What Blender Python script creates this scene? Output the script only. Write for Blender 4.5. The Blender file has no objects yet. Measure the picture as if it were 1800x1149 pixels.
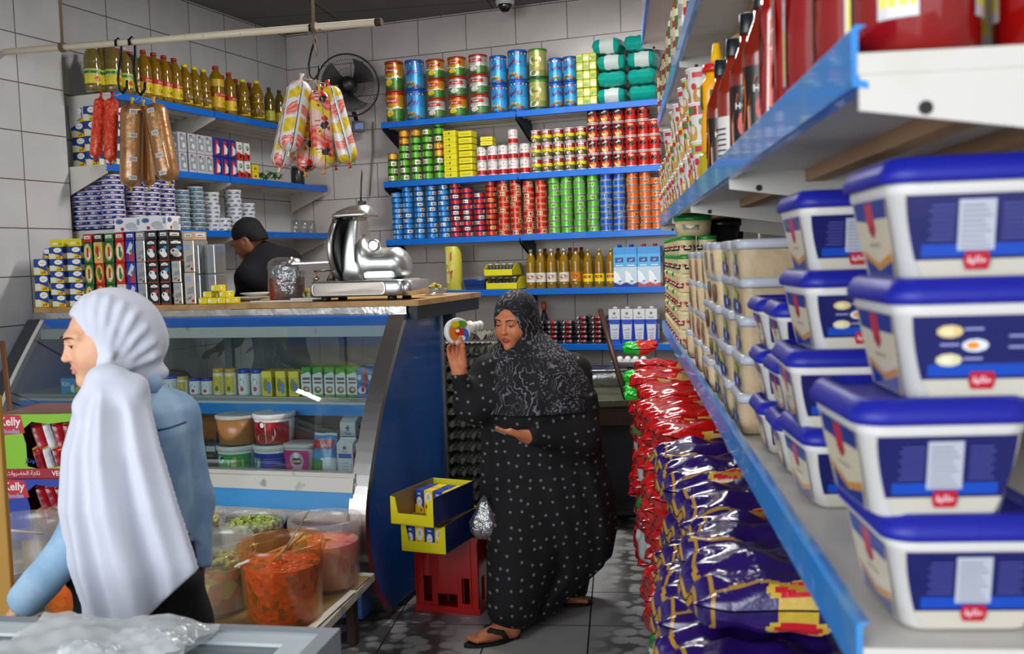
import bpy, math, random
from math import sin, cos, pi, radians, sqrt, atan2
from mathutils import Vector, Matrix
S = bpy.context.scene
COL = S.collection
# ---------------------------------------------------------------- camera
FPX = 1750.0
ROLL, PITCH, YAW = radians(-1.85), radians(3.93), radians(20.7)
CAM = Vector((0, 0, 1.55))
_fw = Vector((-sin(YAW), cos(YAW), 0)); _rt = Vector((cos(YAW), sin(YAW), 0)); _up = Vector((0, 0, 1))
CF = _fw*cos(PITCH) - _up*sin(PITCH)
_U = _fw*sin(PITCH) + _up*cos(PITCH)
CR = _rt*cos(ROLL) + _U*sin(ROLL)
CU = -_rt*sin(ROLL) + _U*cos(ROLL)
cd = bpy.data.cameras.new('camera'); cam = bpy.data.objects.new('camera', cd); COL.objects.link(cam)
cam.matrix_world = Matrix(((CR.x, CU.x, -CF.x, CAM.x), (CR.y, CU.y, -CF.y, CAM.y), (CR.z, CU.z, -CF.z, CAM.z), (0, 0, 0, 1)))
cd.sensor_width = 36; cd.lens = FPX/1800*36; cd.clip_start = .05
cd.dof.use_dof = True; cd.dof.focus_distance = 5.0; cd.dof.aperture_fstop = 6.0
S.camera = cam
S.view_settings.view_transform = 'Standard'; S.view_settings.look = 'None'
S.view_settings.gamma = 1; S.view_settings.use_curve_mapping = False
S.view_settings.exposure = 0.0
# ---------------------------------------------------------------- daylight and lamps
w = bpy.data.worlds.new('world'); S.world = w; w.use_nodes = True
nt = w.node_tree; bg = nt.nodes['Background']
bg.inputs[0].default_value = (.86, .93, 1, 1); bg.inputs[1].default_value = 1.5
def area(name, loc, target, sx, sy, power, col):
    l = bpy.data.lights.new(name, 'AREA'); l.shape = 'RECTANGLE'; l.size = sx; l.size_y = sy; l.energy = power; l.color = col
    o = bpy.data.objects.new(name, l); COL.objects.link(o); o.location = loc
    o.rotation_euler = (Vector(target)-Vector(loc)).to_track_quat('-Z', 'Y').to_euler()
    return o
area('street_daylight', (-3.0, -7.0, 3.4), (-1.7, 4.0, 1.3), 9, 5, 680, (.95, .98, 1))
area('ceiling_lamp', (-1.9, 5.0, 3.28), (-1.9, 5.0, 0), 1.2, .12, 72, (1, .96, .92))
area('ceiling_lamp_front', (-.3, 2.6, 3.28), (-.3, 2.6, 0), 1.2, .12, 22, (1, .98, .95))
try:
    S.cycles.use_denoising = True; S.cycles.max_bounces = 6; S.cycles.diffuse_bounces = 3; S.cycles.glossy_bounces = 3
    S.cycles.transmission_bounces = 5; S.cycles.transparent_max_bounces = 12; S.cycles.caustics_reflective = False; S.cycles.caustics_refractive = False
    S.cycles.sample_clamp_indirect = 6
except Exception: pass
# ---------------------------------------------------------------- measuring from the picture onto real planes
def ray(x, y): return CF + CR*((x-900)/FPX) + CU*((575-y)/FPX)
def hit(x, y, p, n):
    d = ray(x, y); p = Vector(p); n = Vector(n); return CAM + d*((p-CAM).dot(n)/d.dot(n))
def onY(x, y, Y): return hit(x, y, (0, Y, 0), (0, 1, 0))
def onX(x, y, X): return hit(x, y, (X, 0, 0), (1, 0, 0))
def onZ(x, y, Z): return hit(x, y, (0, 0, Z), (0, 0, 1))
def at(x, y, d): return CAM + ray(x, y)*d
# ---------------------------------------------------------------- colours and materials
def hexc(h):
    if not isinstance(h, str): return tuple(h)[:3]
    h = h.lstrip('#'); h = ''.join(c*2 for c in h) if len(h) == 3 else h; v = [int(h[i:i+2], 16)/255 for i in (0, 2, 4)]
    return tuple(c/12.92 if c <= .04045 else ((c+.055)/1.055)**2.4 for c in v)
MATS = {}
def mat(name, col=None, rough=.5, metal=0, trans=0, ior=1.45, coat=0, bump=0, bscale=60, alpha=1, noise=None, nscale=8, sheen=0, sss=0, bdist=.01):
    """col None: the colour comes from the face colours of the mesh"""
    if name in MATS: return MATS[name]
    m = bpy.data.materials.new(name); m.use_nodes = True; n = m.node_tree.nodes; L = m.node_tree.links
    b = n['Principled BSDF']; MATS[name] = m
    b.inputs['Roughness'].default_value = rough; b.inputs['Metallic'].default_value = metal
    b.inputs['Transmission Weight'].default_value = trans; b.inputs['IOR'].default_value = ior
    b.inputs['Coat Weight'].default_value = coat; b.inputs['Alpha'].default_value = alpha
    b.inputs['Sheen Weight'].default_value = sheen
    if sss: b.inputs['Subsurface Weight'].default_value = sss; b.inputs['Subsurface Radius'].default_value = (.02, .008, .004)
    if col is None:
        a = n.new('ShaderNodeAttribute'); a.attribute_name = 'Col'; src = a.outputs['Color']
    else:
        r = n.new('ShaderNodeRGB'); r.outputs[0].default_value = (*hexc(col), 1); src = r.outputs[0]
    if noise:
        tc = n.new('ShaderNodeTexCoord'); t = n.new('ShaderNodeTexNoise'); t.inputs['Scale'].default_value = nscale; t.inputs['Detail'].default_value = 6
        L.new(tc.outputs['Object'], t.inputs['Vector'])
        cr = n.new('ShaderNodeValToRGB'); cr.color_ramp.elements[0].position = noise[1]; cr.color_ramp.elements[1].position = noise[2]
        L.new(t.outputs[0], cr.inputs[0]); mx = n.new('ShaderNodeMix'); mx.data_type = 'RGBA'
        L.new(cr.outputs[0], mx.inputs[0]); L.new(src, mx.inputs[6]); mx.inputs[7].default_value = (*hexc(noise[0]), 1); src = mx.outputs[2]
    L.new(src, b.inputs['Base Color'])
    if bump:
        tc = n.new('ShaderNodeTexCoord'); t = n.new('ShaderNodeTexNoise'); t.inputs['Scale'].default_value = bscale; t.inputs['Detail'].default_value = 4
        L.new(tc.outputs['Object'], t.inputs['Vector']); bp = n.new('ShaderNodeBump'); bp.inputs['Strength'].default_value = bump; bp.inputs['Distance'].default_value = bdist
        L.new(t.outputs[0], bp.inputs['Height']); L.new(bp.outputs[0], b.inputs['Normal'])
    return m
CARD = mat('printed_card', rough=.5, coat=.15)
PLAS = mat('printed_plastic', rough=.32, coat=.2)
TIN = mat('lacquered_tin', rough=.3, metal=.25, coat=.5)
FOILP = mat('printed_foil', rough=.22, coat=.5, bump=.35, bscale=45, bdist=.006)
CLOTH = mat('cloth', rough=.9)
def film(name, tint='#ffffff', gloss=.12, dens=.0, bump=0, bscale=40, rough=.05, dcol='#dfe2e4'):
    m = bpy.data.materials.new(name); m.use_nodes = True; n = m.node_tree.nodes; L = m.node_tree.links; n.remove(n['Principled BSDF']); out = n['Material Output']
    tr = n.new('ShaderNodeBsdfTransparent'); tr.inputs[0].default_value = (*hexc(tint), 1); gl = n.new('ShaderNodeBsdfGlossy'); gl.inputs['Roughness'].default_value = rough; gl.inputs[0].default_value = (.9, .93, .95, 1)
    fr = n.new('ShaderNodeLayerWeight'); fr.inputs[0].default_value = .5; pw = n.new('ShaderNodeMath'); pw.operation = 'POWER'; pw.inputs[1].default_value = 4; L.new(fr.outputs['Facing'], pw.inputs[0]); ad = n.new('ShaderNodeMath'); ad.operation = 'MULTIPLY_ADD'; ad.inputs[1].default_value = .45; ad.inputs[2].default_value = .02+gloss*.3; L.new(pw.outputs[0], ad.inputs[0])
    mx = n.new('ShaderNodeMixShader'); L.new(ad.outputs[0], mx.inputs[0]); L.new(tr.outputs[0], mx.inputs[1]); L.new(gl.outputs[0], mx.inputs[2]); last = mx
    if dens:
        df = n.new('ShaderNodeBsdfDiffuse'); df.inputs[0].default_value = (*hexc(dcol), 1); m2 = n.new('ShaderNodeMixShader'); m2.inputs[0].default_value = dens; L.new(mx.outputs[0], m2.inputs[1]); L.new(df.outputs[0], m2.inputs[2]); last = m2
    if bump:
        tc = n.new('ShaderNodeTexCoord'); t = n.new('ShaderNodeTexNoise'); t.inputs['Scale'].default_value = bscale; t.inputs['Detail'].default_value = 4; L.new(tc.outputs['Object'], t.inputs['Vector'])
        bp = n.new('ShaderNodeBump'); bp.inputs['Strength'].default_value = bump; bp.inputs['Distance'].default_value = .02; L.new(t.outputs[0], bp.inputs['Height']); L.new(bp.outputs[0], gl.inputs['Normal']); L.new(bp.outputs[0], fr.inputs['Normal'])
    L.new(last.outputs[0], out.inputs[0]); return m
CLEAR = film('clear_film', gloss=.2, bump=.9)
def tiles(name, c1, grout, tw, th, axis, off=.5, mortar=.006, rot=0, rough=.25):
    m = bpy.data.materials.new(name); m.use_nodes = True; n = m.node_tree.nodes; L = m.node_tree.links; b = n['Principled BSDF']
    g = n.new('ShaderNodeNewGeometry'); sp = n.new('ShaderNodeSeparateXYZ'); cb = n.new('ShaderNodeCombineXYZ'); L.new(g.outputs['Position'], sp.inputs[0])
    L.new(sp.outputs[axis[0]], cb.inputs[0]); L.new(sp.outputs[axis[1]], cb.inputs[1])
    mp = n.new('ShaderNodeMapping'); L.new(cb.outputs[0], mp.inputs[0]); mp.inputs['Rotation'].default_value = (0, 0, rot)
    br = n.new('ShaderNodeTexBrick'); L.new(mp.outputs[0], br.inputs['Vector']); br.offset = off; br.squash = 1
    br.inputs['Scale'].default_value = 1; br.inputs['Brick Width'].default_value = tw; br.inputs['Row Height'].default_value = th
    br.inputs['Mortar Size'].default_value = mortar; br.inputs['Mortar Smooth'].default_value = .1; br.inputs['Bias'].default_value = 0
    br.inputs['Color1'].default_value = (*hexc(c1), 1); br.inputs['Color2'].default_value = (*[c*.93 for c in hexc(c1)], 1); br.inputs['Mortar'].default_value = (*hexc(grout), 1)
    t = n.new('ShaderNodeTexNoise'); t.inputs['Scale'].default_value = 3; t.inputs['Detail'].default_value = 8; L.new(g.outputs['Position'], t.inputs['Vector'])
    mx = n.new('ShaderNodeMix'); mx.data_type = 'RGBA'; mx.blend_type = 'MULTIPLY'; mx.inputs[0].default_value = .35
    L.new(br.outputs[0], mx.inputs[6]); L.new(t.outputs[0], mx.inputs[7]); 
    L.new(mx.outputs[2], b.inputs['Base Color']); b.inputs['Roughness'].default_value = rough
    bp = n.new('ShaderNodeBump'); bp.inputs['Strength'].default_value = .4; bp.inputs['Distance'].default_value = .004; bp.invert = True
    L.new(br.outputs['Fac'], bp.inputs['Height']); L.new(bp.outputs[0], b.inputs['Normal'])
    return m, mp
# ---------------------------------------------------------------- writing
_AR = {'ا': 'ﺍﺎ', 'أ': 'ﺃﺄ', 'ب': 'ﺏﺐﺑﺒ', 'ت': 'ﺕﺖﺗﺘ', 'ج': 'ﺝﺞﺟﺠ', 'ح': 'ﺡﺢﺣﺤ', 'خ': 'ﺥﺦﺧﺨ', 'د': 'ﺩﺪ', 'ر': 'ﺭﺮ', 'ز': 'ﺯﺰ', 'س': 'ﺱﺲﺳﺴ', 'ض': 'ﺽﺾﺿﻀ', 'ف': 'ﻑﻒﻓﻔ',
       'ك': 'ﻙﻚﻛﻜ', 'ل': 'ﻝﻞﻟﻠ', 'م': 'ﻡﻢﻣﻤ', 'ن': 'ﻥﻦﻧﻨ', 'ه': 'ﻩﻪﻫﻬ', 'و': 'ﻭﻮ', 'ي': 'ﻱﻲﻳﻴ', 'ة': 'ﺓﺔ'}
def shape_ar(s):
    out = []
    for i, c in enumerate(s):
        if c not in _AR: out.append(c); continue
        f = _AR[c]; p = i > 0 and s[i-1] in _AR and len(_AR[s[i-1]]) == 4; q = i < len(s)-1 and s[i+1] in _AR and len(f) == 4
        out.append(f[(1 if p else 0) if not q else (3 if p else 2)])
    return ''.join(reversed(out))
_TX = {}
def glyphs(s, bold=True):
    """flat mesh of a word, height about 1, centred: (verts, faces, width)"""
    if s in _TX: return _TX[s]
    t = shape_ar(s) if any(c in _AR for c in s) else s
    c = bpy.data.curves.new('word', 'FONT'); c.body = t; c.size = 1.35; c.resolution_u = 2; c.offset = .03
    o = bpy.data.objects.new('word', c); COL.objects.link(o)
    dg = bpy.context.evaluated_depsgraph_get(); me = o.evaluated_get(dg).to_mesh()
    vs = [(v.co.x, v.co.y) for v in me.vertices]; fs = [tuple(p.vertices) for p in me.polygons]
    o.evaluated_get(dg).to_mesh_clear(); bpy.data.objects.remove(o); bpy.data.curves.remove(c)
    if not vs: vs = [(0, 0)]
    x0 = min(v[0] for v in vs); x1 = max(v[0] for v in vs); y0 = min(v[1] for v in vs); y1 = max(v[1] for v in vs)
    k = 1/max(y1-y0, .01)
    vs = [((x-(x0+x1)/2)*k, (y-(y0+y1)/2)*k) for x, y in vs]
    _TX[s] = (vs, fs, (x1-x0)*k); return _TX[s]
# ---------------------------------------------------------------- mesh builder
def rring(w, d, r, n=3):
    """rounded rectangle outline, counter-clockwise"""
    r = max(min(r, w/2-1e-5, d/2-1e-5), 1e-5); p = []
    for k, (sx, sy) in enumerate(((1, 1), (-1, 1), (-1, -1), (1, -1))):
        for i in range(n+1):
            a = k*pi/2 + i*pi/2/n
            p.append((sx*(w/2-r)+r*cos(a), sy*(d/2-r)+r*sin(a)))
    return p
def cring(r, n=24, ry=None):
    return [(r*cos(2*pi*i/n), (ry or r)*sin(2*pi*i/n)) for i in range(n)]
LAY = [0]      # printed layers lie one a hair above the other
class MB:
    def __init__(s): LAY[0] = 0; s.v = []; s.f = []; s.c = []; s.m = []; s.sm = []; s.M = None; s.col = (.8, .8, .8); s.mi = 0; s.smooth = False
    def P(s, p):
        p = Vector(p); p = s.M @ p if s.M is not None else p
        s.v.append(p); return len(s.v)-1
    def F(s, idx, col=None, smooth=None, mi=None):
        s.f.append(tuple(idx)); s.c.append(hexc(col) if col is not None else s.col); s.m.append(s.mi if mi is None else mi); s.sm.append(s.smooth if smooth is None else smooth)
    def quad(s, a, b, c, d, col=None): s.F([s.P(a), s.P(b), s.P(c), s.P(d)], col, False)
    def box(s, x0, x1, y0, y1, z0, z1, col=None, top=None):
        p = [s.P((x, y, z)) for z in (z0, z1) for y in (y0, y1) for x in (x0, x1)]
        for i, q in enumerate(((0, 2, 3, 1), (4, 5, 7, 6), (0, 1, 5, 4), (2, 6, 7, 3), (1, 3, 7, 5), (0, 4, 6, 2))):
            s.F([p[k] for k in q], top if (top is not None and i == 1) else col, False)
    def rings(s, rs, closed=True, cap0=True, cap1=True, col=None, smooth=True, cfn=None):
        """rs: list of lists of 3-D points; cfn(ring index, point index) -> colour"""
        R = [[s.P(p) for p in r] for r in rs]; n = len(R[0])
        for i in range(len(R)-1):
            for j in range(n if closed else n-1):
                k = (j+1) % n
                s.F((R[i][j], R[i][k], R[i+1][k], R[i+1][j]), cfn(i, j) if cfn else col, smooth)
        if cap0: s.F(list(reversed(R[0])), cfn(0, 0) if cfn and col is None else col, False)
        if cap1: s.F(R[-1], cfn(len(R)-2, 0) if cfn and col is None else col, False)
    def lathe(s, prof, n=24, col=None, cfn=None, cap0=True, cap1=True, off=(0, 0, 0), smooth=True, ry=1):
        """prof [(r, z)] from bottom up; cfn(row, segment) -> colour"""
        s.rings([[(off[0]+r*cos(2*pi*i/n), off[1]+r*ry*sin(2*pi*i/n), off[2]+z) for i in range(n)] for r, z in prof], True, cap0, cap1, col, smooth, cfn)
    def loft(s, secs, r=3, **k):
        """secs [(w, d, radius, z[, ox, oy])] rounded rectangles"""
        s.rings([[(x+(q[4] if len(q) > 4 else 0), y+(q[5] if len(q) > 5 else 0), q[3]) for x, y in rring(q[0], q[1], q[2], r)] for q in secs], **k)
    def rbox(s, cx, cy, z0, w, d, h, b=.004, col=None, smooth=False):
        s.loft([(w-2*b, d-2*b, b, z0, cx, cy), (w, d, b*1.5, z0+b, cx, cy), (w, d, b*1.5, z0+h-b, cx, cy), (w-2*b, d-2*b, b, z0+h, cx, cy)], 2, col=col, smooth=smooth)
    def tube(s, path, r, n=8, col=None, cap=True, smooth=True):
        path = [Vector(p) for p in path]; rs = []; up = None
        for i, p in enumerate(path):
            t = (path[min(i+1, len(path)-1)]-path[max(i-1, 0)]).normalized()
            if up is None: up = t.orthogonal().normalized()
            up = (up - t*up.dot(t)).normalized(); sd = t.cross(up); rr = r[i] if isinstance(r, (list, tuple)) else r
            rs.append([p + (up*cos(2*pi*k/n) + sd*sin(2*pi*k/n))*rr for k in range(n)])
        s.rings(rs, True, cap, cap, col, smooth)
    def ball(s, c, r, n=10, col=None, rz=None, m=None):
        m = m or n//2+1; rz = rz or r; rs = []
        for i in range(1, m):
            a = -pi/2+pi*i/m; rs.append([(c[0]+r*cos(a)*cos(2*pi*k/n), c[1]+r*cos(a)*sin(2*pi*k/n), c[2]+rz*sin(a)) for k in range(n)])
        s.rings(rs, col=col)
    def grid(s, fn, nu, nv, col=None, cfn=None, smooth=True):
        """fn(u, v) -> point for u, v in 0..1"""
        R = [[s.P(fn(i/nu, j/nv)) for i in range(nu+1)] for j in range(nv+1)]
        for j in range(nv):
            for i in range(nu):
                s.F((R[j][i], R[j][i+1], R[j+1][i+1], R[j+1][i]), cfn((i+.5)/nu, (j+.5)/nv) if cfn else col, smooth)
    def word(s, t, fn, h, x, y, col, wmax=None, sx=1):
        """write t, h high, centred at (x, y) of the surface fn(x, y) -> point"""
        vs, fs, wd = glyphs(t); k = h*sx
        if wmax and wd*k > wmax: k = wmax/wd
        o = len(s.v); LAY[0] += 1
        for a, b in vs: s.P(fn(x+a*k, y+b*h))
        for f in fs: s.F([o+i for i in f], col, False)
    def poly(s, pts, fn, col, x=0, y=0, up=1):
        LAY[0] += up
        s.F([s.P(fn(x+a, y+b)) for a, b in pts], col, False)
    def disc(s, fn, x, y, rx, ry, col, n=16):
        s.poly([(rx*cos(2*pi*i/n), ry*sin(2*pi*i/n)) for i in range(n)], fn, col, x, y)
    def rect(s, fn, x0, x1, y0, y1, col, nx=1):
        for i in range(nx):
            a = x0+(x1-x0)*i/nx; b = x0+(x1-x0)*(i+1)/nx
            s.poly([(a, y0), (b, y0), (b, y1), (a, y1)], fn, col, 0, 0, i == 0)
    def build(s, name, mats=None, parent=None, loc=None):
        me = bpy.data.meshes.new(name); me.from_pydata([tuple(v) for v in s.v], [], s.f)
        mats = mats or [PLAS]
        if not isinstance(mats, (list, tuple)): mats = [mats]
        for m in mats: me.materials.append(m)
        me.polygons.foreach_set('material_index', [min(i, len(mats)-1) for i in s.m]); me.polygons.foreach_set('use_smooth', s.sm)
        ca = me.color_attributes.new('Col', 'FLOAT_COLOR', 'CORNER'); buf = []
        for f, c in zip(s.f, s.c): buf.extend((*c, 1.0)*len(f))
        ca.data.foreach_set('color', buf); me.update()
        o = bpy.data.objects.new(name, me); COL.objects.link(o)
        if parent: o.parent = parent
        if loc is not None: o.location = loc
        return o
def tag(o, label=None, cat=None, group=None, kind=None):
    if label: o['label'] = label
    if cat: o['category'] = cat
    if group: o['group'] = group
    if kind: o['kind'] = kind
    return o
def thing(name, label, cat, loc=(0, 0, 0), rz=0, group=None):
    o = bpy.data.objects.new(name, None); COL.objects.link(o); o.empty_display_size = .05
    o.location = loc; o.rotation_euler = (0, 0, rz); return tag(o, label, cat, group)
def copy_tree(o, parent=None):
    c = o.copy(); COL.objects.link(c); c.parent = parent
    for ch in o.children: copy_tree(ch, c)
    return c
class Kind:
    """a kind of goods: the first placement moves the original, the next ones copy it with its parts"""
    def __init__(s, root): s.o = root; s.used = False
    def put(s, loc, rz, label, group=None, sc=None, rot=None):
        o = s.o
        if s.used: o = copy_tree(s.o)
        s.used = True; o.location = loc; o.rotation_euler = rot if rot else (0, 0, rz)
        if sc: o.scale = sc
        o['label'] = label
        if group: o['group'] = group
        return o
ORD = 'first second third fourth fifth sixth seventh eighth ninth tenth eleventh twelfth thirteenth fourteenth fifteenth sixteenth seventeenth eighteenth nineteenth twentieth'.split()
def lv(k, n):
    return 'lowest' if k == 0 else ('topmost' if k == n-1 else ORD[k]+' up')
def cyl(r, z=0, a0=-pi/2, e=.0006):
    """surface mapping round a standing cylinder: x runs round it, y up"""
    return lambda x, y: ((r+e+min(LAY[0], 12)*.00016)*cos(a0+x/r), (r+e+min(LAY[0], 12)*.00016)*sin(a0+x/r), z+y)
def front(y, z=0, e=.0006): return lambda x, yy: (x, y-e-min(LAY[0], 20)*.00012, z+yy)
def right(x0): return lambda x, y: (x0+min(LAY[0]%20, 20)*.00012, x, y)
def left(x0): return lambda x, y: (x0-min(LAY[0]%20, 20)*.00012, -x, y)
rnd = random.Random(7)
# ================================================================ the room
YB, XL, XP, ZC = 6.72, -4.32, -4.235, 3.32
YF = 6.41                       # lips of the shelves on the back wall
DR = Vector((-.2487, .9686, 0)); NR = Vector((.9686, .2487, 0))   # run of the right-hand shelving and the direction into it
RZ = atan2(DR.y, DR.x) - pi/2
MR = Matrix(((NR.x, DR.x, 0, 0), (NR.y, DR.y, 0, 0), (0, 0, 1, 0), (0, 0, 0, 1)))   # local x: into the shelf, y: along, z up
def RP(o, a, z): return MR @ Vector((o, a, z))
def structure(name, mb, mats, **k):
    o = mb.build(name, mats); o['kind'] = 'structure'; return o
tB, mpB = tiles('wall_tiles_back', '#d9d1cd', '#6a625c', .38, .253, (0, 2), .5, .003); mpB.inputs['Location'].default_value = (-.03, -.02, 0)
tL, mpL = tiles('wall_tiles_side', '#dedfe0', '#615a54', .38, .253, (1, 2), 0, .003); mpL.inputs['Location'].default_value = (.14, -.02, 0)
tR, mpR = tiles('wall_tiles_right', '#cdc4c0', '#6a625c', .36, .253, (1, 2), .5, .003)
m = MB(); m.box(XL, 1.2, YB, YB+.12, 0, ZC); structure('wall_back', m, tB)
m = MB(); m.box(XL-.12, XL, 4.345, YB+.12, 0, ZC); m.box(XL-.12, XP, -1.0, 4.345, 0, ZC); structure('wall_left', m, tL)
WR = .68
m = MB(); m.M = MR; m.box(WR, WR+.1, .2, 7.4, 0, ZC); structure('wall_right', m, tR)
ceil = mat('ceiling_panels', '#6a6766', rough=.8); 
cp, mpc = tiles('ceiling_panel_seams', '#7b7877', '#2c2a29', 1.15, 1.15, (0, 1), 0, .006, radians(-12), .7)
m = MB(); m.box(XL-.12, 2.2, -1.0, YB+.12, ZC, ZC+.1); structure('ceiling', m, cp)
# floor: cement tiles whose worn print of pebbles shows beside the walked path
fm = bpy.data.materials.new('pebble_print_floor'); fm.use_nodes = True; n = fm.node_tree.nodes; L = fm.node_tree.links; b = n['Principled BSDF']
g = n.new('ShaderNodeNewGeometry'); mp = n.new('ShaderNodeMapping'); mp.inputs['Rotation'].default_value = (0, 0, -RZ); L.new(g.outputs['Position'], mp.inputs[0])
br = n.new('ShaderNodeTexBrick'); br.offset = 0; br.inputs['Scale'].default_value = 1; br.inputs['Brick Width'].default_value = .42; br.inputs['Row Height'].default_value = .42
br.inputs['Mortar Size'].default_value = .0035; mp.inputs['Location'].default_value = (.165, .1, 0); L.new(mp.outputs[0], br.inputs['Vector'])
vo = n.new('ShaderNodeTexVoronoi'); vo.feature = 'F1'; vo.inputs['Scale'].default_value = 13; vo.inputs['Randomness'].default_value = .85; L.new(mp.outputs[0], vo.inputs['Vector'])
cr = n.new('ShaderNodeValToRGB'); e = cr.color_ramp.elements; e[0].position = .42; e[0].color = (.3, .305, .3, 1); e[1].position = .6; e[1].color = (.07, .071, .071, 1); L.new(vo.outputs[0], cr.inputs[0])
nz = n.new('ShaderNodeTexNoise'); nz.inputs['Scale'].default_value = 2.2; nz.inputs['Detail'].default_value = 8; L.new(g.outputs['Position'], nz.inputs['Vector'])
# worn path: distance from the aisle's middle line, roughened by noise
sp = n.new('ShaderNodeSeparateXYZ'); L.new(mp.outputs[0], sp.inputs[0])
def mth(op, a, bb, cl=False):
    k = n.new('ShaderNodeMath'); k.operation = op; k.use_clamp = cl
    for i, q in enumerate((a, bb)):
        if q is None: continue
        if isinstance(q, (int, float)): k.inputs[i].default_value = q
        else: L.new(q, k.inputs[i])
    return k.outputs[0]
dist = mth('ABSOLUTE', mth('ADD', sp.outputs[0], .40-.165), None)
wf = mth('MULTIPLY', mth('SUBTRACT', mth('ADD', .27, mth('MULTIPLY', nz.outputs[0], .25)), dist), 7, True)
mx = n.new('ShaderNodeMix'); mx.data_type = 'RGBA'; L.new(wf, mx.inputs[0]); L.new(cr.outputs[0], mx.inputs[6]); mx.inputs[7].default_value = (.36, .365, .37, 1)
m2 = n.new('ShaderNodeMix'); m2.data_type = 'RGBA'; L.new(br.outputs['Fac'], m2.inputs[0]); L.new(mx.outputs[2], m2.inputs[6]); m2.inputs[7].default_value = (.02, .02, .02, 1)
L.new(m2.outputs[2], b.inputs['Base Color']); b.inputs['Roughness'].default_value = .32
bp = n.new('ShaderNodeBump'); bp.inputs['Strength'].default_value = .3; bp.inputs['Distance'].default_value = .003; L.new(nz.outputs[0], bp.inputs['Height']); L.new(bp.outputs[0], b.inputs['Normal'])
m = MB(); m.box(-6, 3, -3.5, YB+.12, -.1, 0); structure('floor', m, fm)
# ---------------------------------------------------------------- shelves
BLUE = mat('blue_enamel', '#0066cc', rough=.35, coat=.1, noise=('#1a78d0', .62, .8), nscale=5)
BLUEW = mat('worn_blue_enamel', '#1f86d8', rough=.3, coat=.3, noise=('#5e94bd', .55, .75), nscale=7)
SHW = mat('shelf_white', '#d4d0c8', rough=.4, noise=('#b0a696', .55, .85), nscale=4)
SHD = mat('shelf_back_grey', '#77757a', rough=.5)
DARKB = mat('dark_blue_bracket', '#1d2740', rough=.5)
def shelf(name, label, M, length, depth, z, group, lip=.034, brk=(0,), bmat=None, lmat=None, thick=.018, drop=.12, cat='shelf', sink=0):
    """local x along the lip, y into the shelf; M puts it in the room"""
    t = thing(name, label, cat, (0, 0, 0), 0, group); t.matrix_world = M; z0 = z; z = z-sink
    m = MB(); m.box(0, length, .004, depth, z-thick, z); m.box(0, length, depth-.03, depth, z-thick-.03, z-thick)
    if not sink:
        for i in (.35, .68): m.box(0, length, depth*i, depth*i+.03, z-thick-.014, z-thick)
    m.build('board', SHW, t)
    if sink:
        for i in (.3, .62): m = MB(); m.box(0, length, depth*i, depth*i+.035, z-thick-.022, z-thick); m.build('support_bar', [mat('beige_wood_bar', '#b58f6a', rough=.6)], t)
    z = z0
    m = MB(); m.rings([[(x, y, zz) for y, zz in ((0, z-lip), (.006, z-lip), (.013, z-lip-.002), (.013, z-lip+.004), (.005, z-lip+.006), (.005, z+.001), (.012, z+.005), (.003, z+.006), (-.001, z+.002))] for x in (0, length)], True, True, True, smooth=False)
    m.build('lip', lmat or BLUE, t)
    z = z0-sink
    for k in brk:
        m = MB(); x = min(k*length, length-.004); x = max(x, .004)
        m.rings([[(x-.003, yy, zz) for yy, zz in ((.006, z-thick+.012), (.006, z-thick-.03), (depth-.01, z-thick-drop), (depth-.01, z-thick))],
                 [(x+.003, yy, zz) for yy, zz in ((.006, z-thick+.012), (.006, z-thick-.03), (depth-.01, z-thick-drop), (depth-.01, z-thick))]], True, True, True, smooth=False)
        m.build('bracket', bmat or SHW, t)
        if sink: m = MB(); m.rings([[(x+d_, .06+.006*cos(2*pi*q/14), z-thick-.03+.006*sin(2*pi*q/14)) for q in range(14)] for d_ in (-.0042, .0042)], smooth=False); m.build('bolt', [mat('dark_bolt', '#17171a', rough=.5)], t)
    return t
Z1, Z2, Z3, Z4, Z5 = 2.54, 2.12, 1.705, 1.333, .957
XS, XJ, XE = -3.37, -2.344, -1.22
for z, s, a, x0, x1 in ((Z1, 'top', 'big food tins', XS, XE), (Z2, 'second', 'stacked small cans', XS, XE), (Z3, 'third', 'rows of fish cans', XS, XE), (Z4, 'fourth', 'oil bottles and milk cartons', -3.3, XE), (Z5, 'lowest', 'dark pouches and white milk cartons', -3.3, XE)):
    for i, (p, q) in enumerate(((x0, XJ-.004), (XJ+.004, x1))):
        shelf('wall_shelf', '%s blue-lipped back wall shelf, %s half, carrying %s' % (s, 'left' if i == 0 else 'right', a), Matrix.Translation((p, YF, 0)), q-p, YB-YF-.004, z, 'blue-lipped shelves on the back wall', brk=(0, 1) if i == 0 else (0, 1), bmat=DARKB, drop=.16)
XF = -3.976                     # lip of the shelves on the left wall
for z, y0, s, a in ((2.536, 4.44, 'top', 'tall oil bottles'), (2.135, 4.36, 'middle', 'small food boxes'), (1.782, 4.4, 'lowest', 'stacks of round blue tins')):
    ym = 5.32 if s == 'top' else 5.45
    for i, (p, q) in enumerate(((y0, ym-.004), (ym+.004, YB-.07))):
        # local x runs along +Y, local y into the wall (-X)
        M = Matrix(((0, -1, 0, XF), (1, 0, 0, p), (0, 0, 1, 0), (0, 0, 0, 1)))
        shelf('side_shelf', '%s blue-lipped shelf on the left wall, %s part, with %s' % (s, 'near' if i == 0 else 'far', a), M, q-p, .335, z, 'blue-lipped shelves on the left wall', brk=(0,) if i == 0 else (0, 1), drop=.16)
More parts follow.
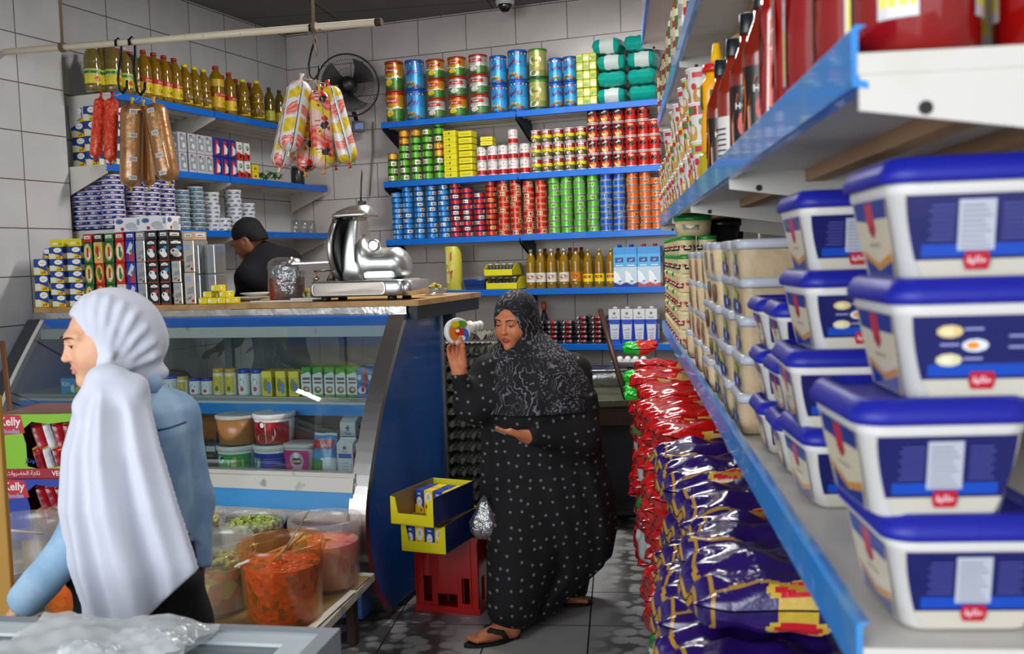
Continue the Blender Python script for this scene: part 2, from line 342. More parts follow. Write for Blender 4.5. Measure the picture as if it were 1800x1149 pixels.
# right-hand gondola: local x along -run so that the lip faces the aisle
def rshelf(name, label, off, a0, a1, z, depth, **k):
    M = Matrix(((DR.x, NR.x, 0, RP(off, a0, 0).x), (DR.y, NR.y, 0, RP(off, a0, 0).y), (0, 0, 1, 0), (0, 0, 0, 1)))
    return shelf(name, label, M, a1-a0, depth, z, 'blue-lipped shelves along the right wall', lip=.046, sink=.018, lmat=BLUEW, **k)
ZU, ZL, ZT, ZTT = 1.732, 1.215, 2.215, 2.62
OR = .2
rshelf('aisle_shelf', 'worn blue-lipped shelf at right under the sauce bottles, white bracket on its near end', OR, .885, 4.97, ZU, WR-OR, brk=(0, .25, .5, .75, 1), drop=.1)
rshelf('aisle_shelf', 'worn blue-lipped shelf at right under the blue-lidded white tubs', OR, .885, 4.97, ZL, WR-OR, brk=(0, .25, .5, .75, 1), drop=.1)
rshelf('aisle_shelf', 'high blue-lipped shelf at upper right above the yellow sauce bottle', OR, 2.4, 5.0, ZT, WR-OR, brk=(0, .35, .7, 1), drop=.1)
rshelf('aisle_shelf', 'uppermost blue-lipped shelf at right, cut by the top of the photo', .13, 3.9, 5.0, ZTT, WR-.13, brk=(0, 1), drop=.1)
# ================================================================ goods: builders
def xfor(px, Y, z):
    """X on the line (Y, z) seen at picture column px"""
    k = (px-900)/FPX; q = CR-CF*k; return -((Y-CAM.y)*q.y+(z-CAM.z)*q.z)/q.x
def yfor(px, X, z):
    k = (px-900)/FPX; q = CR-CF*k; return -((X-CAM.x)*q.x+(z-CAM.z)*q.z)/q.y
def afor(px, off, z):
    """distance along the right-hand run seen at picture column px"""
    k = (px-900)/FPX; q = CR-CF*k; return -(off*q.dot(NR)+(z-CAM.z)*q.z)/q.dot(DR)
def can_mesh(name, r, h, rows, mats=None, n=24, draw=None, rim='#c9c9c6', top=None, build=True):
    """rows [(z0, z1, colour)] as fractions of the height"""
    m = MB(); e = .035*r
    m.lathe([(r*.96, 0), (r, .0015), (r, .005), (r-e, .007)], n, col=rim, cap1=False)
    zz = [(r-e, .007)]
    for z0, z1, c in rows:
        m.lathe([(r-e, max(.007, z0*h)), (r-e, min(z1*h, h-.007))], n, col=c, cap0=False, cap1=False)
    m.lathe([(r-e, h-.007), (r, h-.005), (r, h-.0015), (r*.97, h), (r*.92, h-.003), (r*.0+.001, h-.003)], n, col=top or rim, cap0=False)
    if draw: draw(m, lambda k: cyl(r-e, 0, -pi/2+k, r*.022), r, h)
    return m
def small_can(name, r, h, base, band, patch, blob, rim, label='', word=None, wc='#ffffff'):
    def draw(m, S_, r, h):
        for k in (0, pi*1.1):
            LAY[0] = 0; f = S_(k); w = r*.95
            for i in range(4): m.rect(f, -w/2+w*i/4, -w/2+w*(i+1)/4, h*.2, h*.8, patch)
            m.disc(f, 0, h*.47, w*.33, h*.2, blob, 10)
        if word:
            for k in (pi/3, pi, 5*pi/3): m.word(word, S_(k), h*.3, 0, h*.55, wc, wmax=r*.9)
    m = can_mesh(name, r, h, [(0, .15, band), (.15, .85, base), (.85, 1, band)], draw=draw, rim=rim)
    o = m.build(name, [TIN]); tag(o, None, 'can'); return Kind(o)
def tin(name, r, h, rows, rim, lidc, draw, cat='food tin', n=32):
    t = thing(name, 'x', cat)
    m = can_mesh(name, r, h, rows, n=n, rim=rim); draw(m, lambda k: cyl(r*.966, 0, -pi/2+k, r*.035), r, h); m.build('body', [TIN], t)
    m = MB(); m.lathe([(r*1.015, h-.012), (r*1.02, h-.01), (r*1.02, h+.001), (r*.97, h+.003), (r*.9, h), (.002, h)], n, col=lidc, cap0=False); m.build('lid', [TIN], t)
    return Kind(t)
def ghee(metal, patch):
    def d(m, S_, r, h):
        for k in (0, pi):
            LAY[0] = 0; f = S_(k)
            for i in range(6):
                a = -r*.85+r*1.7*i/6; m.rect(f, a, a+r*1.7/6, h*.63, h*.8, '#b3201c')
            m.word('كريستال' if metal != 'latin' else 'Crystal', f, h*.12, 0, h*.715, '#f3efe6', wmax=r*1.45)
            for i in range(8):
                a = -r*1.2+r*2.4*i/8; b = r*2.4/8; y = h*(.42+.03*sin(i*1.3)); m.poly([(a, y), (a+b, y+.004), (a+b, y+h*.07), (a, y+h*.065)], f, '#dfe3dd')
            m.disc(f, -r*.1, h*.3, r*.42, h*.13, patch, 8); m.disc(f, -r*.1, h*.34, r*.3, h*.06, '#f0efe0' if patch == '#dcdcd2' else '#ffe04a', 8)
    return d
gold = [(0, .12, '#3c5a18'), (.12, .45, '#3f7a2b'), (.45, .62, '#c9971a'), (.62, .9, '#c78a17'), (.9, 1, '#a8351c')]
silv = [(0, .12, '#3a4a2c'), (.12, .45, '#4a7d3f'), (.45, .62, '#b9bdb4'), (.62, .9, '#a9aaa4'), (.9, 1, '#a8351c')]
K_ghL = tin('ghee_tin', .067, .212, gold, '#b0301c', '#b0301c', ghee('gold', '#f2cf1c'))
K_ghG = tin('ghee_tin', .066, .134, gold, '#b0301c', '#a8301f', ghee('gold', '#f2cf1c'))
K_ghS = tin('ghee_tin', .066, .134, silv, '#b0301c', '#a8301f', ghee('silver', '#dcdcd2'))
K_ghC = tin('ghee_tin', .068, .134, silv, '#b0301c', '#a8301f', ghee('latin', '#dcdcd2'))
def rawabi(m, S_, r, h):
    for k in (0, pi):
        LAY[0] = 0; f = S_(k)
        for i in range(7): m.poly([(-.008, 0), (.008, 0), (0, -.014)], f, ('#e8e2c8', '#c33', '#e8c23a')[i % 3], -r*1.2+i*r*.4, h*.9)
        m.word('روابي', f, h*.27, 0, h*.62, '#7a0f30', wmax=r*1.6)
        for i in range(9): m.disc(f, r*.95*cos(i*.7)*(.3+.08*i), h*(.12+.02*(i % 4)*2.2), r*.2, h*.05, ('#7a3b22', '#b2672a', '#3f5d2a', '#c9a06a')[i % 4], 8)
        for i in range(8):
            a = -r*1.1+r*2.2*i/8; y = h*(.24-.14*abs(i-3.5)/3.5); m.poly([(a, y), (a+r*.28, y+.002), (a+r*.28, y+.008), (a, y+.006)], f, '#3f8a3a')
skyrows = [(0, .08, '#134a9c'), (.08, .45, '#3aa0dc'), (.45, .85, '#2b8ed4'), (.85, 1, '#1c62b8')]
K_raL = tin('ghee_tin', .069, .208, skyrows, '#134a9c', '#1a5cb4', rawabi)
K_raM = tin('ghee_tin', .060, .192, skyrows, '#134a9c', '#1a5cb4', rawabi)
K_raS = tin('ghee_tin', .050, .163, skyrows, '#134a9c', '#1a5cb4', rawabi)
def jan(m, S_, r, h):
    for k in (0, pi):
        LAY[0] = 0; f = S_(k); m.disc(f, 0, h*.63, r*.7, h*.16, '#e9ece2'); m.word('جنة', f, h*.15, 0, h*.63, '#3c5420', wmax=r*1.1)
        m.disc(f, -.01, h*.2, r*.55, h*.1, '#e6e9d8', 9); m.disc(f, r*.3, h*.34, r*.2, h*.07, '#8a6a3a', 8)
K_jan = tin('ghee_tin', .064, .2, [(0, .1, '#1d3420'), (.1, .3, '#7e8a3a'), (.3, 1, '#a9a85c')], '#3a7a34', '#4a8a3c', jan)
B1 = 'tins on the top back shelf'
def stack(kinds, px, z, Y, lab, group, dz=None, rz=0, jit=.12, hs=None):
    """kinds bottom-up [(Kind, height, text)]"""
    X = xfor(px, Y, z+.1); zz = z+.006; N = len(kinds)
    for i, (K, h, tx) in enumerate(kinds):
        K.put((X+rnd.uniform(-.002, .002), Y, zz), rz+rnd.uniform(-jit, jit), lab.replace('@', tx).replace('#', lv(i, N)), group)
        zz += h+.0015
G_, S__, C_, R_ = (K_ghG, .136, 'gold-banded red-rimmed'), (K_ghS, .136, 'silver-banded red-rimmed'), (K_ghC, .136, 'Latin-lettered silver'), (K_raL, .21, 'large sky-blue')
yb = YF+.085
stack([(K_ghL, .214, 'tall gold-green'), (K_ghL, .214, 'tall gold-green')], 695.5, Z1, yb, '@ ghee tin # of the leftmost pair on the top back shelf', B1)
stack([R_, R_], 731.5, Z1, yb, '@ ghee tin # of the first blue pair from the left', B1)
stack([S__, G_, G_], 768, Z1, yb, '@ ghee tin # of the first stack of three from the left', B1)
stack([G_, S__, G_], 805.5, Z1, yb, '@ ghee tin # of the second stack of three from the left', B1)
stack([C_, S__, S__], 843, Z1, yb, '@ ghee tin # of the third stack of three from the left', B1)
M_ = (K_raM, .194, 'mid-sized sky-blue'); J_ = (K_jan, .202, 'olive-silver green-rimmed'); s_ = (K_raS, .165, 'small sky-blue')
stack([M_, M_], 878, Z1, yb, '@ ghee tin # of the second blue pair from the left', B1)
stack([(K_raL, .2, 'large sky-blue')]*2, 912, Z1, yb, '@ ghee tin # of the blue pair left of the olive-silver pair', B1)
stack([J_, J_], 947, Z1, yb, '@ ghee tin # beside the small blue tins', B1)
stack([s_, s_], 978, Z1, yb-.01, '@ ghee tin # right beside the olive-silver pair', B1, rz=.5)
stack([s_, s_], 1004, Z1, yb-.01, '@ ghee tin # beside the yellow wrapped packs', B1)
# shrink-wrapped packs and teal bags
def wrapped_pack():
    m = MB(); 
    w, d, h = .138, .14, .112
    for i in range(3):
        for j in range(2):
            for k in range(2): m.rbox(-w/2+w/6+i*w/3, -d/2+d/4+j*d/2, k*h/2+.001, w/3-.001, d/2-.001, h/2-.002, .004, ('#c9cf1e', '#b8c62a', '#d6d84a')[(i+k) % 3])
    for i in range(3):
        for k in range(2): m.rect(front(-d/2), -w/2+w*(i+.15)/3, -w/2+w*(i+.85)/3, h/2*k+.012, h/2*k+.034, ('#e7e8c0', '#7fae3a')[(i+k) % 2])
    t = thing('wrapped_pack', 'x', 'pack'); m.build('cartons', [CARD], t)
    m = MB(); m.rbox(0, 0, 0, w+.004, d+.004, h, .006, '#ffffff'); m.build('shrink_film', [CLEAR], t); return Kind(t)
K = wrapped_pack()
for i in range(3): K.put((xfor(1036, yb, Z1+.15), yb, Z1+.006+i*.1125), 0, 'yellow-green shrink-wrapped pack %s, beside the teal bags' % lv(i, 3), 'yellow wrapped packs on the top back shelf')
def pillow(name, w, d, h, colfn, mats, nz=10, pinch=.75, seed=0, amp=.05, cat='bag', ex=.5):
    """a filled soft bag lying flat: w along x, d along y, h high, seams at both x ends"""
    r_ = random.Random(seed); m = MB(); ph = [r_.uniform(0, 6) for _ in range(6)]
    def P(s_):
        def fn(u, v):
            x = (u-.5)*w; y = (v-.5)*d; e = max(0, 1-abs(2*u-1)**5); g = max(0, 1-abs(2*v-1)**4)
            t = (e*g)**ex*h/2*(1+amp*(sin(9*u+ph[0]+4*v)+sin(13*v+ph[1]-7*u)+.8*sin(23*u+ph[2])))
            nar = 1-(1-pinch)*(abs(2*u-1)**6)*.3
            return (x+amp*.04*sin(8*v+ph[3]), y*nar, h/2+s_*t)
        return fn
    nu, nv = 18, 12
    m.grid(P(1), nu, nv, cfn=lambda u, v: colfn(u, v, 1)); m.grid(lambda u, v: P(-1)(1-u, v), nu, nv, cfn=lambda u, v: colfn(1-u, v, -1))
    return m
def teal(u, v, s_): return hexc('#c9d6d2') if (s_ > 0 and .25 < u < .8 and v < .3) or (s_ < 0 and .3 < u < .8 and v < .25) else hexc('#0f9c8e')
tealK = []
for sd in range(3):
    m = pillow('diaper_bag', .188, .2, .1, (lambda u, v, s_: hexc('#0f9c8e')) if sd == 1 else teal, None, seed=sd+3, amp=.05, ex=.22); o = m.build('soft_pack', [FOILP]); tag(o, 'x', 'pack'); tealK.append(Kind(o))
for c, px in enumerate((1079, 1133)):
    for i in range(4):
        tealK[(i+c) % 3 if i != 1 else 1].put((xfor(px-(6 if i == 3 else 0), yb+.02, Z1+.2), yb+.02, Z1+.004+i*.108), rnd.uniform(-.08, .08), 'shiny teal soft pack %s of the %s teal column' % (lv(i, 4), ('left', 'right')[c]), 'teal packs on the top back shelf')
# ---- second back shelf
B2 = 'cans on the second back shelf'; y2 = YF+.055
GR = small_can('green_can', .0375, .050, '#5cae1e', '#1f4d16', '#e8e2cf', '#8a4a26', '#2d4a1c')
GO = small_can('gold_can', .0375, .050, '#d6a81c', '#7a5a12', '#b8541c', '#e8d24a', '#9a3a1c')
GB = [(GR, 4), (GR, 6, 2), (GR, 6, 1), (GR, 7, 0), (GR, 3, 4)]
for c, (px, cfg) in enumerate(((691, 'gggy'), (712, 'gggggyy'), (733, 'ggggggy'), (753, 'ggggggg'), (773, 'gggyyggg'))):
    X = xfor(px, y2, Z2+.1)
    for i, k in enumerate(cfg):
        (GR if k == 'g' else GO).put((X+rnd.uniform(-.002, .002), y2, Z2+.006+i*.0512), rnd.uniform(0, 6), '%s can %s of the %s can stack on the second back shelf' % ('squat green' if k == 'g' else 'squat golden', lv(i, len(cfg)), ('leftmost', 'second', 'third', 'fourth', 'fifth')[c]), 'squat green and gold '+B2)
def flat_box(w, d, h, side):
    m = MB(); m.rbox(0, 0, 0, w, d, h, .003, '#dfd41c'); f = front(-d/2)
    if side: m.disc(f, 0, h/2, .006, h*.22, '#4a5a1c', 8); m.rect(f, -w*.32, -w*.12, h*.35, h*.6, '#b0b23a')
    else: m.rect(f, -w*.35, w*.35, h*.4, h*.55, '#a7a52a'); m.rect(f, -w*.42, w*.42, .001, .003, '#8a861a')
    o = m.build('flat_yellow_box', [CARD]); tag(o, 'x', 'box'); return Kind(o)
for c, (px, wd) in enumerate(((795.5, .096), (822.5, .1))):
    K = flat_box(wd, .1, .0405, c == 0)
    for i in range(8 if c == 0 else 7): K.put((xfor(px, y2, Z2+.1), y2+.01, Z2+.006+i*.041*(1 if c == 0 else 1.12)), rnd.uniform(-.03, .03), 'flat yellow box %s of the %s yellow box pile' % (lv(i, 8 if c == 0 else 7), ('left', 'right')[c]), 'yellow boxes piled on the second back shelf')
def tomato(m, S_, r, h):
    for k in (0, 2*pi/3, 4*pi/3):
        LAY[0] = 0; f = S_(k); m.rect(f, -r*.9, r*.9, h*.38, h*.93, '#e7e5e2', 6); m.disc(f, r*.3, h*.8, r*.28, h*.1, '#c22a1c', 9)
        m.word('مرجان', f, h*.2, -r*.05, h*.6, '#7a3a34', wmax=r*1.4)
mm = can_mesh('paste', .036, .1, [(0, .38, '#b4181c'), (.38, 1, '#dedcd8')], draw=tomato); o = mm.build('tomato_paste_can', [TIN]); tag(o, 'x', 'can'); KP = Kind(o)
for c, (px, nn) in enumerate(((847.5, 2), (866.5, 2), (885, 2), (903, 3), (923, 2))):
    for i in range(nn): KP.put((xfor(px, y2, Z2+.1), y2, Z2+.006+i*.1012), rnd.uniform(-.25, .25), 'white and red paste can %s of the %s white-red column' % (lv(i, nn), ('first', 'second', 'third', 'fourth', 'fifth')[c]), 'white and red cans on the second back shelf')
K = flat_box(.088, .09, .03, False)
for i in range(2): K.put((xfor(858, y2, Z2+.22), y2, Z2+.006+.2035+i*.031), .1, 'small yellow box lying %s on the white and red cans' % ('first', 'on top')[i], 'small yellow boxes above the paste cans')
def foul(m, S_, r, h):
    for k in (0, 2*pi/3, 4*pi/3):
        LAY[0] = 0; f = S_(k); m.rect(f, -r*.55, r*.55, h*.66, h*.9, '#d8c9c4', 3); m.rect(f, -r*.5, r*.5, h*.7, h*.76, '#8a1c2c', 3); m.disc(f, 0, h*.26, r*.62, h*.2, '#4a2a1a'); m.disc(f, -r*.05, h*.27, r*.35, h*.1, '#d9cfc0'); m.disc(f, r*.2, h*.22, r*.22, h*.07, '#8a4a2a')
mm = can_mesh('foul', .0365, .0935, [(0, .4, '#55602f'), (.4, .62, '#d9cf1e'), (.62, 1, '#a31a1c')], draw=foul); o = mm.build('bean_can', [TIN]); tag(o, 'x', 'can'); KF = Kind(o)
for c, px in enumerate((943.5, 963, 982.5, 1002.5, 1022.5)):
    for i in range(3): KF.put((xfor(px, y2, Z2+.1), y2, Z2+.006+i*.095), rnd.uniform(-.2, .2), 'red can with yellow band %s of the %s yellow-banded column' % (lv(i, 3), ORD[c]), 'yellow-banded cans on the second back shelf')
def hab(m, S_, r, h):
    for k in (0, pi/2, pi, 3*pi/2):
        LAY[0] = 0; f = S_(k); m.rect(f, -r*.62, r*.62, h*.5, h*.85, '#1c1418', 4); m.word('هابي', f, h*.24, 0, h*.72, '#eeeae0', wmax=r); m.disc(f, 0, h*.26, r*.55, h*.17, '#c9b088'); m.disc(f, 0, h*.24, r*.3, h*.1, '#e2a81c')
def har(m, S_, r, h):
    for k in (0, pi/2, pi, 3*pi/2):
        LAY[0] = 0; f = S_(k); m.word('جرانا', f, h*.22, 0, h*.78, '#e6d8b4', wmax=r*1.1)
        for x, y in ((-.35, .5), (0, .42), (.35, .5), (-.15, .55), (.2, .57)): m.disc(f, x*r, h*y, r*.2, h*.09, '#1c1010', 8)
        m.disc(f, .25*r, h*.55, r*.1, h*.05, '#3f7a2a', 6); m.word('فول', f, h*.09, 0, h*.2, '#e0b83a', wmax=r)
for nm, dr, rows, pxs, ns, tx in (('chickpea_can', hab, [(0, 1, '#b01c18')], (1044, 1066, 1088.5), (4, 4, 4), 'red can with black cap band'), ('red_bean_can', har, [(0, 1, '#bd1a16')], (1110.5, 1132.5, 1152), (4, 4, 3), 'bright red can with dark beans')):
    mm = can_mesh(nm, .041, .0975, rows, draw=dr); o = mm.build(nm, [TIN]); tag(o, 'x', 'can'); K = Kind(o)
    for c, (px, nn) in enumerate(zip(pxs, ns)):
        for i in range(nn): K.put((xfor(px, y2+.005, Z2+.1), y2+.005, Z2+.006+i*.099), rnd.uniform(-.15, .15), '%s %s of the %s such column' % (tx, lv(i, nn), ORD[c]), 'red cans at the right of the second back shelf')
# ---- third back shelf: fish cans
T = {'b': ('blue_tuna_can', '#2a86cc', '#1458a0', '#d9dcd8', '#6a4a2c', 'sky-blue'), 'r': ('red_tuna_can', '#c42018', '#26265e', '#dadad2', '#5a5a30', 'red blue-edged'),
     'o': ('red_gold_tuna_can', '#bf3212', '#6a1a12', '#d99a4a', '#7a4a1c', 'red-gold'), 'f': ('red_ornate_tuna_can', '#b8160f', '#c9825a', '#e0b088', '#2a1c1c', 'ornate red'),
     'g': ('green_tuna_can', '#4fb51a', '#b4c9a0', '#8ad048', '#4a4a3a', 'bright green'), 'u': ('deep_blue_tuna_can', '#0f58c0', '#a8c4e0', '#4a90dc', '#4a3a3a', 'deep blue'),
     'n': ('orange_tuna_can', '#e0600c', '#d9c49a', '#f08a3a', '#4a3a2a', 'orange')}
TK = {}
for k, (nm, ba, bd, pa, bl, tx) in T.items():
    K = small_can(nm, .0395 if k not in 'gun' else .0425, .0395, ba, bd, pa, bl, '#8f8f90' if k in 'gun' else bd); TK[k] = (K, tx)
y3 = YF+.058; cnt = {}
for px, n_, k in ((699.5, 9, 'b'), (718.5, 10, 'b'), (739, 10, 'b'), (760, 10, 'b'), (781.5, 10, 'b'), (802.5, 10, 'r'), (823, 9, 'r'), (844.5, 8, 'r'), (865, 10, 'o'), (886.5, 10, 'f'), (908, 10, 'f'),
                  (930.5, 9, 'f'), (952.5, 9, 'f'), (975.5, 9, 'g'), (997.5, 9, 'g'), (1020.5, 9, 'g'), (1044, 9, 'g'), (1067, 9, 'u'), (1090, 9, 'u'), (1113.5, 9, 'n'), (1136.5, 9, 'n'), (1157, 8, 'n')):
    K, tx = TK[k]; c = cnt.get(k, 0); cnt[k] = c+1; hh = .0375 if px < 800 else (.038 if px < 920 else (.0405 if px < 960 else .0418))
    for i in range(n_):
        K.put((xfor(px, y3, Z3+.1)+rnd.uniform(-.0025, .0025), y3+rnd.uniform(-.003, .003), Z3+.006+i*hh), rnd.uniform(0, 6), '%s fish can %s of the %s %s stack' % (tx, lv(i, n_), ORD[c], tx), tx+' fish cans on the third back shelf', sc=(1, 1, hh/.0397))
# ---- fourth back shelf
def bottle(name, r, h, prof, body, cap, capc, labs, draw=None, oil=None, cat='bottle', n=20):
    """prof [(r fraction, z fraction)]; labs [(z0, z1, colour)]"""
    t = thing(name, 'x', cat)
    m = MB(); m.lathe([(r*a, h*b_) for a, b_ in prof], n, col=body); m.build('bottle', [oil or OIL], t)
    rc, zt = prof[-1][0]*r*1.25, h*prof[-1][1]
    m = MB(); m.lathe([(rc, zt-h*.045), (rc, zt+h*.02), (rc*.9, zt+h*.026)], 14, col=capc); m.build('cap', [PLAS], t)
    m = MB(); 
    for z0, z1, c in labs: m.lathe([(r*1.012, h*z0), (r*1.012, h*z1)], n, col=c, cap0=False, cap1=False)
    if draw: draw(m, lambda k: cyl(r*1.012, 0, -pi/2+k, r*.03), r, h)
    m.build('label', [PLAS], t); return Kind(t)
OIL = mat('oil_bottle', '#a07808', rough=.12, trans=.35, coat=.6); PALEOIL = mat('pale_oil_bottle', '#8f7d3c', rough=.12, trans=.4, coat=.6); DARKOIL = mat('olive_oil_bottle', '#6b5a0c', rough=.1, trans=.3, coat=.6)
PB = [(.85, 0), (1, .02), (1, .12), (.95, .15), (1, .18), (1, .48), (.97, .52), (1, .6), (.93, .7), (.72, .8), (.42, .88), (.3, .92), (.3, .97)]
def lab4(m, S_, r, h):
    for k in (0, pi): LAY[0] = 0; f = S_(k); m.disc(f, 0, h*.29, r*.8, h*.07, '#c98a2a'); m.disc(f, 0, h*.29, r*.5, h*.045, '#8a3a1a'); m.disc(f, 0, h*.2, r*.3, h*.015, '#f0f0ea', 8)
def lab4b(m, S_, r, h):
    for k in (0, pi): LAY[0] = 0; f = S_(k); m.rect(f, -r*.75, r*.75, h*.25, h*.32, '#c02a1c', 4); m.word('زيت', f, h*.045, 0, h*.285, '#f4e6b0')
K4 = bottle('oil_bottle', .035, .27, PB, '#fff', 0, '#c9c6ba', [(.16, .4, '#d9d8d2')], lab4); K4r = bottle('oil_bottle', .036, .272, PB, '#fff', 0, '#7a1c1c', [(.16, .4, '#c9731c')], lab4); K4y = bottle('oil_bottle', .034, .258, PB, '#fff', 0, '#8f8c4a', [(.15, .36, '#e0d41c')], lab4b)
y4 = YF+.07
for px, K, tx in ((933, K4, 'first'), (951, K4, 'second'), (970, K4, 'third'), (992, K4, 'fourth')): K.put((xfor(px, y4, Z4+.1), y4+.012*(tx == 'first'), Z4+.006), rnd.uniform(-.1, .1), 'amber oil bottle with white label, %s from the left on the fourth back shelf' % tx, 'oil bottles on the fourth back shelf')
K4r.put((xfor(1013, y4, Z4+.1), y4, Z4+.006), 0, 'oil bottle with orange label and dark red cap, fourth back shelf', 'oil bottles on the fourth back shelf')
for px, tx in ((1034, 'leftmost'), (1054, 'middle'), (1074.5, 'rightmost')): K4y.put((xfor(px, y4, Z4+.1), y4, Z4+.006), 0, 'oil bottle with yellow label and red stripe, %s of three' % tx, 'oil bottles on the fourth back shelf')
K4b = bottle('oil_bottle', .033, .275, PB, '#fff', 0, '#6a1c1c', [(.16, .4, '#b8a03a')])
for i, px in enumerate((959, 982, 1003, 1023)): K4b.put((xfor(px, y4+.085, Z4+.1), y4+.085, Z4+.006), 0, 'oil bottle in the back row, %s' % ORD[i], 'back row of oil bottles on the fourth back shelf')
def carton(name, w, d, h, cols, draw, capc, gable=False, cat='carton'):
    t = thing(name, 'x', cat); m = MB(); prev = 0
    for z1, c in cols: m.box(-w/2, w/2, -d/2, d/2, h*prev, h*z1, c); prev = z1
    draw(m, front(-d/2), w, h); LAY[0] = 0; draw(m, right(w/2+.0006), d, h)
    if gable: m.rings([[(-w/2, -d/2, h), (w/2, -d/2, h), (w/2, d/2, h), (-w/2, d/2, h)], [(-w/2, -.004, h*1.1), (w/2, -.004, h*1.1), (w/2, .004, h*1.1), (-w/2, .004, h*1.1)]], col=cols[-1][1], smooth=False); m.box(-w/2, w/2, -.0025, .0025, h*1.1, h*1.15, cols[-1][1])
    m.build('box', [CARD], t)
    if capc: m = MB(); m.lathe([(.015, h*(1.0 if not gable else 1.02)), (.015, h*1.06), (.013, h*1.07)], 14, col=capc, off=(0, -.01 if not gable else -d*.22, 0)); m.build('cap', [PLAS], t)
    return Kind(t)
def dmilk(edge):
    def f_(m, f, w, h):
        m.rect(f, -w*.36, w*.36, h*.62, h*.74, '#143a8a'); m.word('لبن', f, h*.06, 0, h*.68, '#f0f0f4', wmax=w*.5); m.rect(f, -w*.3, w*.3, h*.53, h*.55, '#dfeaf2')
        for i in range(6): a = -w/2+w*i/6; m.poly([(a, 0), (a+w/6, 0), (a+w/6, h*(.05+.05*abs(i-2.5)/2.5)), (a, h*(.05+.05*abs(i-3.)/2.5))], f, edge)
        m.poly([(-w/2, h*.12), (w*.3, h*.1), (-w*.1, h*.34), (-w/2, h*.42)], f, '#e6ecf0'); m.disc(f, w*.05, h*.14, w*.15, h*.02, '#3a6ab0', 8)
    return f_
mc = [(.5, '#b9ccd6'), (.82, '#4aa4d8'), (1, '#2a86cc')]
K1 = carton('milk_carton', .078, .07, .262, mc, dmilk('#1a2a7a'), '#1a3aa0'); K2 = carton('milk_carton', .078, .07, .262, mc, dmilk('#b8403a'), '#a81c24')
for px, K, tx in ((1091, K1, 'blue cap, left one'), (1111.5, K1, 'blue cap, right one'), (1133, K2, 'red cap, left one'), (1153, K2, 'red cap, right one')): K.put((xfor(px, y4, Z4+.1), y4, Z4+.006), rnd.uniform(-.05, .05), 'light blue milk carton with '+tx+', fourth back shelf', 'light blue milk cartons on the fourth back shelf')
# film roll, wrapped blue tub, yellow display trays
t = thing('film_roll', 'tall roll of cling film in yellow printed wrap standing on the fourth back shelf', 'film roll', (xfor(798, YF+.06, Z4+.1), YF+.06, Z4+.006))
m = MB(); m.lathe([(.058, 0), (.06, .006), (.06, .305), (.056, .31)], 28, col='#c4bd4a'); m.lathe([(.02, .3105), (.02, .3112)], 14, col='#5a5236'); m.build('roll', [PLAS], t)
m = MB(); f = cyl(.06, 0, -pi/2, .0012); 
for y in (.07, .2):
    for i in range(5): m.poly([(-.012, 0), (.002, .022), (.002, .03), (-.012, .008)], f, '#c02a1c', .012+.0, y+i*.012)
    m.rect(f, -.03, -.012, y-.02, y+.08, '#dcdcb0')
m.word('فيلم', f, .03, -.002, .13, '#b02a1c'); m.build('label', [PLAS], t)
def tray(name, w, d, h, fh, c, inner, label, cat, loc, rz, group=None, words=None):
    t = thing(name, label, cat, loc, rz, group); m = MB(); e = .003
    m.box(-w/2, w/2, -d/2, d/2, 0, e, inner); m.box(-w/2, w/2, -d/2, -d/2+e, 0, fh, c); m.box(-w/2, w/2, d/2-e, d/2, 0, h, c)
    for s_ in (-1, 1):
        x = s_*w/2; q = [(-d/2, 0), (d/2, 0), (d/2, h), (-d*.1, h), (-d/2, fh)]
        m.rings([[(x, y, z) for y, z in q], [(x-s_*e, y, z) for y, z in q]], col=c, smooth=False)
    m.build('carton', [CARD], t)
    return t
YEL = '#ddd314'
for i, (z, px) in enumerate(((Z4+.006, 890), (Z4+.1, 884))):
    y_ = YF+.1; tr = tray('display_tray', .235-.02*i, .18, .085, .045, YEL, '#b8ae3a', 'yellow display tray of small dark jars, %s one, on the fourth back shelf' % ('lower', 'upper')[i], 'tray', (xfor(px, y_, z), y_, z), 0, 'yellow display trays on the fourth back shelf')
    m = MB(); m.lathe([(.018, .0), (.02, .004), (.02, .045), (.016, .055), (.016, .07)], 12, col='#3a3e4c'); m.lathe([(.0175, .07), (.0175, .08)], 12, col='#b9bcc6'); o = m.build('small_jar', [PLAS]); tag(o, 'x', 'jar'); K = Kind(o)
    for j in range(4): K.put((xfor(px, y_, z)-.075+.05*j, y_-.04, z+.004), 0, 'small dark jar, %s from the left in the %s yellow tray' % (ORD[j], ('lower', 'upper')[i]), 'small jars in the yellow trays')
t = thing('blue_tub', 'low blue tub under clear wrap between the film roll and the yellow trays', 'tub', (xfor(840, YF+.09, Z4), YF+.09, Z4+.006))
m = MB(); m.loft([(.15, .13, .02, 0), (.175, .15, .025, .07), (.18, .155, .025, .075), (.165, .14, .02, .075), (.15, .125, .02, .03)], 3, col='#2a4a94', cap1=True); m.build('tub', [PLAS], t)
m = MB(); m.loft([(.185, .16, .03, .07), (.18, .15, .04, .09), (.1, .08, .03, .108)], 3, col='#8a9098', cap0=False); m.build('wrap', [CLEAR], t)
